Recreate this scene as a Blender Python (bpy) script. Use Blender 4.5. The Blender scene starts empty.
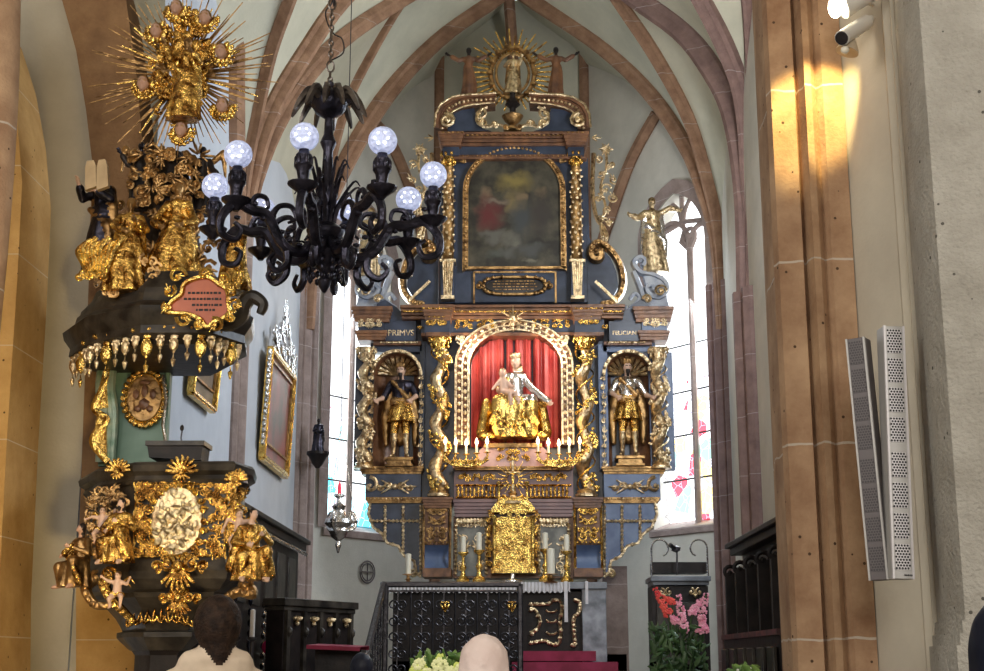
import bpy, bmesh, math, random
from mathutils import Vector, Matrix, Euler
PI = math.pi
S = bpy.context.scene
COL = S.collection
# ------------------------------------------------------------------ camera
F = 1400.0
PITCH = math.radians(13.1)
YAW = math.atan(21 / F)
CAMZ = 1.6
CR = Euler((PI / 2 + PITCH, 0, YAW)).to_matrix()
cam = bpy.data.cameras.new('camera')
cam.sensor_width = 36.0
cam.lens = F / 984 * 36.0
cam.clip_end = 200
co = bpy.data.objects.new('camera', cam)
co.location = (0, 0, CAMZ)
co.rotation_euler = (PI / 2 + PITCH, 0, YAW)
COL.objects.link(co)
S.camera = co
S.view_settings.view_transform = 'Standard'
S.view_settings.look = 'None'
S.view_settings.gamma = 1
S.view_settings.use_curve_mapping = False
S.view_settings.exposure = 0.0
S.cycles.max_bounces = 6
S.cycles.diffuse_bounces = 3
S.cycles.glossy_bounces = 3
S.cycles.transparent_max_bounces = 8
S.cycles.sample_clamp_indirect = 4
S.cycles.use_denoising = True


def P(px, py, Y):
    """the world point at depth Y that the photograph shows at (px, py)"""
    d = CR @ Vector(((px - 492) / F, (335.5 - py) / F, -1))
    t = Y / d.y
    return Vector((d.x * t, Y, CAMZ + d.z * t))


def PX(px, py, Y): return P(px, py, Y).x
def PZ(py, Y): return P(513, py, Y).z


# ------------------------------------------------------------------ mesh builder
class G:
    def __init__(s):
        s.bm = bmesh.new()

    def box(s, x0, x1, y0, y1, z0, z1):
        bm = s.bm
        v = [bm.verts.new(p) for p in ((x0, y0, z0), (x1, y0, z0), (x1, y1, z0), (x0, y1, z0),
                                       (x0, y0, z1), (x1, y0, z1), (x1, y1, z1), (x0, y1, z1))]
        for f in ((0, 3, 2, 1), (4, 5, 6, 7), (0, 1, 5, 4), (1, 2, 6, 5), (2, 3, 7, 6), (3, 0, 4, 7)):
            bm.faces.new([v[i] for i in f])
        return s

    def rbox(s, c, size, rot):
        bm = s.bm
        n0 = len(bm.verts)
        sx, sy, sz = size[0] / 2, size[1] / 2, size[2] / 2
        s.box(-sx, sx, -sy, sy, -sz, sz)
        bm.verts.ensure_lookup_table()
        M = Euler(rot).to_matrix()
        c = Vector(c)
        for v in bm.verts[n0:]:
            v.co = M @ v.co + c
        return s

    def grid(s, rows, closed_u=False, closed_v=False, cap=False):
        bm = s.bm
        V = [[bm.verts.new(p) for p in r] for r in rows]
        nr, nc = len(V), len(V[0])
        for i in range(nr if closed_v else nr - 1):
            for j in range(nc if closed_u else nc - 1):
                a, b, c, d = V[i][j], V[i][(j + 1) % nc], V[(i + 1) % nr][(j + 1) % nc], V[(i + 1) % nr][j]
                try:
                    bm.faces.new((a, b, c, d))
                except ValueError:
                    pass
        if cap and closed_u:
            for r in (V[0], V[-1]):
                try:
                    bm.faces.new(r)
                except ValueError:
                    pass
        return s

    def tube(s, pts, r, n=6, closed=False, flat=1.0, up=None):
        pts = [Vector(p) for p in pts]
        m = len(pts)
        if not hasattr(r, '__len__'):
            r = [r] * m
        rows = []
        nrm = None
        for i, p in enumerate(pts):
            a = pts[(i - 1) % m] if (i > 0 or closed) else pts[i]
            b = pts[(i + 1) % m] if (i < m - 1 or closed) else pts[i]
            t = (b - a)
            if t.length < 1e-9:
                t = Vector((0, 0, 1))
            t.normalize()
            if up is not None:
                nrm = Vector(up)
            elif nrm is None:
                nrm = Vector((0, 1, 0)) if abs(t.y) < .9 else Vector((1, 0, 0))
            nrm = (nrm - t * nrm.dot(t))
            if nrm.length < 1e-6:
                nrm = t.orthogonal()
            nrm.normalize()
            bi = t.cross(nrm)
            rows.append([p + (nrm * math.cos(2 * PI * (k + .5) / n) * flat + bi * math.sin(2 * PI * (k + .5) / n)) * r[i] for k in range(n)])
        return s.grid(rows, closed_u=True, closed_v=closed, cap=not closed)

    def lathe(s, prof, c=(0, 0, 0), n=16, rot=None, sq=1.0, ripple=None):
        c = Vector(c)
        rows = []
        for r, z in prof:
            row = []
            for k in range(n):
                a = 2 * PI * k / n
                rr = max(r, .0005)
                if ripple:
                    rr *= ripple(a, z)
                v = Vector((rr * math.cos(a), rr * math.sin(a) * sq, z))
                if rot is not None:
                    v = rot @ v
                row.append(v + c)
            rows.append(row)
        return s.grid(rows, closed_u=True, cap=True)

    def prism(s, poly, y0, y1):
        """poly: (x, z) outline, extruded from y0 to y1"""
        bm = s.bm
        a = [bm.verts.new((x, y0, z)) for x, z in poly]
        b = [bm.verts.new((x, y1, z)) for x, z in poly]
        bm.faces.new(a)
        bm.faces.new(b[::-1])
        n = len(poly)
        for i in range(n):
            bm.faces.new((a[i], b[i], b[(i + 1) % n], a[(i + 1) % n]))
        return s

    def plan(s, poly, z0, z1):
        """poly: (x, y) outline, extruded from z0 to z1"""
        bm = s.bm
        a = [bm.verts.new((x, y, z0)) for x, y in poly]
        b = [bm.verts.new((x, y, z1)) for x, y in poly]
        bm.faces.new(a[::-1])
        bm.faces.new(b)
        n = len(poly)
        for i in range(n):
            bm.faces.new((a[i], a[(i + 1) % n], b[(i + 1) % n], b[i]))
        return s

    def ball(s, c, r, sub=1, rot=None):
        if not hasattr(r, '__len__'):
            r = (r, r, r)
        M = Matrix.Translation(Vector(c)) @ (rot.to_4x4() if rot is not None else Matrix.Identity(4)) @ Matrix.Diagonal((r[0], r[1], r[2], 1))
        bmesh.ops.create_icosphere(s.bm, subdivisions=sub, radius=1, matrix=M)
        return s

    def out(s, name, mat, parent=None, smooth=True, ang=40, bevel=0, kind=None, label=None, mods=None):
        bm = s.bm
        bmesh.ops.recalc_face_normals(bm, faces=bm.faces)
        if parent is not None:
            off = parent.matrix_world.translation if parent.get('_w') is None else Vector(parent['_w'])
        else:
            off = None
        # origin: base centre of the mesh for top-level objects
        if parent is None:
            xs = [v.co.x for v in bm.verts]; ys = [v.co.y for v in bm.verts]; zs = [v.co.z for v in bm.verts]
            off = Vector(((min(xs) + max(xs)) / 2, (min(ys) + max(ys)) / 2, min(zs)))
        for v in bm.verts:
            v.co -= off
        me = bpy.data.meshes.new(name)
        bm.to_mesh(me)
        bm.free()
        if smooth:
            me.polygons.foreach_set('use_smooth', [True] * len(me.polygons))
            me.set_sharp_from_angle(angle=math.radians(ang))
        mats = mat if isinstance(mat, (list, tuple)) else [mat]
        for m_ in mats:
            me.materials.append(m_)
        o = bpy.data.objects.new(name, me)
        COL.objects.link(o)
        if parent is None:
            o.location = off
            WP[o.name] = off.copy()
        else:
            o.parent = parent
            WP[o.name] = off.copy()
        if parent is not None:
            o['_w'] = tuple(off)
        else:
            o['_w'] = tuple(off)
        if bevel:
            b = o.modifiers.new('bevel', 'BEVEL')
            b.width = bevel
            b.segments = 2
            b.limit_method = 'ANGLE'
        if kind:
            o['kind'] = kind
        if label:
            o['label'] = label
        return o


WP = {}


def thing(name, label, cat, loc=(0, 0, 0), group=None):
    o = bpy.data.objects.new(name, None)
    o.empty_display_size = .1
    COL.objects.link(o)
    o.location = loc
    o['_w'] = tuple(loc)
    o['label'] = label
    o['category'] = cat
    if group:
        o['group'] = group
    return o


def tag(o, label, cat, group=None):
    o['label'] = label
    o['category'] = cat
    if group:
        o['group'] = group
    return o


def dup(root, loc=None, rot=None, label=None, group=None, scale=None):
    r = root.copy()
    COL.objects.link(r)
    if loc is not None:
        r.location = loc
    if rot is not None:
        r.rotation_euler = rot
    if scale is not None:
        r.scale = scale if hasattr(scale, '__len__') else (scale,) * 3
    if label:
        r['label'] = label
    if group:
        r['group'] = group
    for ch in list(root.children):
        c = ch.copy()
        COL.objects.link(c)
        c.parent = r
        for g in list(ch.children):
            d = g.copy()
            COL.objects.link(d)
            d.parent = c
    return r


def catmull(pts, n=8):
    pts = [Vector(p) for p in pts]
    out = []
    m = len(pts)
    for i in range(m - 1):
        p0 = pts[max(i - 1, 0)]; p1 = pts[i]; p2 = pts[i + 1]; p3 = pts[min(i + 2, m - 1)]
        for k in range(n):
            t = k / n
            out.append(.5 * ((2 * p1) + (p2 - p0) * t + (2 * p0 - 5 * p1 + 4 * p2 - p3) * t * t + (3 * p1 - p0 - 3 * p2 + p3) * t ** 3))
    out.append(pts[-1])
    return out


# ------------------------------------------------------------------ materials
def nt_new(name):
    m = bpy.data.materials.new(name)
    m.use_nodes = True
    nt = m.node_tree
    return m, nt, nt.nodes['Principled BSDF']


def lk(nt, a, b): nt.links.new(a, b)


def mat(name, col, rough=.6, metal=0, col2=None, scale=6, bump=0, bscale=None, detail=4, lo=.35, hi=.65, emit=None, estr=0, spec=None):
    m, nt, b = nt_new(name)
    b.inputs['Base Color'].default_value = (*col, 1)
    b.inputs['Roughness'].default_value = rough
    b.inputs['Metallic'].default_value = metal
    if spec is not None:
        b.inputs['Specular IOR Level'].default_value = spec
    tc = nt.nodes.new('ShaderNodeTexCoord')
    if col2:
        n = nt.nodes.new('ShaderNodeTexNoise')
        n.inputs['Scale'].default_value = scale
        n.inputs['Detail'].default_value = detail
        lk(nt, tc.outputs['Object'], n.inputs['Vector'])
        r = nt.nodes.new('ShaderNodeValToRGB')
        r.color_ramp.elements[0].position = lo
        r.color_ramp.elements[1].position = hi
        r.color_ramp.elements[0].color = (*col, 1)
        r.color_ramp.elements[1].color = (*col2, 1)
        lk(nt, n.outputs['Fac'], r.inputs['Fac'])
        lk(nt, r.outputs['Color'], b.inputs['Base Color'])
    if bump:
        n2 = nt.nodes.new('ShaderNodeTexNoise')
        n2.inputs['Scale'].default_value = bscale or scale * 3
        n2.inputs['Detail'].default_value = 5
        lk(nt, tc.outputs['Object'], n2.inputs['Vector'])
        bp = nt.nodes.new('ShaderNodeBump')
        bp.inputs['Strength'].default_value = bump
        bp.inputs['Distance'].default_value = .03
        lk(nt, n2.outputs['Fac'], bp.inputs['Height'])
        lk(nt, bp.outputs['Normal'], b.inputs['Normal'])
    if emit:
        b.inputs['Emission Color'].default_value = (*emit, 1)
        b.inputs['Emission Strength'].default_value = estr
    return m


def stone(name, c1, c2, joint=0, off=0, mortar=(.75, .68, .6), jw=.012, pits=True, rough=.85, wob=.02, scale=2.5, bump=.35):
    """weathered stone or plaster: two tones, pits, wavy mortar joints at real heights"""
    m, nt, b = nt_new(name)
    b.inputs['Roughness'].default_value = rough
    b.inputs['Specular IOR Level'].default_value = .25
    g = nt.nodes.new('ShaderNodeNewGeometry')
    n = nt.nodes.new('ShaderNodeTexNoise')
    n.inputs['Scale'].default_value = scale
    n.inputs['Detail'].default_value = 8
    n.inputs['Roughness'].default_value = .65
    lk(nt, g.outputs['Position'], n.inputs['Vector'])
    r = nt.nodes.new('ShaderNodeValToRGB')
    r.color_ramp.elements[0].position = .33
    r.color_ramp.elements[1].position = .67
    r.color_ramp.elements[0].color = (*c1, 1)
    r.color_ramp.elements[1].color = (*c2, 1)
    lk(nt, n.outputs['Fac'], r.inputs['Fac'])
    colo = r.outputs['Color']
    n3 = nt.nodes.new('ShaderNodeTexNoise')
    n3.inputs['Scale'].default_value = 38
    n3.inputs['Detail'].default_value = 4
    lk(nt, g.outputs['Position'], n3.inputs['Vector'])
    hgt = n3.outputs['Fac']
    if pits:
        v = nt.nodes.new('ShaderNodeTexVoronoi')
        v.inputs['Scale'].default_value = 9
        lk(nt, g.outputs['Position'], v.inputs['Vector'])
        lt = nt.nodes.new('ShaderNodeMath'); lt.operation = 'LESS_THAN'
        lt.inputs[1].default_value = .09
        lk(nt, v.outputs['Distance'], lt.inputs[0])
        mx = nt.nodes.new('ShaderNodeMixRGB')
        mx.inputs['Color2'].default_value = (c1[0] * .3, c1[1] * .3, c1[2] * .3, 1)
        lk(nt, lt.outputs[0], mx.inputs['Fac'])
        lk(nt, colo, mx.inputs['Color1'])
        colo = mx.outputs['Color']
    if joint:
        sp = nt.nodes.new('ShaderNodeSeparateXYZ')
        lk(nt, g.outputs['Position'], sp.inputs[0])
        wn = nt.nodes.new('ShaderNodeTexNoise')
        wn.inputs['Scale'].default_value = 5
        lk(nt, g.outputs['Position'], wn.inputs['Vector'])
        a1 = nt.nodes.new('ShaderNodeMath'); a1.operation = 'MULTIPLY_ADD'
        a1.inputs[1].default_value = wob * 2
        lk(nt, wn.outputs['Fac'], a1.inputs[0])
        lk(nt, sp.outputs['Z'], a1.inputs[2])
        a2 = nt.nodes.new('ShaderNodeMath'); a2.operation = 'ADD'
        a2.inputs[1].default_value = -off - wob + joint * 20
        lk(nt, a1.outputs[0], a2.inputs[0])
        a3 = nt.nodes.new('ShaderNodeMath'); a3.operation = 'MODULO'
        a3.inputs[1].default_value = joint
        lk(nt, a2.outputs[0], a3.inputs[0])
        a4 = nt.nodes.new('ShaderNodeMath'); a4.operation = 'LESS_THAN'
        a4.inputs[1].default_value = jw
        lk(nt, a3.outputs[0], a4.inputs[0])
        mx = nt.nodes.new('ShaderNodeMixRGB')
        mx.inputs['Color2'].default_value = (*mortar, 1)
        lk(nt, a4.outputs[0], mx.inputs['Fac'])
        lk(nt, colo, mx.inputs['Color1'])
        colo = mx.outputs['Color']
    lk(nt, colo, b.inputs['Base Color'])
    bp = nt.nodes.new('ShaderNodeBump')
    bp.inputs['Strength'].default_value = bump
    bp.inputs['Distance'].default_value = .02
    lk(nt, hgt, bp.inputs['Height'])
    lk(nt, bp.outputs['Normal'], b.inputs['Normal'])
    return m


M = {}
M['vault'] = stone('vault_plaster', (.44, .43, .34), (.56, .54, .43), pits=False, bump=.1, scale=1.2)
M['wallL'] = stone('chancel_plaster', (.47, .51, .57), (.57, .61, .67), pits=False, bump=.1, scale=1.5)
M['plast'] = stone('apse_plaster', (.46, .44, .38), (.58, .55, .48), pits=False, bump=.15, scale=1.4)
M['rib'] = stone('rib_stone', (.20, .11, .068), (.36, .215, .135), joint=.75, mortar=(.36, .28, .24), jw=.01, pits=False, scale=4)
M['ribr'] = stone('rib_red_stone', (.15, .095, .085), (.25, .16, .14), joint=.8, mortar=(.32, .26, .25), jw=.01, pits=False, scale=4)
M['shaft'] = stone('shaft_stone', (.22, .165, .145), (.36, .28, .25), joint=.9, mortar=(.45, .38, .35), jw=.01, pits=False, scale=4)
M['sand'] = stone('warm_sandstone', (.27, .15, .085), (.50, .33, .20), joint=1.22, off=.51, mortar=(.52, .44, .36), jw=.014, scale=2.2, wob=.03)
M['sandl'] = stone('ochre_sandstone', (.40, .22, .065), (.60, .37, .14), joint=.72, off=.33, mortar=(.60, .46, .30), jw=.009, scale=2.2, wob=.0)
M['brown'] = stone('brown_arch_stone', (.20, .11, .055), (.34, .20, .10), joint=0, pits=False, scale=3)
M['cream'] = stone('cream_plaster', (.52, .47, .39), (.62, .57, .47), pits=False, bump=.12, scale=1.3)
M['nplast'] = stone('nave_plaster', (.46, .41, .32), (.58, .53, .43), pits=False, bump=.15, scale=1.1)
M['grey'] = stone('grey_rough_plaster', (.33, .31, .27), (.45, .43, .385), pits=True, bump=1.0, scale=3)
M['floor'] = stone('floor_stone', (.16, .14, .12), (.26, .23, .2), pits=False, bump=.1)
M['gold'] = mat('gilding', (.86, .54, .14), .25, 1, (.20, .09, .02), 12, .7, 34, lo=.42, hi=.62)
M['goldb'] = mat('bright_gilding', (.92, .64, .18), .22, 1, (.34, .17, .04), 11, .5, 34, lo=.45, hi=.66)
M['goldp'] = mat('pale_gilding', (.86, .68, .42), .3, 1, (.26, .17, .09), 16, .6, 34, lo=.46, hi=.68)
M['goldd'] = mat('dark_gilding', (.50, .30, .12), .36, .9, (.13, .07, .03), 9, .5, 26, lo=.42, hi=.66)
M['silver'] = mat('silver', (.78, .76, .74), .22, 1, (.35, .33, .32), 12, .3, 30, lo=.5, hi=.7)
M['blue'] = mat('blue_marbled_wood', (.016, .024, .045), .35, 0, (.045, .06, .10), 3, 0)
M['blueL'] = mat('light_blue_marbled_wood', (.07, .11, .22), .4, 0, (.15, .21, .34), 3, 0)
M['darkw'] = mat('dark_wood', (.010, .008, .008), .45, 0, (.026, .019, .017), 5, .15, spec=.22)
M['black'] = mat('black_marbled_wood', (.012, .010, .009), .35, 0, (.06, .05, .04), 6, .1, spec=.3)
M['brownw'] = mat('brown_altar_wood', (.10, .045, .026), .38, .1, (.24, .11, .05), 6, .3)
M['flesh'] = mat('painted_flesh', (.60, .40, .30), .5)
M['skin'] = mat('skin', (.52, .31, .22), .5)
M['white'] = mat('white_cloth', (.72, .70, .70), .8, 0, (.6, .58, .58), 8)
M['wax'] = mat('candle_wax', (.80, .76, .62), .45)
M['iron'] = mat('wrought_iron', (.035, .032, .036), .38, .7, (.07, .065, .07), 8, .2)
M['bronze'] = mat('dark_bronze', (.055, .052, .075), .3, .85, (.014, .014, .022), 9, .3, 25)
M['red'] = mat('red_velvet', (.60, .11, .09), .5, 0, (.30, .03, .03), 2)
M['redc'] = mat('crimson_cloth', (.30, .025, .07), .8, 0, (.20, .015, .04), 5)
M['green'] = mat('green_painted_wood', (.10, .19, .13), .45, 0, (.17, .28, .21), 3)
M['marb'] = mat('grey_marble', (.10, .11, .13), .35, 0, (.22, .24, .27), 4)
M['tabm'] = mat('green_grey_marble', (.05, .055, .048), .35, 0, (.19, .19, .16), 5)
# ================================================================== THE SETTING
def struct(g, name, m, **k):
    h = name.split('_')[0]
    if h == 'wall':
        name = 'wall_' + ('left' if 'left' in name or 'west' in name else 'right' if 'right' in name or 'east' in name else 'back' if 'back' in name or 'rear' in name else 'front')
    elif h in ('floor', 'ceiling'):
        name = h
    return g.out(name, m, None, kind='structure', **k)


W = 3.25            # half width of the chancel
YC = 21.0           # where its straight walls end
BX, BY = 1.31, 23.6  # corners of the rear wall
FLOORZ = .55
g = G(); g.box(-9, 9, -8, 11.5, -.2, 0); struct(g, 'floor', M['floor'], smooth=False)
g = G(); g.plan([(-6, 11.5), (6, 11.5), (6, 25), (-6, 25)], -.2, FLOORZ); struct(g, 'floor_chancel', M['floor'], smooth=False)


def wall_panel(g, a, b, z0, z1, holes=()):
    """vertical wall from plan point a to b, .5 m thick outwards, with pointed window openings.
    holes: (s0, s1, sill, spring, top) measured along the wall; the reveal is part of the wall"""
    a = Vector((*a, 0)); b = Vector((*b, 0))
    d = (b - a); L = d.length; d.normalize()
    nrm = Vector((d.y, -d.x, 0))
    if nrm.y < 0 and abs(nrm.y) > .2:
        nrm = -nrm
    elif abs(nrm.y) <= .2 and nrm.x * a.x < 0:
        nrm = -nrm
    def q(s_, z, t=0): return a + d * s_ + Vector((0, 0, z)) + nrm * t
    if not holes:
        for t in (0, .5):
            g.grid([[q(0, z0, t), q(L, z0, t)], [q(0, z1, t), q(L, z1, t)]])
        return q
    s0, s1, sill, spr, top = holes[0]
    n = 12
    outl = [(s0, sill), (s0, spr)]
    cx = (s0 + s1) / 2
    hw = (s1 - s0) / 2
    H = top - spr
    R = (H * H + hw * hw) / (2 * hw)
    left = []
    for k in range(1, n + 1):
        z = H * k / n
        x = math.sqrt(max(R * R - z * z, 0)) - (R - hw)
        left.append((cx - x, spr + z))
    outl += left + [(2 * cx - x, z) for x, z in left[-2::-1]] + [(s1, spr), (s1, sill)]
    # wall faces: strips from opening edge to the wall rim
    bm = g.bm
    def strip(pts, mapfn):
        rows = [[q(*p) for p in pts], [q(*mapfn(p)) for p in pts]]
        g.grid(rows)
    half = len(outl) // 2
    strip(outl[:half + 1], lambda p: (0, p[1]))
    strip(outl[half:], lambda p: (L, p[1]))
    g.grid([[q(0, z0), q(L, z0)], [q(0, sill), q(L, sill)]])
    g.grid([[q(0, top), q(L, top)], [q(0, z1), q(L, z1)]])
    # splayed reveal
    def sp(p, f, t):
        return q(cx + (p[0] - cx) * f, sill + (p[1] - sill) * (f if p[1] > sill else 1) if p[1] > sill else sill + .0, t)
    pts = outl + [outl[0]]
    g.grid([[q(p[0], p[1], 0) for p in pts], [q(p[0], p[1], .35) for p in pts]])
    return q


def q_at(a, b, tpx):
    """distance along plan line a-b where the sight line X/Y = tpx crosses it"""
    ax, ay = a; bx, by = b
    # (ax + s dx) = t (ay + s dy)
    dx, dy = bx - ax, by - ay
    s_ = (tpx * ay - ax) / (dx - tpx * dy)
    return s_ * math.hypot(dx, dy), ax + s_ * dx, ay + s_ * dy


WINS = {}
for side, sg, t0, t1, tm, ysill, yspr, ytop in (('right', 1, .1, .1440, .1262, 523, 246, 192), ('left', -1, .090, .1335, .112, 527, 275, 212)):
    a = (sg * W, YC); b = (sg * BX, BY)
    d1, x1, y1 = q_at(a, b, sg * t1)
    d0, x0, y0 = q_at(a, b, sg * t0)
    dm, xm, ym = q_at(a, b, sg * tm)
    z_sill = PZ(ysill, y1); z_spr = PZ(yspr, ym); z_top = PZ(ytop, ym)
    g = G()
    q = wall_panel(g, a, b, FLOORZ - .1, 13.4, [(d1, d0, z_sill, z_spr, z_top)])
    struct(g, 'wall_apse_' + side, M['plast'], ang=30)
    WINS[side] = (q, d1, d0, dm, z_sill, z_spr, z_top)
g = G(); wall_panel(g, (-BX - .02, BY), (BX + .02, BY), FLOORZ - .1, 13.4); struct(g, 'wall_back', M['vault'])
g = G(); wall_panel(g, (-W, 12.05), (-W, YC), FLOORZ - .1, 12.5); struct(g, 'wall_left', M['wallL'])
g = G(); wall_panel(g, (W, 9.6), (W, YC), FLOORZ - .1, 12.5); struct(g, 'wall_right', M['plast'])

# window tracery, mullions, bars and glass
def glass_mat(name, patches, zlo, zhi, zc):
    m = bpy.data.materials.new(name); m.use_nodes = True
    nt = m.node_tree
    for n in list(nt.nodes):
        nt.nodes.remove(n)
    out = nt.nodes.new('ShaderNodeOutputMaterial')
    tr = nt.nodes.new('ShaderNodeBsdfTransparent')
    gg = nt.nodes.new('ShaderNodeNewGeometry')
    sp = nt.nodes.new('ShaderNodeSeparateXYZ')
    lk(nt, gg.outputs['Position'], sp.inputs[0])
    v = nt.nodes.new('ShaderNodeTexVoronoi'); v.inputs['Scale'].default_value = 3.6
    lk(nt, gg.outputs['Position'], v.inputs['Vector'])
    sx = nt.nodes.new('ShaderNodeSeparateXYZ')
    lk(nt, v.outputs['Color'], sx.inputs[0])
    r = nt.nodes.new('ShaderNodeValToRGB')
    r.color_ramp.interpolation = 'CONSTANT'
    els = r.color_ramp.elements
    els[0].position = 0; els[0].color = (1, 1, 1, 1)
    els[1].position = patches[0][0]; els[1].color = (*patches[0][1], 1)
    for p, c in patches[1:]:
        e = els.new(p); e.color = (*c, 1)
    lk(nt, sx.outputs['X'], r.inputs['Fac'])
    # coloured panes only in the lower part of the window
    lt = nt.nodes.new('ShaderNodeMath'); lt.operation = 'LESS_THAN'; lt.inputs[1].default_value = zc
    lk(nt, sp.outputs['Z'], lt.inputs[0])
    mx = nt.nodes.new('ShaderNodeMixRGB')
    mx.inputs['Color1'].default_value = (1, 1, 1, 1)
    lk(nt, lt.outputs[0], mx.inputs['Fac'])
    lk(nt, r.outputs['Color'], mx.inputs['Color2'])
    # lead lines between panes, lower part only
    v2 = nt.nodes.new('ShaderNodeTexVoronoi'); v2.inputs['Scale'].default_value = 7; v2.feature = 'DISTANCE_TO_EDGE'
    lk(nt, gg.outputs['Position'], v2.inputs['Vector'])
    l2 = nt.nodes.new('ShaderNodeMath'); l2.operation = 'LESS_THAN'; l2.inputs[1].default_value = .03
    lk(nt, v2.outputs['Distance'], l2.inputs[0])
    l3 = nt.nodes.new('ShaderNodeMath'); l3.operation = 'MULTIPLY'
    lk(nt, l2.outputs[0], l3.inputs[0]); lk(nt, lt.outputs[0], l3.inputs[1])
    mx2 = nt.nodes.new('ShaderNodeMixRGB')
    mx2.inputs['Color2'].default_value = (.45, .42, .5, 1)
    lk(nt, l3.outputs[0], mx2.inputs['Fac']); lk(nt, mx.outputs['Color'], mx2.inputs['Color1'])
    lk(nt, mx2.outputs['Color'], tr.inputs['Color'])
    lk(nt, tr.outputs[0], out.inputs['Surface'])
    return m


for i, side in enumerate(('left', 'right')):
    q, d1, d0, dm, zs, zp, zt = WINS[side]
    win = bpy.data.objects.new('window_%d' % (i + 1), None); COL.objects.link(win); win['kind'] = 'structure'
    base = q((d0 + d1) / 2, zs); win.location = base; win['_w'] = tuple(base)
    t = .17
    g = G()
    mw = .055
    def bar(p0, p1, r=.04): g.tube([q(*p0, t), q(*p1, t)], r, 6)
    # mullion and tracery
    bar((dm, zs), (dm, zp + (zt - zp) * .25), .055)
    hw = (d0 - d1) / 2; cx = (d0 + d1) / 2
    for e0, e1 in ((d1, dm), (dm, d0)):
        c = (e0 + e1) / 2; r_ = (e1 - e0) / 2
        g.tube([q(c - r_ * math.cos(a_), zp + r_ * 1.2 * math.sin(a_), t) for a_ in [PI * k / 12 for k in range(13)]], .045, 6)
        # trefoil cusps
        for sgn in (-1, 1):
            g.tube([q(c + sgn * r_ * .98, zp - .05, t), q(c + sgn * r_ * .55, zp + .12, t), q(c + sgn * r_ * .78, zp + r_ * .75, t)], .045, 5)
    zc = zp + (zt - zp) * .42
    for sx in (-1, 1):
        g.tube([q(cx + sx * hw * (.03 + .42 * (1 - math.cos(a_)) / 1), zc + (zt - zp) * .5 * math.sin(a_) * 1.0, t) for a_ in [PI * k / 14 for k in range(15)]], .035, 6)
    g.tube([q(cx - hw * .8, zc - .02, t), q(cx, zc + .08, t), q(cx + hw * .8, zc - .02, t)], .045, 6)
    g.tube([q(cx, zc, t), q(cx, zt, t)], .04, 6)
    for sx in (0,):
        g.tube([q(dm + .13 * math.cos(a_), zc - .20 + .13 * math.sin(a_), t) for a_ in [2 * PI * k / 14 for k in range(14)]], .04, 5, closed=True)
    for sx in ():
        g.tube([q(cx + sx * hw * .38 + .11 * math.cos(a_), zc - .16 + .11 * math.sin(a_), t) for a_ in [2 * PI * k / 10 for k in range(10)]], .03, 5, closed=True)
    g.out('tracery', M['shaft'], win)
    g = G()
    for k, yy in enumerate((387, 431, 476, 340) if side == 'right' else (392, 435, 477)):
        z = PZ(yy, 21.6)
        g.tube([q(d1 + .02, z, t + .05), q(d0 - .02, z, t + .05)], .016, 5)
    g.out('bar', M['iron'], win)
    g = G()
    pts = [(d1, zs), (d1, zp)]
    H = zt - zp; R = (H * H + hw * hw) / (2 * hw)
    for k in range(1, 11):
        z = H * k / 10; x = math.sqrt(R * R - z * z) - (R - hw); pts.append((cx - x, zp + z))
    pts = pts + [(2 * cx - x, z) for x, z in pts[-2::-1]]
    g.bm.faces.new([g.bm.verts.new(q(p[0], p[1], t + .08)) for p in pts])
    if side == 'left':
        gm = glass_mat('stained_glass_blue', [(.62, (.12, .62, .80)), (.70, (1, 1, 1)), (.84, (.55, .9, .95)), (.9, (1, 1, 1)), (.96, (.7, .12, .15))], 0, 0, PZ(385, 21.6))
    else:
        gm = glass_mat('stained_glass_red', [(.55, (.8, .1, .14)), (.70, (1, 1, 1)), (.80, (.95, .6, .65)), (.88, (.9, .75, .3)), (.92, (1, 1, 1)), (.97, (.3, .6, .45))], 0, 0, PZ(375, 21.6))
    g.out('pane', gm, win, smooth=False)
    # sloping sill
    g = G()
    a_ = q(d1 - .1, zs + .02, -.02); b_ = q(d0 + .1, zs + .02, -.02)
    g.grid([[q(d1, zs + .12, .34), q(d0, zs + .12, .34)], [q(d1 - .08, zs - .02, -.04), q(d0 + .08, zs - .02, -.04)], [q(d1 - .08, zs - .12, -.04), q(d0 + .08, zs - .12, -.04)], [q(d1 - .08, zs - .14, .02), q(d0 + .08, zs - .14, .02)]])
    g.out('sill', M['shaft'], win)
    g = G()
    inn = [q(cx + (p[0] - cx) * 1.0, p[1], -.03) for p in pts]; ou = [q(cx + (p[0] - cx) * 1.28, p[1] + (.24 if p[1] > zp else 0), -.03) for p in pts]
    g.grid([inn, [v + Vector((0, -.02, 0)) for v in ou], ou]); g.out('surround', M['shaft'], win)

# ------------------------------------------------------------------ vault ribs and webs
def rib_path(ctrl, n=28):
    pts = catmull([P(*c) for c in ctrl], 8)
    # resample
    L = [0]
    for a, b in zip(pts, pts[1:]):
        L.append(L[-1] + (b - a).length)
    out = []
    j = 0
    for k in range(n):
        t = L[-1] * k / (n - 1)
        while j < len(L) - 2 and L[j + 1] < t:
            j += 1
        f = (t - L[j]) / max(L[j + 1] - L[j], 1e-6)
        out.append(pts[j].lerp(pts[j + 1], f))
    return out


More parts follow.
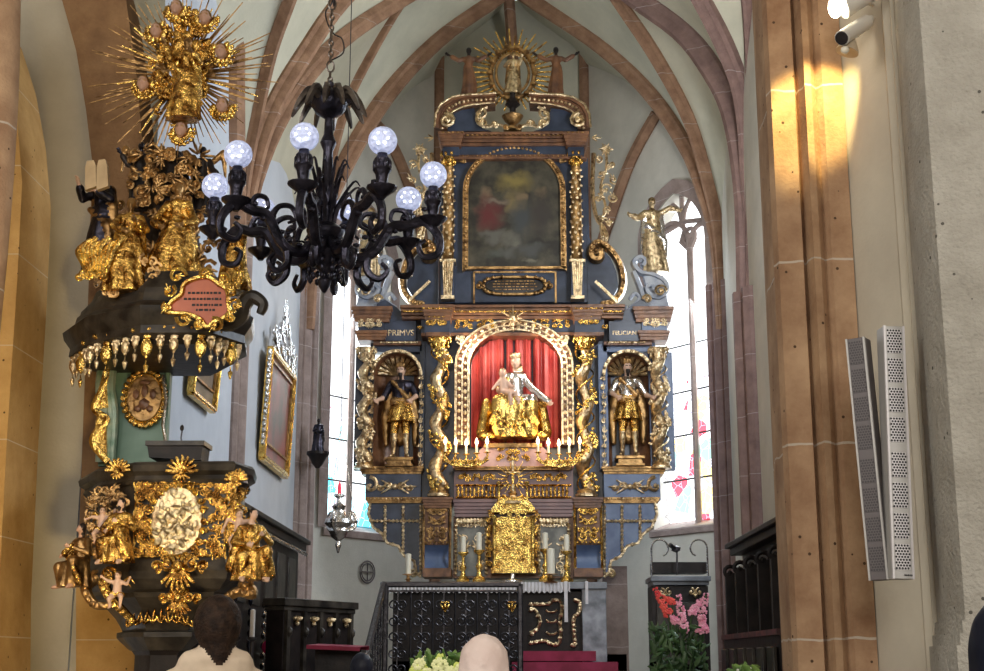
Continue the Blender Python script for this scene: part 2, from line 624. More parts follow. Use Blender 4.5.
RIBS = {
    'L5': [(236, 270, 16.1), (243, 187, 16.1), (258, 110, 15.8), (272, 50, 15.3), (290, 0, 14.8), (312, -60, 14)],
    'L4': [(237, 270, 16.1), (247, 187, 16.2), (270, 110, 16.4), (305, 50, 16.6), (340, 0, 16.8), (400, -60, 17.2)],
    'L3': [(238, 270, 16.1), (252, 187, 16.4), (283, 112, 17), (330, 50, 17.8), (395, 3, 19), (480, -45, 20.5)],
    'L2': [(305, 330, 20.95), (308, 250, 20.95), (325, 180, 20.9), (345, 105, 20.7), (372, 50, 20.4), (402, 0, 20), (440, -50, 19.5)],
    'L1': [(306, 330, 20.95), (313, 250, 20.95), (335, 185, 21.1), (385, 98, 21.5), (440, 38, 21.8), (497, -3, 22), (513, -22, 22.3)],
    'R1': [(725, 330, 20.95), (718, 240, 20.95), (703, 185, 21.0), (688, 148, 21.2), (650, 92, 21.5), (600, 45, 21.8), (530, -2, 22), (508, -22, 22.3)],
    'R2': [(727, 330, 20.9), (721, 240, 20.9), (711, 190, 20.8), (690, 120, 20.6), (655, 55, 20.3), (618, 0, 20), (585, -50, 19.6)],
    'R3': [(750, 300, 18.85), (747, 190, 18.85), (735, 112, 19), (712, 65, 19.2), (684, 30, 19.4), (636, -5, 19.6), (590, -40, 19.7)],
    'R4': [(751, 300, 18.8), (749, 180, 18.75), (742, 100, 18.5), (725, 50, 18.1), (700, 0, 17.6), (670, -50, 17)],
    'R5': [(754, 300, 18.7), (753, 180, 18.6), (752, 100, 18.4), (751, 50, 18), (748, 0, 17.4), (740, -60, 16.6)],
}
RW = {'L5': .085, 'L4': .12, 'L3': .10, 'L2': .095, 'L1': .12, 'R1': .12, 'R2': .11, 'R3': .17, 'R4': .12, 'R5': .1}
RP = {}
for i, (k, c) in enumerate(RIBS.items()):
    RP[k] = rib_path(c)
    g = G()
    w = RW[k]
    # rib moulding: a broad body with a narrower nose towards the room
    cen = Vector((0, 17, 6))
    path = RP[k]
    rows = []
    for j, p in enumerate(path):
        t = (path[min(j + 1, len(path) - 1)] - path[max(j - 1, 0)]).normalized()
        inw = (Vector((0, p.y - 2.0, 4.5)) - p)
        inw = (inw - t * inw.dot(t)).normalized()
        sd = t.cross(inw)
        prof = [(-1, -.9), (-1, .1), (-.62, .45), (-.55, .8), (-.25, 1.25), (.25, 1.25), (.55, .8), (.62, .45), (1, .1), (1, -.9)]
        rows.append([p + sd * (a * w) + inw * (b * w) for a, b in prof])
    g.grid(rows, closed_u=True, cap=True)
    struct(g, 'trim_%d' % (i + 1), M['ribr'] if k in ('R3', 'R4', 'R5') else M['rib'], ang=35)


def loft(a, b, n=8, bulge=.25, name='ceiling', m=None):
    rows = []
    for j in range(len(a)):
        t = j / (len(a) - 1)
        row = []
        for k in range(n + 1):
            f = k / n
            p = a[j].lerp(b[j], f)
            out = p - Vector((0, 16, 6)); out.x *= 1.0
            out.normalize()
            amt = bulge * math.sin(PI * f) * min(1, (a[j] - b[j]).length / 2.5)
            row.append(p + out * amt + out * .03)
        rows.append(row)
    g = G(); g.grid(rows)
    struct(g, name, m or M['vault'], ang=60)


def off_wall(pts, x):
    return [Vector((x, p.y + 0, p.z)) for p in pts]


for a, b in (('L5', 'L4'), ('L4', 'L3'), ('L3', 'L2'), ('L2', 'L1'), ('R1', 'R2'), ('R2', 'R3'), ('R3', 'R4'), ('R4', 'R5')):
    loft(RP[a], RP[b])
# the web from the nearest rib back to the side wall
fl = [Vector((-W - .02, 16.0 - 3.4 * (k / 27) ** 1.2, RP['L5'][k].z)) for k in range(28)]
loft(fl, RP['L5'], bulge=.1)
# cell between the two ribs over the rear wall
g = G()
for a in ('L1', 'R1'):
    sub = [p for p in RP[a] if p.z > 9.0]
    g.grid([[p + Vector((0, .02, .02)) for p in sub], [Vector((p.x, BY, max(p.z + .5, 0))) if abs(p.x) < BX else Vector((p.x, BY - (abs(p.x) - BX) * (BY - YC) / (W - BX), p.z + .3)) for p in sub]])
struct(g, 'ceiling_apse', M['vault'])

# centre rib and ridge behind the glory
g = G(); g.tube(catmull([P(508, -25, 22.3), P(509, 0, 22.6), P(512, 40, 23.2), P(513, 60, 23.45)], 6), .10, 6, up=(0, -1, 0)); struct(g, 'trim_11', M['rib'])
# corner shafts of the rear wall, corner shafts of the apse, wall shafts
k = 12
for px, X, Y, r, mm, zt in ((434, -BX, BY, .10, 'rib', 13), (590, BX, BY, .10, 'rib', 13)):
    g = G(); g.tube([(X, Y - .05, FLOORZ), (X, Y - .05, zt)], r, 8, up=(0, -1, 0)); struct(g, 'trim_%d' % k, M[mm]); k += 1
for sg in (-1, 1):
    g = G()
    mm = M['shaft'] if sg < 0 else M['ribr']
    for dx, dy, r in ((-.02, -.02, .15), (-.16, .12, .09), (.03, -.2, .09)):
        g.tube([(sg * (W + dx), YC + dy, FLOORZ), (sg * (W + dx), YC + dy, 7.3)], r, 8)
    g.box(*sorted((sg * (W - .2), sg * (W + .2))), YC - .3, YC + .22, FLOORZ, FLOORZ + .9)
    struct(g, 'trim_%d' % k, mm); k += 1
g = G()
for dx, dy, r in ((-.03, 0, .11), (.0, -.16, .08)):
    g.tube([(-W + -dx, 16.1 + dy, FLOORZ), (-W - dx, 16.1 + dy, 6.7)], r, 8)
struct(g, 'trim_%d' % k, M['shaft']); k += 1
g = G()
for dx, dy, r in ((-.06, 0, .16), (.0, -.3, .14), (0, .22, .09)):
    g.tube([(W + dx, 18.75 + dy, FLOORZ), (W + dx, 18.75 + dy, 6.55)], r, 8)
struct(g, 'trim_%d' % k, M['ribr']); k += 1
cc = []
for px, py in ((237, 300), (236, 200), (235, 120), (235, 50), (236, -10), (238, -60)):
    y = 16
    for _i in range(6):
        v = P(px, py, y); y *= 3.2 / -v.x
    cc.append(P(px, py, y))
g = G(); g.tube(catmull(cc, 6), .12, 8); struct(g, 'trim_%d' % k, M['rib']); k += 1
# wall arches over the diagonal apse walls
for sg, cc in ((1, [(598, 330), (600, 258), (612, 215), (632, 160), (657, 114)]), (-1, [(425, 330), (422, 240), (407, 182), (388, 140), (366, 116)])):
    pp = []
    for px, py in cc:
        t = (px - 513) / F * 1.02
        _, x, y = q_at((sg * W, YC), (sg * BX, BY), t)
        for _i in range(3):
            v = P(px, py, y)
            _, x, y = q_at((sg * W, YC), (sg * BX, BY), v.x / v.y)
        pp.append(P(px, py, y - .05))
    g = G(); g.tube(catmull(pp, 6), .11, 6); struct(g, 'trim_%d' % k, M['rib']); k += 1

# ------------------------------------------------------------------ triumphal arch and nave, right side
def ra(t, Y): return (t * Y, Y)
g = G()
g.plan([ra(.1935, 9.35), ra(.1935, 9.05), ra(.1975, 8.97), ra(.207, 8.97), ra(.2155, 8.95), ra(.2165, 9.02), ra(.2205, 8.92), ra(.2235, 8.84), ra(.2285, 8.86), ra(.2315, 8.92), ra(.237, 8.86), ra(.2525, 8.86), (2.27, 9.6), (1.9, 10.2), (1.82, 9.7)], 0, 9)
struct(g, 'wall_pier_right', M['sand'], ang=25)
g = G()
g.plan([(2.22, 8.95), ra(.2635, 8.7), ra(.2855, 8.45), ra(.2862, 8.40), ra(.292, 8.36), ra(.2925, 8.2), (2.6, 8.2), (3.2, 8.6), (3.2, 10.4), (2.25, 10.4)], 0, 9)
struct(g, 'wall_cream_right', M['cream'], ang=30)
g = G()
zb = PZ(626, 7.9)
cx = [ra(.2955, 8.1), ra(.298, 7.9), ra(.304, 7.6), ra(.315, 7.4), (3.0, 7.2), (4.2, 6.9), (4.2, 8.4), (2.6, 8.4)]
g.plan(cx, 0, 9)
def grow(poly, d):
    return [(x - d, y - d) if i < 6 else (x, y) for i, (x, y) in enumerate(poly)]
g.plan(grow(cx, .025), 0, zb + .02)
g.plan(grow(cx, .05), 0, zb - .05)
g.plan(grow(cx, .08), 0, zb - .11)
struct(g, 'wall_pillar_right', M['grey'], ang=25)

# ------------------------------------------------------------------ nave, left side
def pxpoly(pts, Y): return [(P(x, y, Y).x, P(x, y, Y).z) for x, y in pts]
g = G()   # brown stone arch order behind the pulpit
g.prism(pxpoly([(75, 720), (78, 560), (84, 400), (90, 250), (92, 160), (86, 110), (76, 50), (62, 0), (40, -60), (110, -60), (126, 0), (136, 70), (143, 150), (150, 260), (148, 450), (146, 720)], 12.0), 12.0, 12.5)
struct(g, 'wall_pier_left', M['brown'], ang=25)
g = G()
g.prism(pxpoly([(76, 720), (76, 575), (146, 575), (145, 720)], 11.9), 11.9, 12.0)  # ochre slab puts the yellow light on the pier's foot into the colour
struct(g, 'wall_lit_pier_left', M['sandl'])
g = G()
g.prism(pxpoly([(90, -90), (182, -90), (177, 0), (160, 270), (146, 500), (90, 500)], 12.5), 12.5, 12.7)
struct(g, 'wall_arch_left_inner', M['vault'])
g = G()   # plaster of the nave wall
g.prism(pxpoly([(-260, 720), (-260, -80), (60, -80), (72, 0), (86, 50), (96, 110), (100, 160), (100, 250), (94, 400), (88, 560), (84, 720)], 12.1), 12.1, 12.6)
struct(g, 'wall_nave_left', M['nplast'], ang=25)
g = G()   # pointed arcade arch with ochre stone jamb
right = [(30, 720), (31, 600), (38, 450), (47, 300), (51, 210), (46, 150), (36, 95), (22, 50), (2, 10), (-30, -30)]
inner = [(-60, -10), (-62, 40), (-50, 100), (-42, 150), (-40, 210), (-45, 300), (-50, 450), (-55, 600), (-58, 720)]
g.prism(pxpoly(right + inner, 11.0), 10.3, 11.0)
struct(g, 'wall_arch_left', M['sandl'], ang=25)
g = G()
g.tube(catmull([P(-62, 720, 9.6), P(-40, 500, 9.6), P(-14, 250, 9.6), P(-3, 100, 9.6), P(0, 0, 9.6), P(2, -80, 9.6)], 6), .155, 10)
struct(g, 'wall_shaft_left', M['sand'])

# nave shell (behind and beside the camera)
g = G(); g.box(-6.2, -6, -8, 12.1, 0, 9.6); struct(g, 'wall_nave_west', M['nplast'], smooth=False)
g = G(); g.box(6, 6.2, -8, 10, 0, 9.6); struct(g, 'wall_nave_east', M['nplast'], smooth=False)
g = G(); g.box(-6.2, 6.2, -8.2, -8, 0, 9.6); struct(g, 'wall_nave_rear', M['nplast'], smooth=False)
g = G(); g.box(-6.2, 6.2, -8, 12.1, 9.4, 9.6); struct(g, 'ceiling_nave', M['nplast'], smooth=False)
g = G(); g.box(-6, 6, 12.1, 12.5, 9.3, 14); struct(g, 'wall_arch_head', M['nplast'], smooth=False)
g = G(); g.box(-4, 4, 12.2, 24.5, 13.9, 14.1); struct(g, 'ceiling_chancel', M['vault'], smooth=False)

# ------------------------------------------------------------------ light
w = bpy.data.worlds.new('World'); S.world = w; w.use_nodes = True
bg = w.node_tree.nodes['Background']
bg.inputs['Color'].default_value = (.93, .97, 1.0, 1); bg.inputs['Strength'].default_value = 3.0


def area(name, loc, target, sx, sy, col, power):
    l = bpy.data.lights.new(name, 'AREA'); l.shape = 'RECTANGLE'; l.size = sx; l.size_y = sy
    l.color = col; l.energy = power
    o = bpy.data.objects.new(name, l); o.location = loc
    o.rotation_euler = (Vector(target) - Vector(loc)).to_track_quat('-Z', 'Y').to_euler()
    COL.objects.link(o)
    return o


def spot(name, loc, target, col, power, angle=60, size=.05, blend=.5):
    l = bpy.data.lights.new(name, 'SPOT'); l.color = col; l.energy = power; l.spot_size = math.radians(angle); l.spot_blend = blend; l.shadow_soft_size = size
    o = bpy.data.objects.new(name, l); o.location = loc
    o.rotation_euler = (Vector(target) - Vector(loc)).to_track_quat('-Z', 'Y').to_euler()
    COL.objects.link(o)
    return o


# daylight through the nave windows (both side walls, rear), the chancel's side window, and an added fill for the vault
area('nave_window_light', (-5.9, 2.5, 5.2), (0, 9, 4), 2.0, 4.5, (1.0, .97, .92), 360)
area('nave_window_light', (5.9, 1.5, 5.2), (0, 10, 4), 2.0, 4.5, (1.0, .95, .88), 230)
area('rear_window_light', (0, -7.8, 6.0), (0, 14, 5), 4.0, 4.0, (1.0, .95, .88), 900)
area('chancel_unseen_light', (W - .1, 15.4, 8.0), (-2.2, 19.5, 9.5), 1.1, 2.2, (1.0, .98, .94), 190)  # added fill aimed up to brighten the vault; no window is built here
area('chancel_unseen_light', (W - .08, 14.2, 5.6), (-W, 16.5, 4.6), 1.3, 4.5, (.78, .88, 1.0), 420)
for sg, side in ((1, 'right'), (-1, 'left')):
    q, d1, d0, dm, zs, zp, zt = WINS[side]
    c = q((d0 + d1) / 2, (zs + zp) / 2 + .4, .7); tg = q((d0 + d1) / 2, 3.5, -4)
    area('apse_window_light', c, tg, 1.0, 3.8, (.80, .90, 1.0), 260)

spot('aisle_lamp_beam', (-1.4, 6.5, .6), P(105, 640, 12), (1, .72, .30), 260, 34, .15, .8)
spot('aisle_lamp_beam', (-1.9, 6.5, .8), P(15, 430, 11), (1, .74, .36), 420, 62, .15, .9)
# ================================================================== ORNAMENT AND FIGURES
RND = random.Random(7)


def RY(a): return Matrix.Rotation(a, 3, 'Y')


def spiral(g, x, z, y, r, turns=1.3, a0=0.0, d=1, th=.02, n=5, tail=None, boss=True, k=14, y2=None):
    """carved C scroll in the XZ plane; starts at its outer end and winds in"""
    pts, rr = [], []
    for i in range(k + 1):
        t = i / k
        a = a0 + d * turns * 2 * PI * t
        q_ = r * (1 - .82 * t)
        pts.append((x + q_ * math.cos(a), y - th * .5 * t, z + q_ * math.sin(a)))
        rr.append(th * (1 - .35 * t))
    if tail is not None:
        pts = [tail[0]] + pts if len(tail) == 1 else list(tail) + pts
        rr = [th * .5] * (len(pts) - len(rr)) + rr
    g.tube(pts, rr, n)
    if boss:
        g.ball((x, y - th * .6, z), th * 1.15, 1)


def leaf(g, x, z, y, a, L, w, t=None):
    """carved acanthus leaf: three lobes fanning from its root"""
    for da, f in ((0, 1), (.55, .68), (-.55, .68)):
        aa = a + da
        c = (x + math.cos(aa) * L * f * .5, y - w * .25, z + math.sin(aa) * L * f * .5)
        g.ball(c, (L * f * .52, w * .45, w * .30), 1, RY(-aa))


def fan(g, x, z, y, a, L, n=7, spread=1.2, w=.02):
    """shell or palmette"""
    for i in range(n):
        aa = a + spread * (i / (n - 1) - .5) * 2
        g.ball((x + math.cos(aa) * L * .55, y, z + math.sin(aa) * L * .55), (L * .5, w, w), 1, RY(-aa))
    g.ball((x, y - w, z), w * 1.6, 1)


def ornament(g, x0, x1, z0, z1, y, unit=.08, seed=1, th=None, sym=True, fill=1.0):
    """mirrored carved foliage that fills a panel"""
    r_ = random.Random(seed)
    th = th or unit * .16
    cx = (x0 + x1) / 2
    hw = (x1 - x0) / 2 if sym else (x1 - x0)
    bx = cx if sym else x0
    n = max(1, int(fill * 2.2 * hw * (z1 - z0) / (unit * unit * 1.6)))
    for i in range(n):
        # stratified
        cols = max(1, round(hw / unit / 1.2)); rows = max(1, round((z1 - z0) / unit / 1.2))
        u = ((i % cols) + .5 + r_.uniform(-.25, .25)) / cols
        v = ((i // cols % rows) + .5 + r_.uniform(-.25, .25)) / rows
        x = u * hw; z = z0 + v * (z1 - z0)
        r = unit * r_.uniform(.35, .6); a0 = r_.uniform(0, 2 * PI); d = r_.choice((-1, 1)); tt = r_.uniform(.8, 1.4)
        la = r_.uniform(0, 2 * PI); ll = unit * r_.uniform(.5, .9)
        for s_ in ((1, -1) if sym else (1,)):
            X = bx + s_ * x
            aa = a0 if s_ > 0 else PI - a0
            spiral(g, X, z, y, r, tt, aa, d * s_, th, 4, k=9)
            lb = la if s_ > 0 else PI - la
            leaf(g, X, z, y, lb, ll, unit * .3)
    return g


def beads(g, a, b, y, n, r):
    a = Vector(a); b = Vector(b)
    for i in range(n):
        p = a.lerp(b, (i + .5) / n)
        g.ball((p.x, y, p.y), r, 1)
    return g


def arch_pts(x0, x1, zs, zt, n=14):
    """round arch outline from (x0, zs) over zt to (x1, zs)"""
    cx = (x0 + x1) / 2; hw = (x1 - x0) / 2
    return [(cx - hw * math.cos(PI * k / n), zs + (zt - zs) * math.sin(PI * k / n)) for k in range(n + 1)]


def band(g, inner, outer, y0, y1):
    """raised strip between two matching (x, z) polylines"""
    rows = []
    for (a, b), (c, d) in zip(inner, outer):
        rows.append([(a, y1, b), (a, y0, b), (c, y0, d), (c, y1, d)])
    g.grid(rows, closed_u=True, cap=True)
    return g


# ---- figures: overlapping solids fused into one continuous skin, then coloured by the nearest solid
def hand(pr, w, d, s_, m, curl=.5):
    """palm, four unequal fingers and a thumb, from wrist w along d"""
    w = Vector(w); d = Vector(d).normalized()
    sd = d.cross(Vector((0, -1, 0)))
    if sd.length < .1:
        sd = Vector((1, 0, 0))
    sd.normalize()
    dn = sd.cross(d).normalized()
    pr.append(('c', w, w + d * .035 * s_, .017 * s_, .021 * s_, m))
    for i, L in enumerate((.034, .042, .039, .029)):
        o = sd * ((i - 1.5) * .0125 * s_)
        b = w + d * .045 * s_ + o
        c = b + d * L * .55 * s_ + o * .25
        e = c + (d * (1 - curl) + dn * curl).normalized() * L * .5 * s_
        pr.append(('c', b, c, .0068 * s_, .0062 * s_, m)); pr.append(('c', c, e, .0062 * s_, .0052 * s_, m))
    b = w + d * .015 * s_ - sd * .016 * s_
    pr.append(('c', b, b + (d * .7 - sd * .8).normalized() * .035 * s_, .0085 * s_, .006 * s_, m))


def head(pr, c, s_, m, mh, face=(0, -1, 0), beard=False, hair=1.0, crown=False):
    c = Vector(c); f = Vector(face).normalized()
    sd = f.cross(Vector((0, 0, 1))).normalized()
    up = Vector((0, 0, 1))
    pr.append(('e', c, (.044 * s_, .052 * s_, .062 * s_), m))
    pr.append(('c', c - up * .03 * s_ + f * .018 * s_, c - up * .042 * s_ + f * .024 * s_, .026 * s_, .018 * s_, m))
    pr.append(('c', c + f * .048 * s_ + up * .004 * s_, c + f * .060 * s_ - up * .012 * s_, .006 * s_, .009 * s_, m))
    for q_ in (-1, 1):
        pr.append(('c', c + f * .046 * s_ + sd * q_ * .008 * s_ + up * .014 * s_, c + f * .040 * s_ + sd * q_ * .028 * s_ + up * .013 * s_, .006 * s_, .005 * s_, mh))
        pr.append(('c', c + sd * q_ * .043 * s_ + up * .01 * s_, c + sd * q_ * .043 * s_ - up * .012 * s_, .009 * s_, .006 * s_, m))
    pr.append(('c', c + f * .048 * s_ - up * .026 * s_ + sd * .011 * s_, c + f * .048 * s_ - up * .026 * s_ - sd * .011 * s_, .005 * s_, .005 * s_, m))
    if hair:
        pr.append(('e', c + up * .014 * s_ - f * .014 * s_, (.052 * s_ * hair, .054 * s_ * hair, .062 * s_ * hair), mh))
        pr.append(('c', c - f * .03 * s_, c - f * .03 * s_ - up * .07 * s_, .035 * s_ * hair, .028 * s_, mh))
    if beard:
        pr.append(('c', c + f * .035 * s_ - up * .045 * s_, c + f * .035 * s_ - up * .085 * s_, .026 * s_, .012 * s_, mh))
    if crown:
        for i in range(8):
            a = 2 * PI * i / 8
            b = c + up * .045 * s_ + Vector((math.cos(a), math.sin(a), 0)) * .045 * s_
            pr.append(('c', b, b + up * .040 * s_, .015 * s_, .011 * s_, 3))


def pdist(p, q_):
    k = q_[0]
    if k == 'c':
        a, b, ra, rb = Vector(q_[1]), Vector(q_[2]), q_[3], q_[4]
        ab = b - a
        t = max(0, min(1, (p - a).dot(ab) / max(ab.length_squared, 1e-9)))
        return (p - a - ab * t).length - (ra + (rb - ra) * t)
    if k == 'e':
        c, r = Vector(q_[1]), q_[2]
        d = p - c
        v = Vector((d.x / r[0], d.y / r[1], d.z / r[2])).length
        return (v - 1) * min(r)
    if k == 'r':
        prof = q_[1]
        best = 9
        for (x, y, z, rx, ry) in prof:
            d = Vector(((p.x - x) / rx, (p.y - y) / ry)).length - 1
            best = min(best, abs(d) * min(rx, ry) * .8 + abs(p.z - z) * .9 - .012)
        return best
    return 9


def fuse(prims, voxel=.01, smooth=3):
    g = G()
    for q_ in prims:
        if q_[0] == 'c':
            a, b, ra, rb = Vector(q_[1]), Vector(q_[2]), q_[3], q_[4]
            n = max(1, int((b - a).length / (min(ra, rb) * .9)) + 1)
            pts = [a.lerp(b, i / n) for i in range(n + 1)]
            d = (b - a).normalized() if (b - a).length > 1e-6 else Vector((0, 0, 1))
            pts2 = [a - d * ra * .92, a - d * ra * .6] + pts + [b + d * rb * .6, b + d * rb * .92]
            rr = [ra * .35, ra * .8] + [ra + (rb - ra) * i / n for i in range(n + 1)] + [rb * .8, rb * .35]
            g.tube(pts2, rr, 8)
        elif q_[0] == 'e':
            g.ball(q_[1], q_[2], 2)
        elif q_[0] == 'r':
            prof, folds, amp, seed = q_[1], q_[3], q_[4], q_[5]
            n = 48
            rows = []
            m = len(prof)
            for i, (x, y, z, rx, ry) in enumerate(prof):
                row = []
                for k in range(n):
                    a = 2 * PI * k / n
                    f = 1 + amp * (i / (m - 1)) ** .6 * (math.sin(folds * a + seed + .9 * math.sin(2 * a + i * .12)) + .5 * math.sin((folds * 1.7) // 1 * a + seed * 2 + i * .2))
                    row.append((x + rx * math.cos(a) * f, y + ry * math.sin(a) * f, z))
                rows.append(row)
            g.grid(rows, closed_u=True, cap=True)
    me = bpy.data.meshes.new('tmp')
    bmesh.ops.recalc_face_normals(g.bm, faces=g.bm.faces)
    g.bm.to_mesh(me); g.bm.free()
    o = bpy.data.objects.new('tmp', me); COL.objects.link(o)
    r = o.modifiers.new('r', 'REMESH'); r.mode = 'VOXEL'; r.voxel_size = voxel
    s_ = o.modifiers.new('s', 'SMOOTH'); s_.iterations = smooth; s_.factor = .5
    dg = bpy.context.evaluated_depsgraph_get()
    dg.update()
    me2 = bpy.data.meshes.new_from_object(o.evaluated_get(dg))
    bpy.data.objects.remove(o); bpy.data.meshes.remove(me)
    mi = []
    for p in me2.polygons:
        c = p.center
        best, bi = 1e9, 0
        for q_ in prims:
            d = pdist(c, q_)
            mm_ = q_[5] if q_[0] == 'c' else (q_[3] if q_[0] == 'e' else q_[2])
            if d < best:
                best, bi = d, mm_
        mi.append(bi)
    me2.polygons.foreach_set('material_index', mi)
    me2.polygons.foreach_set('use_smooth', [True] * len(mi))
    return me2


def figure(name, prims, mats, loc, H=1.0, rotz=0, voxel=.012, parent=None, smooth=2, mesh=None):
    me = mesh or fuse(prims, voxel, smooth)
    if mesh is None:
        me.transform(Matrix.Rotation(rotz, 4, 'Z') @ Matrix.Scale(H, 4))
        for m_ in mats:
            me.materials.append(m_)
    o = bpy.data.objects.new(name, me)
    COL.objects.link(o)
    if parent is not None:
        o.parent = parent
        o.location = Vector(loc) - Vector(parent['_w'])
    else:
        o.location = loc
    o['_w'] = tuple(loc)
    return o


def robed(armL, armR, seed=0, lean=0.0, hem=.0, width=.15, cloak=True, beard=False, face=(0, -1, 0), crown=False, hw=.10, handm=0):
    """standing figure of height 1 in a long robe; materials 0 skin, 1 robe, 2 hair, 3 cloak"""
    pr = []
    hc = (lean, -.012, .93)
    head(pr, hc, 1, 0, 2, face, beard, crown=crown)
    pr.append(('c', (lean, 0, .80), (lean, -.005, .88), .034, .03, 0))
    pr.append(('c', (-.055 + lean, 0, .77), (.055 + lean, 0, .77), .062, .062, 1))
    pr.append(('c', (lean, 0, .76), (0, 0, .58), .085, .072, 1))
    prof = []
    for i in range(13):
        t = i / 12
        z = .66 - (.66 - hem) * t
        r = .078 + (width - .078) * t ** .7
        sway = lean * (1 - t) + .015 * math.sin(t * 5 + seed)
        prof.append((sway, 0, z, r, r * .78))
    pr.append(('r', prof, 1, 9, .085, seed))
    for arm, sx in ((armL, -1), (armR, 1)):
        sh = Vector((sx * .095 + lean, 0, .785))
        e, h = Vector(arm[0]), Vector(arm[1])
        pr.append(('c', sh, e, .045, .038, 1))
        pr.append(('c', e, e.lerp(h, .7), .042, .046, 1))
        pr.append(('c', e.lerp(h, .6), h, .022, .016, handm))
        hand(pr, h, h - e, 1.15, handm)
    if cloak:
        pr.append(('c', (lean + .1, .01, .78), (.13, .05, .35), .05, .06, 3))
        pr.append(('c', (lean - .1, .02, .78), (-.12, .05, .30), .045, .06, 3))
        pr.append(('c', (-.10, -.05, .60), (.12, -.03, .42), .035, .05, 3))
        pr.append(('c', (.12, -.03, .42), (.14, 0, .22), .05, .03, 3))
    if hem > -.01:
        for sx in (-1, 1):
            pr.append(('c', (sx * .045, -.02, .02), (sx * .05, -.11, .015), .024, .018, 0))
    return pr


def soldier(seed=0, mirror=1):
    """standing saint in a knee-length tunic and breastplate, one arm bent, cloak down the back"""
    pr = []
    m = mirror
    head(pr, (.0, -.012, .925), 1, 0, 2, (.12 * m, -1, -.05), True, crown=True)
    pr.append(('c', (0, 0, .80), (0, -.005, .88), .034, .03, 0))
    pr.append(('c', (-.075, 0, .775), (.075, 0, .775), .058, .058, 4))
    pr.append(('c', (0, -.005, .74), (0, 0, .62), .092, .080, 4))
    pr.append(('c', (-.08, -.07, .80), (.085, -.075, .62), .022, .028, 3))
    pr.append(('c', (-.06, -.03, .60), (.06, -.03, .60), .052, .052, 3))
    prof = []
    for i in range(8):
        t = i / 7
        prof.append((0, 0, .62 - .24 * t, .085 + .055 * t, .07 + .045 * t))
    pr.append(('r', prof, 1, 8, .08, seed))
    for sx in (-1, 1):
        hip, kn, an = Vector((sx * .05, 0, .45)), Vector((sx * .062, -.025, .27)), Vector((sx * .068, .01, .06))
        pr.append(('c', hip, kn, .055, .04, 1))
        pr.append(('c', kn, an, .040, .024, 5))
        pr.append(('c', kn + Vector((0, .012, -.06)), kn + Vector((0, .015, -.08)), .040, .036, 5))
        pr.append(('c', an + Vector((0, 0, -.03)), an + Vector((sx * .02, -.085, -.04)), .026, .018, 5))
    # arm on the hip side and arm holding out the attribute
    for sx, e, h in ((-m, (-m * .17, -.02, .66), (-m * .12, -.12, .60)), (m, (m * .18, .0, .64), (m * .23, -.10, .60))):
        sh = Vector((sx * .105, 0, .785))
        e, h = Vector(e), Vector(h)
        pr.append(('c', sh, e, .042, .036, 4)); pr.append(('c', e, h, .03, .02, 0))
        hand(pr, h, h - e, 1.15, 0, .8)
    # cloak
    for sx in (-1, 1):
        pr.append(('c', (sx * .09, .05, .78), (sx * .16, .07, .45), .05, .055, 3))
        pr.append(('c', (sx * .16, .07, .45), (sx * .15, .06, .16), .055, .03, 3))
    pr.append(('c', (0, .07, .7), (0, .08, .2), .08, .06, 3))
    return pr


def putto(seed=0):
    """small naked cherub, height about 1, sitting in the air with bent legs"""
    r_ = random.Random(seed)
    pr = []
    head(pr, (0, -.02, .86), 1.75, 0, 1, (r_.uniform(-.4, .4), -1, 0), hair=1.02)
    pr.append(('c', (0, 0, .70), (0, .0, .45), .105, .12, 0))
    for sx in (-1, 1):
        sh = Vector((sx * .12, 0, .70)); e = Vector((sx * .25, -.05, .62 + r_.uniform(-.08, .15))); h = Vector((sx * .33, -.14, .70 + r_.uniform(-.2, .2)))
        pr.append(('c', sh, e, .055, .045, 0)); pr.append(('c', e, h, .042, .03, 0)); hand(pr, h, h - e, 1.5, 0)
        hp = Vector((sx * .08, 0, .40)); kn = Vector((sx * .15, -.17, .30 + r_.uniform(-.05, .05))); an = Vector((sx * .13, -.08 + r_.uniform(-.05, .05), .08))
        pr.append(('c', hp, kn, .085, .065, 0)); pr.append(('c', kn, an, .058, .036, 0)); pr.append(('c', an, an + Vector((sx * .02, -.10, -.03)), .036, .026, 0))
    for sx in (-1, 1):
        pr.append(('c', (sx * .06, .10, .66), (sx * .26, .16, .84), .04, .05, 2))
        pr.append(('c', (sx * .26, .16, .84), (sx * .38, .18, .68), .045, .02, 2))
        pr.append(('c', (sx * .16, .13, .76), (sx * .30, .17, .60), .04, .02, 2))
    pr.append(('c', (-.14, -.06, .42), (.16, -.07, .38), .06, .07, 2))
    return pr
# ================================================================== THE HIGH ALTAR
YA = 20.4
M['paleb'] = mat('grey_blue_painted_wood', (.20, .23, .30), .5, 0, (.42, .44, .48), 7)


def U(x, y, Y=YA):
    p = P(x, y, Y)
    return (p.x, p.z)


def rect(g, x0, y0, x1, y1, Y0=YA, Y1=None, base=None):
    """box whose front face shows at pixels (x0,y0)-(x1,y1) on depth Y0, running back to Y1"""
    a = U(x0, y1, base or Y0); b = U(x1, y0, base or Y0)
    g.box(min(a[0], b[0]), max(a[0], b[0]), Y0, Y1 if Y1 is not None else Y0 + .3, a[1], b[1])
    return g


def U3(x, y, Y): p = P(x, y, YA - .2); return (p.x, Y, p.z)


def sx_(x): return 2 * 512.6 - x       # mirror image column about the altar's axis


def L2(pts, Y=YA): return [U(x, y, Y) for x, y in pts]


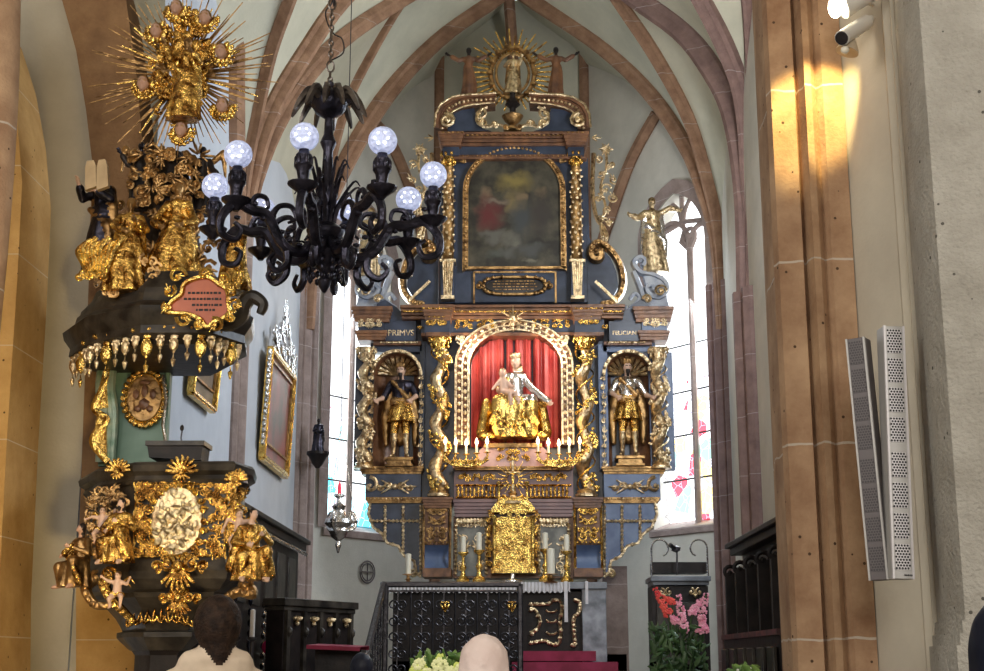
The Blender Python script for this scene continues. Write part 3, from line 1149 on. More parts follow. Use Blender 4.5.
def cornice(g, x0, x1, ytop, ybot, Y, Yb, steps=4, over=3.0, flip=False):
    """stepped moulding: widest at the top"""
    for i in range(steps):
        ya = ytop + (ybot - ytop) * i / steps
        yb = ytop + (ybot - ytop) * (i + 1) / steps
        k = (steps - 1 - i) if not flip else i
        o = over * k / max(steps - 1, 1)
        rect(g, x0 - o, ya, x1 + o, yb, Y - o * .014, Yb)
    return g


altar = thing('high_altar', 'tall carved and gilded two-storey baroque high altar in dark blue and brown', 'altar', (PX(512.6, 661, YA), YA, FLOORZ))
# -- backboards and body
g = G()
rect(g, 398, 305, 627, 500, YA + .25, YA + .75)            # lower storey core
g.out('core', M['blue'], altar, bevel=.01)
for sgn, nm in ((-1, 'left'), (1, 'right')):
    fx = (lambda x: x) if sgn > 0 else sx_
    def R(g, x0, y0, x1, y1, *a):
        xa, xb = fx(x0), fx(x1)
        return rect(g, min(xa, xb), y0, max(xa, xb), y1, *a)
    def LL(pts, Y=YA): return [U(fx(x), y, Y) for x, y in pts]
    bl = M['blueL'] if sgn > 0 else M['blue']  # left half takes the darker blue: its shade is put into the colour
    # side bay with niche
    g = G()
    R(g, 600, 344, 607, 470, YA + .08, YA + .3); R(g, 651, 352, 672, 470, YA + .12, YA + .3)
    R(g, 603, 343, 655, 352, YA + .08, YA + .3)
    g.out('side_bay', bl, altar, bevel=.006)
    # niche: half-round back, built as a curved shell
    g = G()
    rows = []
    x0, zb = U(fx(607), 468); x1, zt = U(fx(651), 352)
    cx, r = (x0 + x1) / 2, abs(x1 - x0) / 2
    zs = zt - r
    for k in range(13):
        a = PI * k / 12
        rows.append([(cx - r * math.cos(a), YA + .06 + r * .8 * math.sin(a), z) for z in (zb, (zb + zs) / 2, zs)])
    g.grid(rows)
    rows = []
    for j in range(7):
        b = PI / 2 * j / 6
        rows.append([(cx - r * math.cos(PI * k / 12) * math.cos(b), YA + .06 + r * .8 * math.sin(PI * k / 12) * math.cos(b) , zs + r * math.sin(b)) for k in range(13)])
    g.grid(rows)
    g.out('niche', M['brownw'], altar, label='brown curved niche')
    # gold shell rays in the head of the niche, gilded edge
    g = G()
    for k in range(11):
        a = PI * (k + .5) / 11
        g.tube([(cx + .05 * math.cos(a), YA + .06 + .75 * r * .9, zs + .04), (cx + r * .88 * math.cos(a), YA + .05 + r * .25, zs + r * .88 * math.sin(a))], [.012, .032], 6)
    ap = arch_pts(cx - r, cx + r, zs, zt)
    band(g, ap, arch_pts(cx - r - .045, cx + r + .045, zs, zt + .045), YA + .0, YA + .12)
    for k in range(12):
        a = PI * k / 11
        g.ball((cx + (r + .02) * math.cos(a), YA - .01, zs + (r + .02) * math.sin(a)), .028, 1)
    for X in (cx - r - .03, cx + r + .03):
        for k in range(11):
            z = zb + (zs - zb) * (k + .5) / 11
            spiral(g, X, z, YA + .03, .04, .9, (PI / 2) * (k % 4), 1 if k % 2 else -1, .016, 4, k=7)
            leaf(g, X, z, YA + .03, PI / 2, .09, .03)
    g.out('niche_frame', M['goldp'], altar)
    # entablature piece of side bay: name tablet, cornice, block over the outer column
    g = G()
    cornice(g, *sorted((fx(636), fx(671))), 306, 322, YA - .12, YA + .3, 4, 3)
    cornice(g, *sorted((fx(640), fx(668))), 330, 340, YA - .1, YA + .3, 3, 2)
    R(g, 604, 341, 652, 345, YA - .02, YA + .3)
    g.out('side_cornice', M['brownw'], altar, bevel=.005)
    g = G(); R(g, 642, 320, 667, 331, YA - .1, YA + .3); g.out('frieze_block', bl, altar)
    g = G(); R(g, 609, 321, 648, 341, YA - .04, YA + .2)
    tb = LL([(640, 300), (648, 304), (651, 318), (648, 323), (612, 323), (622, 314), (628, 308)])
    g.prism(tb, YA - .03, YA + .12)
    g.out('name_tablet', M['blue'], altar, bevel=.004)
    tc = bpy.data.curves.new('lettering', 'FONT'); tc.body = 'PRIMVS' if sgn < 0 else 'FELICIAN'
    tc.size = .125 if sgn < 0 else .088; tc.extrude = .004; tc.align_x = 'CENTER'; tc.align_y = 'CENTER'
    tcn = U(401 if sgn < 0 else 624.5, 333, YA - .05)
    tob = bpy.data.objects.new('tmp', tc); COL.objects.link(tob)
    tme = bpy.data.meshes.new_from_object(tob.evaluated_get(bpy.context.evaluated_depsgraph_get())); bpy.data.objects.remove(tob)
    to = bpy.data.objects.new('lettering', tme); COL.objects.link(to); to.parent = altar
    to.location = Vector((tcn[0], YA - .046, tcn[1])) - Vector(altar['_w']); to.rotation_euler = (PI / 2, 0, 0)
    tme.materials.clear(); tme.materials.append(M['goldp'])
    # dentil and leaf ornament on the cornices
    g = G()
    for k in range(7):
        x = 608 + k * 6
        z = U(fx(x), 343); g.ball((z[0], YA - .05, z[1]), .02, 1)
    g.tube([(U(fx(607), 343)[0], YA - .04, U(fx(607), 343)[1]), (U(fx(645), 343)[0], YA - .04, U(fx(645), 343)[1])], .01, 4)
    g.out('cornice_beads', M['goldp'], altar); g = G()
    ornament(g, *sorted((U(fx(643), 325)[0], U(fx(666), 325)[0])), U(0, 330)[1], U(0, 321)[1], YA - .12, .07, 5)
    g.out('frieze_foliage', M['goldp'], altar); g = G()
    for (x, y, rr, d_) in ((660, 292, .10, 1), (647, 300, .07, -1), (604, 312, .06, 1), (598, 318, .05, -1)):
        c = U(fx(x), y); spiral(g, c[0], c[1], YA - .06, rr, 1.4, 0 if sgn * d_ > 0 else PI, d_ * sgn, .022)
        g.out('scroll', M['goldp'], altar); g = G()
    # predella panel under the niche
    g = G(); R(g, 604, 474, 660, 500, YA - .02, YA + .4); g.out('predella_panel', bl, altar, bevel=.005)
    g = G(); cornice(g, *sorted((fx(604), fx(664))), 466, 474, YA - .02, YA + .4, 3, 2.5); cornice(g, *sorted((fx(604), fx(658))), 497, 503, YA - .02, YA + .4, 3, 2)
    g.out('predella_ledge', M['goldd'], altar, bevel=.003)
    g = G()
    c = U(fx(630), 487)
    for k in (-1, 1):
        spiral(g, c[0] + k * .09, c[1], YA - .03, .065, 1.2, 0 if k > 0 else PI, k, .02); spiral(g, c[0] + k * .22, c[1] - .01, YA - .03, .05, 1.2, PI if k > 0 else 0, k, .018)
        leaf(g, c[0] + k * .04, c[1], YA - .04, 0 if k > 0 else PI, .3, .05)
    g.ball((c[0], YA - .05, c[1]), .045, 2); g.tube([(c[0] - .3, YA - .03, c[1]), (c[0] + .3, YA - .03, c[1])], .012, 4)
    a_, b_ = U(fx(606), 499), U(fx(656), 499); beads(g, a_, b_, YA - .05, 13, .014)
    g.out('predella_ornament', M['goldp'], altar); g = G()
    q0 = U(fx(655), 486); spiral(g, q0[0], q0[1], YA - .05, .13, .8, PI / 2 if sgn > 0 else PI / 2, 1 if sgn > 0 else -1, .03)
    g.out('hook_scroll', M['goldp'], altar)
    # lower wing with stepped and curved underside, gold lattice
    poly = [(604, 503), (655, 503), (657, 514), (652, 527), (643, 534), (638, 543), (627, 546), (621, 556), (611, 561), (609, 572), (604, 577)]
    g = G(); g.prism(LL(poly), YA + .02, YA + .32); g.out('lower_wing', bl, altar)
    g = G()
    g.tube([(x, YA + .0, z) for x, z in LL(poly[1:])], .022, 6)
    for a_, b_ in zip(poly[1:], poly[2:]):
        m_ = U(fx((a_[0] + b_[0]) / 2), (a_[1] + b_[1]) / 2); g.ball((m_[0], YA - .01, m_[1]), .033, 1)
    for x in (604.5, 622, 640):
        yb = 575 if x < 610 else (553 if x < 630 else 538)
        a_, b_ = U(fx(x), 505), U(fx(x), yb)
        g.tube([(a_[0], YA, a_[1]), (b_[0], YA, b_[1])], .016, 5)
        beads(g, a_, b_, YA - .012, int((yb - 505) / 4), .028)
    a_, b_ = U(fx(606), 521), U(fx(654), 521); g.tube([(a_[0], YA, a_[1]), (b_[0], YA, b_[1])], .014, 5); beads(g, a_, b_, YA - .012, 12, .028)
    c = U(fx(611), 574); spiral(g, c[0], c[1], YA - .02, .06, 1.1, PI / 2, -sgn, .022)
    g.out('wing_lattice', M['goldp'], altar)
    # pedestal under the main column
    g = G(); cornice(g, *sorted((fx(575), fx(601))), 497, 508, YA - .35, YA + .2, 4, 2.5)
    g.out('pedestal_cornice', M['brownw'], altar, bevel=.005)
    g = G(); R(g, 574, 568, 603, 577, YA - .36, YA + .2); g.out('pedestal_base', M['brownw'], altar, bevel=.005)
    g = G(); R(g, 577, 508, 601, 545, YA - .3, YA + .2); g.out('pedestal', M['brownw'], altar, bevel=.005)
    g = G()
    x0, z0 = U(fx(576), 570, YA - .3); x1, z1 = U(fx(601), 544, YA - .3)
    xa, xb = min(x0, x1), max(x0, x1)
    g.grid([[(xa, YA - .3 + .12 * math.sin(PI * k / 8), z0 + (z1 - z0) * k / 8), (xb, YA - .3 + .12 * math.sin(PI * k / 8), z0 + (z1 - z0) * k / 8)] for k in range(9)])
    g.box(xa, xb, YA - .17, YA + .2, z0, z1)
    g.out('concave_panel', M['blueL'], altar)
    g = G()
    ornament(g, xa + .02, xb - .02, U(0, 543)[1], U(0, 510)[1], YA - .34, .11, 11)
    for k in range(6):
        g.ball((xa + (xb - xa) * (k + .5) / 6, YA - .34, U(0, 545)[1]), .026, 1)
    g.tube([(xa - .01, YA - .32, z0), (xa - .01, YA - .32, U(0, 508)[1])], .02, 5); g.tube([(xb + .01, YA - .32, z0), (xb + .01, YA - .32, U(0, 508)[1])], .02, 5)
    g.out('pedestal_ornament', M['goldd'] if sgn < 0 else M['gold'], altar)  # darker gilding on the left paints in that side's shade

    # twisted columns with their capitals and bases
    for (xc, yt, yb, wpx, YY, gm, turns) in ((586.5, 350, 490, 9.5, YA - .15, 'goldb', 3.2), (661, 360, 462, 8.5, YA - .05, 'goldp', 2.9)):
        cx, zb2 = U(fx(xc), yb, YY); _, zt2 = U(fx(xc), yt, YY)
        rr = wpx / F * YY * .95
        g = G(); rows = []
        n = 46
        for i in range(n + 1):
            t = i / n
            a = sgn * turns * 2 * PI * t
            z = zb2 + (zt2 - zb2) * t
            oc = rr * .42
            rad = rr * (.74 - .10 * t) * (1 + .12 * math.sin(turns * 4 * PI * t))
            rows.append([(cx + oc * math.cos(a) + rad * math.cos(b), YY + oc * math.sin(a) + rad * math.sin(b), z) for b in [2 * PI * k / 12 for k in range(12)]])
        g.grid(rows, closed_u=True, cap=True)
        col = g.out('column', M['goldp'] if gm == 'goldp' else M['goldp'], altar, label='twisted column')
        g = G()
        vine = []
        for i in range(61):
            t = i / 60; a = sgn * (turns * 2 * PI * t + 2.2); z = zb2 + (zt2 - zb2) * t
            vine.append((cx + rr * 1.0 * math.cos(a), YY + rr * 1.0 * math.sin(a), z))
        g.tube(vine, .014, 4)
        for i in range(0, 180):
            a = sgn * turns * 2 * PI * i / 180 + RND.uniform(-1.3, 1.3) - PI / 2; p = (cx + rr * 1.0 * math.cos(a) + rr * .3 * math.cos(sgn * turns * 2 * PI * i / 180), YY + rr * 1.0 * math.sin(a), zb2 + (zt2 - zb2) * i / 180)
            if p[1] < YY + .02:
                g.ball((p[0], p[1] - .015, p[2] + RND.uniform(-.02, .02)), (RND.uniform(.02, .042), .022, RND.uniform(.02, .035)), 1, RY(RND.uniform(0, 3)))
        g.out('vine', M[gm], col)
        g = G()
        g.lathe([(rr * 1.25, zb2 - .10), (rr * 1.25, zb2 - .06), (rr * 1.0, zb2 - .05), (rr * 1.15, zb2 - .02), (rr * .8, zb2 + .01)], (cx, YY, 0), 14)
        g.out('base', M['goldp'], col)
        g = G()
        h = rr * 1.5
        g.lathe([(rr * .7, zt2 - .01), (rr * .8, zt2 + .01), (rr * .75, zt2 + .03), (rr * 1.1, zt2 + h), (rr * 1.3, zt2 + h)], (cx, YY, 0), 12)
        for q_ in range(8):
            a = 2 * PI * q_ / 8
            for hh, ro in ((.35, 1.0), (.75, 1.2)):
                g.ball((cx + rr * ro * math.cos(a + hh), YY + rr * ro * math.sin(a + hh), zt2 + h * hh), (.022, .022, .04), 1)
        for q_ in (-1, 1):
            spiral(g, cx + q_ * rr * 1.1, zt2 + h * .85, YY - rr * .8, .035, 1.2, PI / 2, q_, .014)
        g.out('capital', M[gm], col)

    # ---- upper storey
    g = G()
    cx, zb2 = U(fx(577), 262); _, zt2 = U(fx(577), 168)
    rr = .085
    g.lathe([(rr * 1.2, zb2), (rr * 1.2, zb2 + .03), (rr, zb2 + .05), (rr * 1.03, zb2 + .5), (rr * .86, zt2 - .03), (rr * .95, zt2)], (cx, YA + .0, 0), 16, ripple=lambda a, z: 1 + .04 * math.sin(6 * a + 9 * z) * math.sin(22 * z))
    col = g.out('upper_column', M['goldd'], altar)
    g = G()
    for i in range(46):
        t = i / 46; a = PI + PI * ((i * .618) % 1)
        g.ball((cx + rr * math.cos(a), YA + rr * math.sin(a), zb2 + .08 + (zt2 - zb2 - .1) * t), (.022, .012, .03), 1, RY(i))
    g.out('vine', M['goldp'], col)
    g = G()
    h = U(0, 155)[1] - zt2
    g.lathe([(rr * .85, zt2), (rr * .8, zt2 + .02), (rr * 1.2, zt2 + h), (rr * 1.5, zt2 + h)], (cx, YA, 0), 12)
    for q_ in range(8):
        a = 2 * PI * q_ / 8
        g.ball((cx + rr * 1.1 * math.cos(a), YA + rr * 1.1 * math.sin(a), zt2 + h * .4), (.03, .03, .05), 1)
        g.ball((cx + rr * 1.4 * math.cos(a + .4), YA + rr * 1.4 * math.sin(a + .4), zt2 + h * .8), (.03, .03, .04), 1)
    g.out('capital', M['gold'], col)
    g = G()   # fluted tapering pedestal
    x0, z0 = U(fx(577), 297); z1 = U(fx(577), 263)[1]
    for i in range(5):
        o = (i - 2) * .036
        g.tube([(cx + o * .7, YA - .07, z0), (cx + o, YA - .09, z1)], [.013, .018], 6)
    g.box(cx - .12, cx + .12, YA - .12, YA + .12, z1 - .01, z1 + .03); g.box(cx - .1, cx + .1, YA - .1, YA + .1, z0 - .05, z0)
    g.out('upper_pedestal_fluting', M['goldp'], altar)
    g = G(); g.box(cx - .095, cx + .095, YA - .07, YA + .1, z0, z1); g.out('upper_pedestal', M['blue'], altar)
    # big volute beside the upper storey
    g = G()
    vol = [(591, 302), (606, 303), (616, 297), (621, 285), (619, 270), (612, 256), (602, 247), (592, 240), (588, 232), (588, 302)]
    g.prism([U(fx(x), y) for x, y in [(588, 232), (592, 240), (602, 247), (611, 256), (617, 270), (619, 285), (612, 297), (606, 303), (588, 303)]], YA + .1, YA + .4)
    g.out('volute_panel', M['blue'], altar)
    g = G()
    path = catmull([(U(fx(x), y)[0], YA + .05, U(fx(x), y)[1]) for x, y in [(601, 249), (600, 258), (593, 258), (591, 250), (597, 242), (608, 247), (618, 260), (623, 277), (621, 292), (612, 302), (602, 304)]], 5)
    g.tube(path, .062, 6, flat=1.8)
    for p in path[14::2]:
        g.ball((p[0], p[1] - .10, p[2]), .032, 1)
    spiral(g, *U(fx(596), 251), YA - .03, .08, 1.3, 0, sgn, .025)
    g.out('volute', M['goldd'], altar)
    g = G()
    a_, b_ = U(fx(595), 283), U(fx(617), 304); g.tube([(a_[0], YA - .1, a_[1]), (b_[0], YA - .1, b_[1])], .03, 4)
    g.out('slanting_rail', M['goldp'], altar)
    # foliage wing
    g = G()
    wing = [(606, 148, .07, 1), (599, 158, .06, -1), (612, 162, .07, 1), (601, 172, .06, 1), (614, 178, .065, -1), (606, 187, .09, 1), (598, 196, .07, -1), (614, 196, .08, 1), (608, 208, .07, -1), (600, 217, .06, 1), (610, 222, .05, 1), (605, 234, .05, -1)]
    for i, (x, y, rr_, d_) in enumerate(wing):
        c = U(fx(x), y); spiral(g, c[0], c[1], YA + .1, rr_, 1.1, i * 1.3, d_ * sgn, .018, 5); leaf(g, c[0], c[1], YA + .08, i * 2.1, .13, .04)
    st = [(604, 240), (601, 222), (606, 205), (601, 185), (607, 165), (606, 146)]
    g.tube(catmull([(U(fx(x), y)[0], YA + .12, U(fx(x), y)[1]) for x, y in st], 4), .022, 5)
    for k in range(6):
        c = U(fx(606), 147); leaf(g, c[0], c[1], YA + .1, k * PI / 3, .12, .05)
    st = [(594, 150), (593, 190), (597, 215), (604, 225), (607, 236), (598, 244)]
    g.tube(catmull([(U(fx(x), y)[0], YA + .14, U(fx(x), y)[1]) for x, y in st], 4), .035, 5)
    g.out('foliage_wing', M['goldp'], altar)
    # pediment half
    outer = [(513 + 77, 131), (589, 118), (584, 108), (573, 101), (560, 98.5), (545, 98), (529, 97)]
    inner = [(578, 131), (577, 121), (572, 114), (564, 110), (553, 107), (542, 106), (530, 105)]
    g = G(); band(g, LL(inner), LL(outer), YA - .1, YA + .25)
    band(g, [U(fx(x), y) for x, y in [(x + (x2 - x) * .7, y + (y2 - y) * .7) for (x, y), (x2, y2) in zip(inner, outer)]], LL(outer), YA - .16, YA + .25)
    g.out('pediment_arch', M['brownw'], altar)
    g = G()
    for i in range(18):
        t = i / 17 * (len(inner) - 1); j = min(int(t), len(inner) - 2); f = t - j
        x = (inner[j][0] * (1 - f) + inner[j + 1][0] * f) * .6 + (outer[j][0] * (1 - f) + outer[j + 1][0] * f) * .4
        y = (inner[j][1] * (1 - f) + inner[j + 1][1] * f) * .6 + (outer[j][1] * (1 - f) + outer[j + 1][1] * f) * .4
        c = U(fx(x), y); g.ball((c[0], YA - .12, c[1]), .026, 1)
    g.tube([(U(fx(x), y)[0], YA - .16, U(fx(x), y)[1]) for x, y in outer], .018, 5)
    g.tube([(U(fx(x), y)[0], YA - .11, U(fx(x), y)[1]) for x, y in inner], .016, 5)
    c = U(fx(578), 124); spiral(g, c[0], c[1], YA - .15, .12, 1.5, PI / 2, sgn, .035)
    for (x, y, rr_, a0, d_) in ((545, 115, .10, PI / 2, sgn), (543, 124, .07, -PI / 2, -sgn), (530, 125, .06, 0, sgn)):
        c = U(fx(x), y); spiral(g, c[0], c[1], YA - .05, rr_, 1.2, a0, d_, .026)
    g.tube(catmull([(U(fx(x), y)[0], YA - .05, U(fx(x), y)[1]) for x, y in [(538, 108), (546, 113), (548, 122), (540, 128), (528, 126), (518, 129)]], 4), .028, 5)
    c = U(fx(591), 141)
    leaf(g, c[0], c[1], YA - .12, 0 if sgn > 0 else PI, .16, .05)
    g.out('pediment_ornament', M['goldp'], altar)
    g = G()
    g.prism(LL([(580, 131), (577, 121), (572, 114), (564, 110), (551, 108), (549, 117), (549, 124), (541, 129), (534, 131)]), YA + .0, YA + .2)
    g.out('pediment_panel', M['blue'], altar)

# -- middle parts of the altar
g = G()
for (a_, b_) in ((574, 601), (424.5, 451)):
    cornice(g, a_, b_, 304, 320, YA - .34, YA + .3, 4, 3); rect(g, a_ + 1, 332, b_ - 1, 336, YA - .32, YA + .3)
cornice(g, 402, 623, 304, 319, YA - .14, YA + .3, 4, 2)
rect(g, 421, 332, 604, 336, YA - .1, YA + .3)
g.out('main_cornice', M['brownw'], altar, bevel=.006)
g = G()
for (a_, b_) in ((575, 600), (425, 450)):
    rect(g, a_, 319, b_, 333, YA - .3, YA + .3)
rect(g, 421, 319, 604, 334, YA - .06, YA + .3)
g.out('frieze', M['blue'], altar)
g = G()
for (a_, b_, yy) in ((577, 598, YA - .33), (427, 448, YA - .33), (455, 495, YA - .09), (531, 570, YA - .09), (602, 607, YA - .09), (418, 423, YA - .09)):
    ornament(g, U(a_, 326)[0], U(b_, 326)[0], U(0, 332)[1], U(0, 321)[1], yy, .075, int(a_)); g.out('frieze_foliage', M['gold'], altar); g = G()
for k in range(44):
    c = U(404 + k * 5.05, 311, YA - .2); yy = YA - .37 if (424 < 404 + k * 5.05 < 452 or 574 < 404 + k * 5.05 < 602) else YA - .18
    g.ball((c[0], yy, c[1]), (.026, .02, .02), 1)
g.tube([U3(404, 311, YA - .17), U3(621, 311, YA - .17)], .012, 4)
for a_, b_ in ((424, 452), (574, 602)):
    g.tube([U3(a_, 311, YA - .36), U3(b_, 311, YA - .36)], .012, 4)
g.out('cornice_beads', M['gold'], altar)
# centre niche arch
g = G()
ix0, zs_ = U(470, 366); ix1, _ = U(560.5, 366); zt_ = U(0, 334)[1]; zb_ = U(0, 447)[1]
ox0, ox1 = U(455, 366)[0], U(573, 366)[0]; zo = U(0, 323)[1]
ip = [(ix0, zb_)] + arch_pts(ix0, ix1, zs_, zt_, 20) + [(ix1, zb_)]
op = [(ox0, zb_)] + arch_pts(ox0, ox1, zs_, zo, 20) + [(ox1, zb_)]
band(g, ip, op, YA - .08, YA + .3)
g.out('niche_arch', M['brownw'], altar)
g = G()
def mix(f): return [(a * (1 - f) + c * f, b * (1 - f) + d * f) for (a, b), (c, d) in zip(ip, op)]
for f0, f1, yy in ((0, .16, -.14), (.86, 1.0, -.13), (.45, .55, -.12)):
    band(g, mix(f0), mix(f1), YA + yy, YA + .1)
for f in (.3, .71):
    line = mix(f)
    # evenly spaced studs
    Ls = [0]
    for a, b in zip(line, line[1:]):
        Ls.append(Ls[-1] + math.hypot(b[0] - a[0], b[1] - a[1]))
    N = 42
    for k in range(N):
        t = Ls[-1] * (k + .5) / N
        j = max(i for i in range(len(Ls)) if Ls[i] <= t)
        j = min(j, len(line) - 2)
        u = (t - Ls[j]) / (Ls[j + 1] - Ls[j])
        x = line[j][0] + (line[j + 1][0] - line[j][0]) * u; z = line[j][1] + (line[j + 1][1] - line[j][1]) * u
        g.ball((x, YA - .10, z), (.034, .03, .034), 1)
for k in (-1, 1):
    c = U(512.6 + k * 52, 342); ornament(g, c[0] - .09, c[0] + .09, c[1] - .07, c[1] + .1, YA - .12, .1, 3, sym=False)
c = U(513, 318, YA - .2)
for k in range(12):
    a = 2 * PI * k / 12
    g.tube([(c[0], YA - .2, c[1]), (c[0] + (.2 if k % 2 else .13) * math.cos(a), YA - .18, c[1] + (.2 if k % 2 else .13) * math.sin(a))], [.025, .004], 5)
g.ball((c[0], YA - .22, c[1]), .06, 2)
g.out('arch_gilding', M['goldp'], altar)
# niche back and floor
g = G(); rect(g, 470, 334, 561, 447, YA + .28, YA + .32)
g.out('niche_back', M['redc'], altar)
# shelf under the Madonna, purple plinth with gold
pinkm = mat('rose_marble', (.42, .24, .24), .35, 0, (.58, .38, .36), 5)
g = G()
g.prism(L2([(486, 447), (540, 447), (546, 452), (552, 466), (573, 467), (573, 470), (453, 470), (453, 467), (474, 466), (480, 452)]), YA - .2, YA + .3)
g.out('rose_marble_plinth', pinkm, altar, bevel=.006)
g = G(); rect(g, 484, 443, 542, 447.5, YA - .26, YA + .3); cornice(g, 455, 571, 466, 470, YA - .24, YA + .3, 2, 1)
g.out('plinth_ledge', M['goldd'], altar, bevel=.004)
g = G(); ornament(g, U(497, 457)[0], U(529, 457)[0], U(0, 464)[1], U(0, 450)[1], YA - .22, .09, 4)
g.out('plinth_ornament', M['gold'], altar)
purp = mat('purple_brown_wood', (.12, .065, .07), .35, 0, (.20, .11, .11), 4)
g = G(); rect(g, 454, 469, 573, 499, YA - .12, YA + .3); g.out('upper_predella', purp, altar)
g = G()
for s_ in (-1, 1):
    c0, c1 = sorted((U(512.6 + s_ * 17, 480)[0], U(512.6 + s_ * 54, 480)[0]))
    ornament(g, c0, c1, U(0, 484)[1], U(0, 475)[1], YA - .14, .085, 8)
    for k in range(10):
        c = U(512.6 + s_ * (18 + k * 4), 493); g.lathe([(.022, -.07), (.012, -.05), (.026, 0), (.012, .04), (.02, .07)], (c[0], YA - .15, c[1]), 8)
for yy in (486.5, 498.5, 470.5):
    a_, b_ = U(456, yy), U(571, yy); g.tube([(a_[0], YA - .14, a_[1]), (b_[0], YA - .14, b_[1])], .016, 5)
g.out('upper_predella_ornament', M['gold'], altar)
g = G(); cornice(g, 455, 572, 499, 517, YA - .3, YA + .3, 5, 2); g.out('predella_cornice', purp, altar, bevel=.005)
g = G(); rect(g, 453, 516, 574, 578, YA - .22, YA + .3); g.out('lower_predella', M['brownw'], altar)
for s_ in (-1, 1):
    f_ = (lambda x: 512.6 + s_ * x)
    g = G(); xa, xb = sorted((f_(26), f_(56))); rect(g, xa, 525, xb, 576, YA - .24, YA - .2); g.out('marble_panel', M['tabm'], altar, label='grey-green marble panel')
    g = G()
    a = U(xa, 525); b = U(xb, 576)
    for X in (a[0], b[0]):
        g.tube([(X, YA - .26, b[1]), (X, YA - .26, a[1])], .02, 5); beads(g, (X, b[1]), (X, a[1]), YA - .28, 12, .032)
    for k in range(9):
        X = a[0] + (b[0] - a[0]) * (k + .5) / 9; g.ball((X, YA - .28, a[1] + .03), (.03, .02, .05), 1); spiral(g, X, a[1] - .03, YA - .27, .03, 1, k, 1, .01, 4, k=7)
    ornament(g, a[0] + .03, b[0] - .03, b[1], a[1] - .08, YA - .26, .16, 21 + s_, th=.011, fill=.8)
    g.out('panel_tracery', M['goldp'], altar)
# tabernacle
g = G(); rect(g, 493, 517, 533, 571, YA - .5, YA)
ap = arch_pts(U(493, 517)[0], U(533, 517)[0], U(0, 517)[1], U(0, 504)[1], 10)
g.prism(ap, YA - .5, YA)
tab = g.out('tabernacle', M['goldb'], altar, bevel=.008)
g = G()
ornament(g, U(500, 517, YA - .5)[0], U(527, 517, YA - .5)[0], U(0, 562, YA - .5)[1], U(0, 510, YA - .5)[1], YA - .52, .075, 31)
g.out('door_relief', M['goldb'], tab)
g = G()
for x in (494.5, 533):
    a, b = U(x, 570, YA - .5), U(x, 516, YA - .5)
    g.lathe([(.045, a[1]), (.045, a[1] + .03), (.026, a[1] + .05), (.03, (a[1] + b[1]) / 2), (.024, b[1] - .05), (.045, b[1] - .02), (.045, b[1])], (a[0], YA - .54, 0), 10)
band(g, arch_pts(U(497, 517)[0], U(530, 517)[0], U(0, 517)[1], U(0, 508)[1], 10), arch_pts(U(492, 517)[0], U(535, 517)[0], U(0, 517)[1], U(0, 502)[1], 10), YA - .56, YA - .4)
rect(g, 491, 568, 536, 573, YA - .58, YA - .1)
g.out('frame', M['goldb'], tab)
g = G()
for s_ in (-1, 1):
    c = U(512.6 + s_ * 23, 522, YA - .4); ornament(g, c[0] - .06, c[0] + .06, U(0, 566, YA - .4)[1], U(0, 512, YA - .4)[1], YA - .42, .08, 9, sym=False)
g.out('side_foliage', M['gold'], tab)
# ---- upper storey body
g = G(); rect(g, 439, 158, 588, 303, YA + .12, YA + .55)
g.out('upper_core', M['blue'], altar, bevel=.01)
g = G(); cornice(g, 441, 585, 131, 146, YA - .06, YA + .5, 4, 3)
for a_ in (441, 566): cornice(g, a_, a_ + 20, 131, 145, YA - .2, YA + .4, 4, 3)
rect(g, 440, 154, 587, 159, YA - .04, YA + .5)
g.out('upper_cornice', M['brownw'], altar, bevel=.006)
g = G(); rect(g, 442, 145, 584, 155, YA - .02, YA + .4)
for a_ in (443, 568): rect(g, a_, 145, a_ + 16, 155, YA - .12, YA + .4)
g.out('upper_frieze', M['blue'], altar)
g = G()
for k in range(30):
    c = U(444 + k * 4.75, 138); g.ball((c[0], YA - (.24 if (k < 5 or k > 25) else .12), c[1]), (.024, .02, .018), 1)
    c = U(444 + k * 4.75, 157); g.ball((c[0], YA - .06, c[1]), .016, 1)
for s_ in (-1, 1):
    for x, y in ((60, 160), (56, 163), (51, 160)):
        pass
# painting frame
fx0, fzb = U(468, 267); fx1, _ = U(561, 267); fzs = U(0, 192)[1]; fzt = U(0, 153)[1]
ipf = [(fx0, fzb)] + arch_pts(fx0, fx1, fzs, fzt, 18) + [(fx1, fzb)]
opf = [(fx0 - .085, fzb - .06)] + arch_pts(fx0 - .085, fx1 + .085, fzs, fzt + .07, 18) + [(fx1 + .085, fzb - .06)]
band(g, ipf, opf, YA + .0, YA + .14)
line = [((a + c) / 2, (b + d) / 2) for (a, b), (c, d) in zip(ipf, opf)]
for (a, b), (c, d) in zip(line, line[1:]):
    n_ = max(1, round(math.hypot(c - a, d - b) / .075))
    for k in range(n_):
        g.ball((a + (c - a) * k / n_, YA - .01, b + (d - b) * k / n_), .03, 1)
rect(g, 463, 266, 567, 269, YA + .0, YA + .14)
for s_ in (-1, 1):
    c = U(512.6 + s_ * 47, 163); leaf(g, c[0], c[1], YA + .02, PI / 2 - s_ * .7, .18, .06)
g.out('painting_frame', M['goldd'], altar)
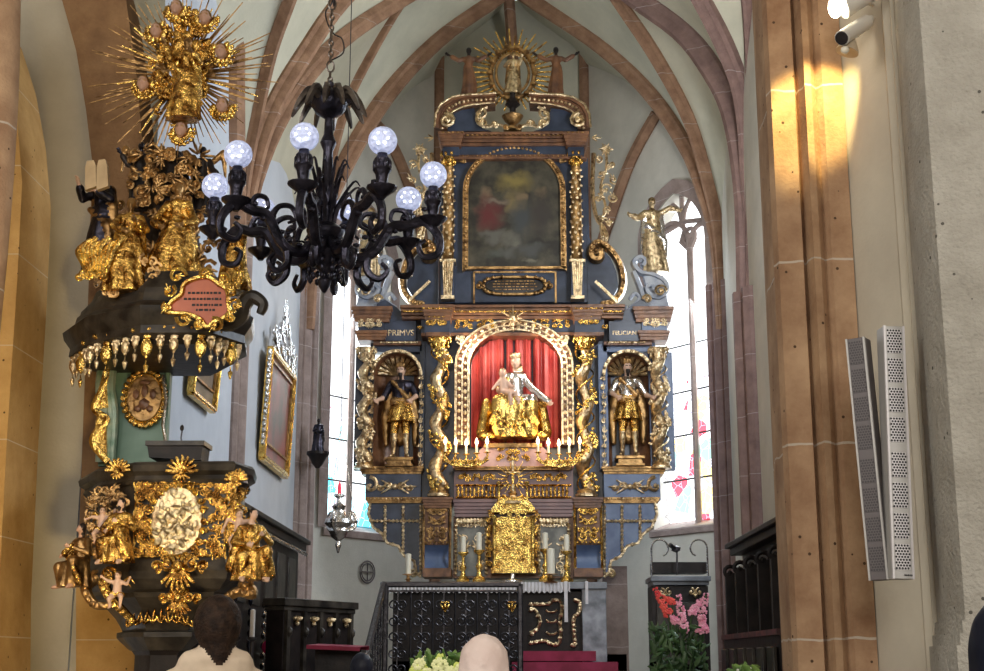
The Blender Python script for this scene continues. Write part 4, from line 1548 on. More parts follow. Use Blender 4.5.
# cartouche under the painting
g = G(); rect(g, 474, 270, 556, 302, YA + .08, YA + .14); g.out('tablet_board', M['blue'], altar)
g = G()
a = U(474, 271); b = U(556, 302)
for p, q_ in (((a[0], a[1]), (b[0], a[1])), ((b[0], a[1]), (b[0], b[1])), ((a[0], b[1]), (a[0], a[1]))):
    g.tube([(p[0], YA + .07, p[1]), (q_[0], YA + .07, q_[1])], .018, 4)
cc = U(514.5, 285)
ov = [(cc[0] + .47 * math.copysign(abs(math.cos(t)) ** .55, math.cos(t)), YA + .04, cc[1] + .135 * math.copysign(abs(math.sin(t)) ** .7, math.sin(t))) for t in [2 * PI * k / 36 for k in range(36)]]
g.tube(ov, .026, 6, closed=True)
for i in range(0, 36, 2):
    g.ball((ov[i][0], YA + .01, ov[i][2]), .034, 1)
for s_ in (-1, 1):
    spiral(g, cc[0] + s_ * .54, cc[1], YA + .04, .06, 1.2, PI / 2, s_, .02)
g.out('cartouche_frame', M['goldd'], altar)
g = G(); g.lathe([(.02, 0), (.46, 0), (.44, .02), (.02, .03)], (cc[0], YA + .07, cc[1]), 24, rot=Matrix.Rotation(PI / 2, 3, 'X'), sq=.27); g.out('cartouche', mat('black_tablet', (.02, .016, .014), .3), altar)
r_ = random.Random(3)
for k in range(4):
    g = G()       # worn gold lines of an inscription too small to read
    x = -.34 + .03 * abs(k - 1.5)
    while x < .34 - .03 * abs(k - 1.5):
        w_ = r_.uniform(.02, .06); g.box(cc[0] + x, cc[0] + x + w_, YA + .035, YA + .04, cc[1] + .065 - k * .043, cc[1] + .077 - k * .043); x += w_ + .018
    g.out('inscription_line', M['goldd'], altar)
# pedestal urn in the broken pediment
g = G()
c = U(512.6, 131)
g.lathe([(.14, 0), (.14, .04), (.08, .06), (.06, .10), (.13, .17), (.17, .24), (.12, .27), (.10, .27)], (c[0], YA + .0, c[1]), 16)
spiral(g, c[0] - .1, c[1] + .03, YA - .1, .05, 1.2, 0, -1, .02); spiral(g, c[0] + .1, c[1] + .03, YA - .1, .05, 1.2, PI, 1, .02)
g.out('urn_pedestal', M['goldd'], altar)

# the oil painting: figures seated over cloud banks, its own flat panel with relief-free procedural paint
pm = bpy.data.materials.new('oil_painting'); pm.use_nodes = True
nt = pm.node_tree; b = nt.nodes['Principled BSDF']; b.inputs['Roughness'].default_value = .35
tc = nt.nodes.new('ShaderNodeTexCoord')
no = nt.nodes.new('ShaderNodeTexNoise'); no.inputs['Scale'].default_value = 4; no.inputs['Detail'].default_value = 7
lk(nt, tc.outputs['Object'], no.inputs['Vector'])
va = nt.nodes.new('ShaderNodeVectorMath'); va.operation = 'MULTIPLY_ADD'
va.inputs[1].default_value = (.42, .0, .42)
lk(nt, no.outputs['Color'], va.inputs[0]); lk(nt, tc.outputs['Object'], va.inputs[2])
prev = None
base = nt.nodes.new('ShaderNodeValToRGB')
base.color_ramp.elements[0].color = (.018, .016, .012, 1); base.color_ramp.elements[1].color = (.085, .075, .05, 1)
base.color_ramp.elements[0].position = .4; base.color_ramp.elements[1].position = .7
lk(nt, no.outputs['Fac'], base.inputs['Fac'])
prev = base.outputs['Color']
# (x, z, radius x, radius z, colour) in metres from the panel's base centre, as painted
blobs = [(0.02, 1.38, .30, .16, (.38, .30, .10)), (0.0, 1.02, .16, .18, (.34, .26, .12)), (-.42, 1.18, .10, .12, (.30, .22, .15)), (-.38, .86, .22, .30, (.20, .035, .04)), (-.25, 1.06, .18, .06, (.30, .24, .2)),
         (.12, .78, .19, .34, (.085, .10, .12)), (.10, 1.14, .07, .08, (.30, .22, .14)), (.42, 1.2, .09, .10, (.26, .2, .13)), (.42, .86, .20, .34, (.07, .06, .06)),
         (-.30, .50, .24, .09, (.20, .20, .19)), (-.02, .42, .12, .15, (.24, .24, .22)), (.22, .30, .22, .10, (.12, .13, .14)), (-.28, .22, .14, .10, (.13, .15, .14)), (.26, .14, .12, .05, (.30, .29, .24)), (-.1, .24, .12, .12, (.16, .17, .17))]
for (bx_, bz, rx, rz, c3) in blobs:
    s1 = nt.nodes.new('ShaderNodeVectorMath'); s1.operation = 'SUBTRACT'; s1.inputs[1].default_value = (bx_ + .21, 0, bz + .21)
    lk(nt, va.outputs[0], s1.inputs[0])
    s2 = nt.nodes.new('ShaderNodeVectorMath'); s2.operation = 'MULTIPLY'; s2.inputs[1].default_value = (1 / rx, 0, 1 / rz)
    lk(nt, s1.outputs[0], s2.inputs[0])
    s3 = nt.nodes.new('ShaderNodeVectorMath'); s3.operation = 'LENGTH'
    lk(nt, s2.outputs[0], s3.inputs[0])
    mr = nt.nodes.new('ShaderNodeMapRange'); mr.inputs['From Min'].default_value = 1.25; mr.inputs['From Max'].default_value = .3
    lk(nt, s3.outputs['Value'], mr.inputs['Value'])
    mx = nt.nodes.new('ShaderNodeMixRGB'); mx.inputs['Color2'].default_value = (c3[0] * .5, c3[1] * .48, c3[2] * .42, 1)
    lk(nt, mr.outputs[0], mx.inputs['Fac']); lk(nt, prev, mx.inputs['Color1'])
    prev = mx.outputs['Color']
lk(nt, prev, b.inputs['Base Color'])
g = G(); g.prism([(x, z) for x, z in ipf], YA + .07, YA + .11)
po = g.out('painting', pm, altar, smooth=False, label='dark oil painting of robed figures on clouds')
# move the painting's origin to its base centre so its paint sits on the panel
ctr = Vector(((fx0 + fx1) / 2, YA + .09, fzb)) - Vector(altar['_w'])
po.data.transform(Matrix.Translation(-ctr)); po.location = ctr

# ------------------------------------------------------------------ red curtain in the centre niche
g = G()
x0, zb3 = U(471, 446); x1, zt3 = U(560, 335); cx = (x0 + x1) / 2; hw = (x1 - x0) / 2
rows = []
NX = 150
for j in range(8):
    v = j / 7
    row = []
    for i in range(NX + 1):
        u = i / NX * 2 - 1
        ztop = zs_ + (zt_ - zs_) * math.sqrt(max(0, 1 - u * u)) * .98
        z = zb3 + (ztop - zb3) * v
        amp = .035 + .02 * math.sin(i * .13)
        y = YA + .20 - 1.5 * amp * (math.sin(u * 30 + .5 * math.sin(u * 7)) + .4 * math.sin(u * 61)) - .05 * abs(u)
        row.append((cx + u * hw, y, z))
    rows.append(row)
g.grid(rows)
cur = g.out('curtain', M['red'], None)
tag(cur, 'red pleated curtain hanging behind the seated gilded mother and child', 'curtain')

# ------------------------------------------------------------------ seated mother and child
pr = []
head(pr, (.02, -.06, .89), 1.15, 0, 3, (-.2, -1, -.15), crown=True)
pr.append(('c', (.02, -.01, .92), (.06, .03, .76), .062, .06, 3))
pr.append(('c', (.02, -.03, .80), (.02, -.02, .86), .03, .028, 0))
pr.append(('c', (-.06, 0, .74), (.10, 0, .74), .055, .055, 2))
pr.append(('c', (.02, 0, .72), (.02, .02, .50), .085, .10, 2))
pr.append(('c', (-.12, -.02, .44), (-.16, -.22, .42), .10, .09, 1))
pr.append(('c', (.12, -.02, .44), (.18, -.22, .42), .10, .09, 2))
pr.append(('c', (-.16, -.22, .42), (-.14, -.22, .10), .09, .10, 1))
pr.append(('c', (.18, -.22, .42), (.17, -.22, .10), .09, .10, 1))
pr.append(('c', (.10, .0, .72), (.22, -.03, .58), .05, .045, 2)); pr.append(('c', (.22, -.03, .58), (.36, -.12, .44), .05, .05, 2)); hand(pr, (.36, -.12, .44), (.6, -.5, -.5), 1.2, 0)
pr.append(('c', (-.06, .0, .72), (-.17, -.08, .58), .048, .04, 1)); pr.append(('c', (-.17, -.08, .58), (-.08, -.2, .52), .04, .025, 0)); hand(pr, (-.08, -.2, .52), (1, -.3, 0), 1.2, 0)
# child on the knee
head(pr, (-.12, -.18, .74), .9, 0, 3, (.1, -1, 0))
pr.append(('c', (-.12, -.17, .67), (-.11, -.18, .56), .045, .055, 0))
pr.append(('c', (-.16, -.18, .65), (-.22, -.22, .57), .022, .018, 0)); pr.append(('c', (-.08, -.18, .65), (-.02, -.23, .58), .022, .018, 0))
hand(pr, (-.22, -.22, .57), (-.3, -.5, -.4), .7, 0); hand(pr, (-.02, -.23, .58), (.5, -.5, 0), .7, 0)
pr.append(('c', (-.13, -.2, .54), (-.05, -.3, .50), .032, .026, 0)); pr.append(('c', (-.05, -.3, .50), (-.03, -.3, .40), .024, .018, 0)); pr.append(('c', (-.1, -.2, .54), (.02, -.28, .50), .032, .026, 0)); pr.append(('c', (.02, -.28, .50), (.05, -.3, .41), .024, .018, 0))
prof = [(0, -.08 - .02 * i / 8, .46 - .44 * i / 8, .22 + .04 * math.sin(i), .22) for i in range(9)]
pr.append(('r', prof, 1, 10, .09, 2))
for k in range(8):
    a = PI * (k + .5) / 8
    pr.append(('c', (.20 * math.cos(a), -.30, .30 - .14 * math.sin(a)), (.26 * math.cos(a), -.26, .22 - .18 * math.sin(a)), .04, .03, 1))
for s_ in (-1, 1):
    pr.append(('c', (s_ * .30, .0, .45), (s_ * .34, -.05, .10), .055, .08, 1)); pr.append(('e', (s_ * .30, -.1, .06), (.10, .12, .06), 1))
zB = PZ(443.5, YA)
figure('mother_and_child_statue', pr, [M['flesh'], M['goldb'], M['silver'], M['goldp']], (PX(514, 443, YA), YA - .05, zB), (PZ(357, YA) - zB) / .97, 0, .011)
tag(bpy.data.objects['mother_and_child_statue'], 'seated gilded mother and child with crowned heads before the red curtain', 'statue')

# ------------------------------------------------------------------ the two saints in the side niches
for sgn, xc, ytop, yb, lab, nm in ((-1, 399.5, 364, 458, 'shadowed crowned soldier saint, breastplate coloured dark for the shade, in the niche under the PRIMVS tablet', 0), (1, 629.5, 361, 457, 'crowned soldier saint with bright silver breastplate and gold tunic in his niche', 1)):
    zb_ = PZ(yb, YA); H = (PZ(ytop, YA) - zb_) / .99
    figure('saint_statue', soldier(sgn * 2 + 1, sgn), [M['flesh'], M['gold'], M['darkw'], M['goldd'], M['bronze'] if sgn < 0 else M['silver'], M['goldp']], (PX(xc, yb, YA), YA + .05, zb_), H, 0, .0105)  # the left breastplate's darker metal carries the niche's shadow
    o = COL.objects[-1] if hasattr(COL.objects, '__getitem__') else None
    tag(o, lab, 'statue')
    g = G(); x0 = PX(xc - 12, yb, YA); x1 = PX(xc + 12, yb, YA)
    g.plan([(x0, YA - .12), (x1, YA - .12), (x1 + .0, YA + .2), (x0, YA + .2)], PZ(467, YA) + .02, zb_ - .045)
    g.plan([(x0 - .03, YA - .15), (x1 + .03, YA - .15), (x1 + .03, YA + .2), (x0 - .03, YA + .2)], zb_ - .045, zb_)
    g.plan([(x0 - .03, YA - .15), (x1 + .03, YA - .15), (x1 + .03, YA + .2), (x0 - .03, YA + .2)], PZ(467, YA), PZ(467, YA) + .03)
    g.out('statue_pedestal', M['goldd'], altar, bevel=.004)

# statues on the outer volutes
for sgn, xc, yt, yb in ((1, 656, 196, 272), (-1, 368, 205, 275)):
    zb_ = PZ(yb, YA); H = PZ(yt, YA) - zb_
    pr = robed(((-.22, -.03, .70), (-.30, -.06, .72)), ((.2, -.02, .86), (.27, -.05, .84)) if sgn > 0 else ((.18, -.02, .62), (.2, -.12, .70)), 3 * sgn, -.02 * sgn, .0, .17)
    o = figure('winged_figure_statue' if False else 'draped_statue', pr, [M['goldp'], M['goldp'], M['goldd'], M['silver']], (PX(xc, yb, YA), YA + .1, zb_), H, .2 * sgn, .013)
    tag(o, 'pale gilded draped figure standing on the ' + ('right' if sgn > 0 else 'left') + ' outer volute in front of the window', 'statue')
    fx = (lambda x: x) if sgn > 0 else sx_
    g = G()
    path = catmull([(U(fx(x), y)[0], YA + .1, U(fx(x), y)[1]) for x, y in [(655, 288), (651, 284), (647, 289), (653, 296), (662, 296), (668, 288), (664, 279), (652, 273), (641, 271), (634, 262), (640, 256), (646, 260), (643, 265)]], 5)
    g.tube(path, .05, 6, flat=2.0)
    c = U(fx(654), 289); g.ball((c[0], YA, c[1]), .05, 1); c = U(fx(640), 261); g.ball((c[0], YA, c[1]), .045, 1)
    path = catmull([(U(fx(x), y)[0], YA + .1, U(fx(x), y)[1]) for x, y in [(634, 270), (640, 285), (645, 298), (652, 306)]], 5)
    g.tube(path, .05, 6, flat=1.6)
    g.tube(catmull([(U(fx(x), y)[0], YA + .1, U(fx(x), y)[1]) for x, y in [(630, 298), (635, 292), (640, 296), (636, 302), (630, 306)]], 5), .03, 6)
    g.prism([U(fx(x), y) for x, y in [(644, 275), (664, 275), (668, 300), (670, 307), (640, 307), (648, 290)]], YA + .05, YA + .2)
    g.out('outer_volute', M['paleb'], altar, label='grey-blue painted scroll')

# figures on the pediment and the glory between them
for sgn, xc in ((-1, 468.5), (1, 556.5)):
    zb_ = PZ(99, YA); H = PZ(46, YA) - zb_
    pr = robed(((-.17, -.02, .74), (-.34, -.03, .84)), ((.17, -.02, .74), (.34, -.03, .84)), sgn, 0, .0, .15, cloak=False)
    o = figure('angel_statue', pr, [M['darkw'], M['brownw'], M['darkw'], M['goldp']], (PX(xc, 99, YA), YA + .05, zb_), H, 0, .013)
    tag(o, 'small dark figure with outstretched arms on the ' + ('right' if sgn > 0 else 'left') + ' half of the top pediment', 'statue')
gl = thing('sunburst', 'oval gold glory of rays at the very top of the high altar', 'ornament', tuple(P(512, 97, YA)))
c = P(512.5, 72, YA)
g = G()
for k in range(44):
    a = 2 * PI * (k + .5) / 44
    r1 = (.78 if k % 2 else .66) * (1 if math.sin(a) > -.75 else .8)
    g.tube([(c.x + .30 * math.cos(a), YA + .1, c.z + .38 * math.sin(a)), (c.x + r1 * math.cos(a) * .98, YA + .1, c.z + r1 * math.sin(a))], [.024, .012], 4)
g.out('rays', M['gold'], gl)
g = G()
for k, (ra_, rb_) in enumerate(((.34, .43), (.26, .34))):
    g.tube([(c.x + ra_ * math.cos(t), YA + .06, c.z + rb_ * math.sin(t)) for t in [2 * PI * q / 30 for q in range(30)]], .024 if k else .035, 6, closed=True)
for k in range(14):
    a = 2 * PI * k / 14; g.ball((c.x + .36 * math.cos(a), YA + .02, c.z + .44 * math.sin(a)), (.06, .05, .05), 1)
g.out('cloud_ring', M['goldd'], gl)
pr = robed(((-.17, -.06, .64), (-.07, -.16, .66)), ((.17, -.05, .7), (.2, -.1, .82)), 5, .02, 0, .2)
figure('figure', pr, [M['goldp'], M['goldp'], M['goldd'], M['goldd']], (c.x, YA + .02, c.z - .36), .70, 0, .015, parent=gl)
g = G()
g.lathe([(.09, 0), (.1, .04), (.04, .08), (.05, .16), (.12, .22), (.06, .30), (.035, .38), (.05, .42), (.01, .48)], (c.x, YA, P(512, 118, YA).z + .0), 12)
g.out('finial', M['darkw'], gl)

# ------------------------------------------------------------------ branched candle clusters
flame = mat('lamp_flame', (1, .8, .5), .5, emit=(1, .72, .38), estr=14)
for ci, (sgn, lab) in enumerate(((-1, 'gilt candle bracket with five lit candles left of the mother and child'), (1, 'gilt candle bracket with five lit candles right of the mother and child'))):
    fx = (lambda x: x) if sgn > 0 else sx_
    c = P(fx(559), 464, YA - .45)
    ca = thing('candelabrum', lab, 'candelabrum', tuple(c), 'electric candle clusters in the centre of the altar')
    g = G()
    for k in range(5):
        t = (k - 2) * .15
        g.tube(catmull([(c.x, YA - .45, c.z + .02), (c.x + t * .6, YA - .46, c.z - .0), (c.x + t, YA - .47, c.z + .06 + .02 * abs(k - 2)), (c.x + t, YA - .47, c.z + .12 + .015 * abs(k - 2))], 5), .016, 6)
        g.lathe([(.018, 0), (.05, .012), (.05, .02), (.02, .025)], (c.x + t, YA - .47, c.z + .12 + .015 * abs(k - 2)), 10)
        leaf(g, c.x + t * .6, c.z + .01, YA - .48, PI / 2, .09, .03)
    g.tube([(c.x - .32, YA - .46, c.z + .07), (c.x - .2, YA - .46, c.z - .01), (c.x, YA - .46, c.z - .04), (c.x + .2, YA - .46, c.z - .01), (c.x + .32, YA - .46, c.z + .07)], .02, 6)
    g.tube([(c.x, YA - .45, c.z), (c.x, YA - .1, c.z - .05)], .02, 6)
    ornament(g, c.x - .22, c.x + .22, c.z - .03, c.z + .06, YA - .47, .08, 2)
    g.out('bracket', M['goldb'], ca)
    for k in range(5):
        t = (k - 2) * .15; zz = c.z + .145 + .015 * abs(k - 2)
        g = G(); g.lathe([(.018, 0), (.018, .10), (.012, .105)], (c.x + t, YA - .47, zz), 10); cn = g.out('candle', M['wax'], ca)
        g = G(); g.lathe([(.004, 0), (.02, .025), (.024, .045), (.014, .08), (.003, .11)], (c.x + t, YA - .47, zz + .105), 10); g.out('flame', flame, cn)
    l = bpy.data.lights.new('candle_light', 'POINT'); l.energy = 12; l.color = (1, .70, .36); l.shadow_soft_size = .2
    lo = bpy.data.objects.new('candle_light', l); lo.location = (c.x, YA - .62, c.z + .38); COL.objects.link(lo)
# concealed lamps in the niche (it glows warm white in the photograph)
for s_ in (-1, 1):
    l = bpy.data.lights.new('niche_lamp', 'POINT'); l.energy = 22; l.color = (1, .84, .70); l.shadow_soft_size = .08
    lo = bpy.data.objects.new('niche_lamp', l); lo.location = (PX(512.6 + s_ * 38, 380, YA), YA - .35, PZ(352, YA)); COL.objects.link(lo)

# ------------------------------------------------------------------ crucifix and rays above the tabernacle
c = P(513, 504, YA - .45)
cr = thing('crucifix', 'gilded reliquary cross with rays standing above the tabernacle', 'crucifix', tuple(c))
g = G()
g.lathe([(.16, 0), (.16, .03), (.08, .06), (.05, .12), (.07, .15), (.03, .18)], (c.x, YA - .45, c.z), 14)
g.tube([(c.x, YA - .45, c.z + .12), (c.x, YA - .45, c.z + .62)], .022, 6); g.tube([(c.x - .11, YA - .45, c.z + .45), (c.x + .11, YA - .45, c.z + .45)], .02, 6)
g.out('cross', M['goldp'], cr)
g = G()
for k in range(18):
    a = 2 * PI * k / 18
    r1 = .30 if k % 2 else .22
    g.tube([(c.x + .08 * math.cos(a), YA - .42, c.z + .36 + .08 * math.sin(a)), (c.x + r1 * math.cos(a), YA - .42, c.z + .36 + r1 * math.sin(a))], [.016, .005], 4)
g.out('rays', M['gold'], cr)
for s_ in (-1, 1):
    g = G()
    g.lathe([(.035, 0), (.035, .02), (.02, .04), (.02, .26), (.035, .28), (.035, .3)], (c.x + s_ * .2, YA - .45, c.z + .02), 10)
    spiral(g, c.x + s_ * .15, c.z + .06, YA - .48, .06, 1.2, PI / 2, s_, .02)
    g.out('side_pillar', M['goldb'], cr)
g = G()
pr = [('c', (0, 0, .5), (0, 0, .3), .07, .05, 0), ('e', (0, -.02, .64), (.045, .05, .06), 0), ('c', (-.06, 0, .54), (-.36, 0, .62), .03, .02, 0), ('c', (.06, 0, .54), (.36, 0, .62), .03, .02, 0), ('c', (-.03, 0, .3), (-.01, -.04, .0), .04, .025, 0), ('c', (.03, 0, .3), (.01, -.04, .0), .04, .025, 0), ('c', (-.05, -.01, .33), (.06, -.01, .30), .05, .05, 0)]
figure('corpus', pr, [M['goldb']], (c.x, YA - .48, c.z + .28), .28, 0, .02, parent=cr)
g.bm.free()
# ================================================================== THE PULPIT
def rp(px, Y, row=540): return (PX(px, row, Y), Y)


YP = 10.75
PC = Vector((*rp(166, YP), 0))
PLAN = [rp(80, 11.15), rp(96, 10.6), rp(131, 10.25), rp(228, 10.2), rp(246, 10.5), rp(249, 10.95), rp(225, 11.6), rp(100, 11.7)]


def ring(f, z, plan=PLAN, c=PC):
    return [(c.x + (x - c.x) * f, c.y + (y - c.y) * f, z) for x, y in plan]


def loftplan(g, prof, plan=PLAN, c=PC):
    """prof: (scale, z) rows of the plan outline"""
    g.grid([ring(f, z, plan, c) for f, z in prof], closed_u=True, cap=True)
    return g


zt = PZ(463, 10.2)
def zr(y): return PZ(y, 10.2)
pul = thing('pulpit', 'black marbled pulpit basket encrusted with gilded carving', 'pulpit', (PC.x, PC.y, 0))
g = G(); loftplan(g, [(.97, zr(482)), (1.0, zr(478)), (.98, zr(474)), (1.05, zr(470)), (1.07, zr(464)), (1.04, zr(461)), (.98, zr(460))])
g.out('cornice', M['black'], pul, ang=25)
g = G(); loftplan(g, [(.93, zr(560)), (.93, zr(482))]); g.out('basket', M['black'], pul, ang=25)
g = G(); loftplan(g, [(.80, zr(592)), (.90, zr(588)), (1.0, zr(578)), (1.02, zr(570)), (.98, zr(562)), (.95, zr(557))]); g.out('lower_moulding', M['black'], pul, ang=25)
g = G(); loftplan(g, [(.42, zr(632)), (.46, zr(625)), (.52, zr(616)), (.62, zr(606)), (.80, zr(596)), (.84, zr(588))]); g.out('bowl', M['black'], pul, ang=25)
g = G(); loftplan(g, [(.34, zr(650)), (.46, zr(640)), (.50, zr(636)), (.50, zr(631)), (.42, zr(629))]); g.out('foot_ring', M['black'], pul, ang=25)
g = G(); loftplan(g, [(.36, 0), (.36, .3), (.28, .35), (.28, zr(655)), (.36, zr(645))]); g.out('stem', M['darkw'], pul, ang=25)
A_, B_ = Vector((*PLAN[2], 0)), Vector((*PLAN[3], 0))
YF = 10.22 * .0 + (PC.y + (10.22 - PC.y) * .93)


def fp(px, py, Y=None):
    p = P(px, py, Y or YF); return p.x, p.z


# gilded panel work on the front
g = G()
x0, z0 = fp(134, 556); x1, z1 = fp(228, 484)
r_ = random.Random(9)
for k in range(230):
    x = r_.uniform(x0, x1); z = r_.uniform(z0, z1)
    dx = (x - (x0 + x1) / 2) / .23; dz = (z - (z0 + z1) / 2) / .27
    if dx * dx + dz * dz < 1: continue
    spiral(g, x, z, YF - .02, r_.uniform(.022, .045), r_.uniform(.8, 1.3), r_.uniform(0, 6.3), r_.choice((-1, 1)), .010, 4, k=9)
    leaf(g, x, z, YF - .02, r_.uniform(0, 6.3), r_.uniform(.04, .08), .025)
for a, b in (((x0, z0), (x1, z0)), ((x0, z1), (x1, z1)), ((x0, z0), (x0, z1)), ((x1, z0), (x1, z1))):
    g.tube([(a[0], YF - .02, a[1]), (b[0], YF - .02, b[1])], .011, 5)
g.out('panel_gilding', M['gold'], pul)
g = G()
cx, cz = fp(177, 521)
g.lathe([(.02, .0), (.20, .0), (.185, .02), (.02, .035)], (cx, YF, cz), 28, rot=Matrix.Rotation(PI / 2, 3, 'X'), sq=1.32)
rel = g.out('relief_medallion', M['goldp'], pul, label='pale oval relief of small figures')
g = G()
for k in range(46):
    a = r_.uniform(0, 6.28); q_ = math.sqrt(r_.random())
    X, Z = cx + .16 * q_ * math.cos(a), cz + .22 * q_ * math.sin(a)
    g.ball((X, YF - .035, Z), (r_.uniform(.010, .03), .014, r_.uniform(.02, .045)), 1, RY(r_.uniform(0, 3)))
for (X, Z) in ((-.06, .02), (.05, .06), (.02, -.06), (-.09, -.1), (.09, -.08)):
    g.ball((cx + X, YF - .045, cz + Z + .06), .02, 1); g.ball((cx + X, YF - .04, cz + Z), (.026, .02, .055), 1)
    g.tube([(cx + X - .03, YF - .05, cz + Z - .01), (cx + X, YF - .05, cz + Z + .03), (cx + X + .045, YF - .05, cz + Z + .01)], .010, 5)
g.out('relief_figures', mat('pale_silvered_gilding', (.62, .52, .34), .34, .9, (.24, .18, .10), 18, .4, 34, lo=.46, hi=.66), rel)
g = G()
for k in range(22):
    a = 2 * PI * k / 22; spiral(g, cx + .205 * math.cos(a), cz + .272 * math.sin(a), YF - .02, .032, 1.1, a, 1 if k % 2 else -1, .011, 5, k=8)
g.out('medallion_frame', M['goldb'], rel)
for (px, py, YY, s_) in ((118, 468, 10.2, 1.0), (182, 469, 10.08, 1.25), (236, 477, 10.2, .9)):
    g = G(); c = P(px, py, YY); fan(g, c.x, c.z - .02, YY, PI / 2, .10 * s_, 9, 1.5, .018); fan(g, c.x, c.z - .03, YY - .02, -PI / 2, .06 * s_, 5, 1.0, .014)
    g.out('shell', M['gold'], pul)
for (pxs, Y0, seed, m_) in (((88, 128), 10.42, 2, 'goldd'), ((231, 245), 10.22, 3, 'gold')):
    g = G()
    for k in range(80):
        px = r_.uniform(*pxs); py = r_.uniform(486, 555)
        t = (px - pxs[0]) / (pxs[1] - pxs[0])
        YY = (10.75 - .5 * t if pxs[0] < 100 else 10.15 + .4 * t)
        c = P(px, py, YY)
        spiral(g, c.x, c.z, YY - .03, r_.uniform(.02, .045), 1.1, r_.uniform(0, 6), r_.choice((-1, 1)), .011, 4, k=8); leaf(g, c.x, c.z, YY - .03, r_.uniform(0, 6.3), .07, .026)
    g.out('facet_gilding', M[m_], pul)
# lambrequin under the panel and on the bowl
g = G()
for (px, py, s_) in ((180, 566, 1.0), (180, 598, .75)):
    c = P(px, py, 10.1)
    for q_ in (-1, 1):
        spiral(g, c.x + q_ * .09 * s_, c.z + .01, 10.08, .06 * s_, 1.2, PI / 2, q_, .018); spiral(g, c.x + q_ * .17 * s_, c.z, 10.1, .045 * s_, 1.2, -PI / 2, -q_, .016)
        leaf(g, c.x + q_ * .04, c.z, 10.07, -PI / 2 - q_ * .5, .16 * s_, .045)
    fan(g, c.x, c.z - .01, 10.05, -PI / 2, .17 * s_, 7, .8, .02); g.ball((c.x, 10.03, c.z), .04 * s_, 2)
c = P(180, 588, 10.1); g.lathe([(.03, -.08), (.05, -.03), (.03, .02), (.05, .08)], (c.x, 10.12, c.z), 10)
g.out('lambrequin', M['gold'], pul)
g = G()
for k in range(9):
    t = k / 8
    px = 128 + 68 * t; py = 622 - 4 * math.sin(PI * t); YY = 10.52 - .07 * math.sin(PI * t)
    c = P(px, py, YY); leaf(g, c.x, c.z - .04, YY - .02, PI / 2 + (t - .5) * 1.0, .12, .04)
g.out('bowl_leaves', M['gold'], pul)
# scroll brackets down the bowl
for nm, pts in (('l', [(110, 575, 10.2), (104, 584, 10.2), (112, 600, 10.2), (124, 612, 10.3), (134, 622, 10.45)]), ('c', [(96, 578, 10.6), (86, 588, 10.5), (94, 604, 10.45), (108, 606, 10.45)]), ('r', [(246, 586, 10.3), (252, 594, 10.3), (238, 592, 10.25), (222, 602, 10.25), (208, 618, 10.35), (198, 625, 10.45)])):
    g = G(); pp = catmull([P(*p) for p in pts], 6)
    n_ = len(pp)
    g.tube(pp, [.05 - .025 * i / n_ for i in range(n_)], 7)
    for i in range(0, n_, 2):
        p = pp[i]; g.ball((p.x, p.y - .05, p.z), (.028, .018, .022), 1, RY(i))
    p = pp[0]; spiral(g, p.x, p.z, p.y - .04, .055, 1.3, 0, 1, .016)
    g.out('scroll_bracket', M['goldd'] if nm != 'l' else M['gold'], pul)
# back board behind the preacher: green with a gilded drape
bb = thing('pulpit_back_board', 'green painted board between pulpit and canopy', 'board', tuple(P(128, 462, 11.3)))
g = G(); g.prism([(P(x, y, 11.3).x, P(x, y, 11.3).z) for x, y in [(98, 466), (99, 340), (172, 340), (165, 466)]], 11.3, 11.38); g.out('board', M['green'], bb)
g = G()
for k, (x, w_) in enumerate(((100, 3), (104, 2), (109, 3), (113, 2))):
    pp = catmull([P(x + 4, 352, 11.24), P(x - 1, 385, 11.22), P(x + 2, 415, 11.22), P(x - 1, 462, 11.24)], 5); g.tube(pp, .02 + .004 * w_, 6)
g.out('drape_folds', mat('green_silvered_drape', (.16, .28, .20), .35, .3, (.42, .50, .40), 9), bb)
g = G()
pp = catmull([P(x, y, 11.16) for x, y in [(108, 362), (104, 385), (94, 408), (107, 419), (96, 432), (93, 444), (108, 462)]], 6)
g.tube(pp, .028, 5, flat=.5)
for a, b_, c_ in (((105, 365), (93, 410), (108, 407)), ((98, 410), (108, 420), (94, 432)), ((106, 424), (92, 442), (107, 462))):
    q3 = [P(*a, 11.17), P(*b_, 11.17), P(*c_, 11.17)]; q4 = [p + Vector((0, .05, 0)) for p in q3]
    g.grid([[p for p in q3], [p for p in q4]], closed_u=True, cap=True)
g.out('drape_border', M['goldb'], bb)
g = G(); pp = [P(x, y, 11.2) for x, y in [(163, 375), (166, 400), (163, 425), (166, 445), (164, 462)]]; g.tube(pp, .014, 5); g.out('silver_edge', M['silver'], bb)
md = thing('oval_medallion', 'oval gilded coat-of-arms medallion on the green pulpit back', 'medallion', tuple(P(143, 428, 11.2)))
c = P(143, 397, 11.2)
g = G(); g.lathe([(.02, 0), (.165, 0), (.15, .02), (.02, .03)], (c.x, 11.28, c.z), 24, rot=Matrix.Rotation(PI / 2, 3, 'X'), sq=1.28); g.out('field', M['goldd'], md)
g = G()
for k in range(26):
    a = 2 * PI * k / 26; g.ball((c.x + .175 * math.cos(a), 11.24, c.z + .23 * math.sin(a)), (.026, .02, .026), 1)
g.tube([(c.x + .15 * math.cos(t), 11.24, c.z + .2 * math.sin(t)) for t in [2 * PI * k / 30 for k in range(30)]], .012, 5, closed=True)
g.out('frame', M['gold'], md)
g = G()
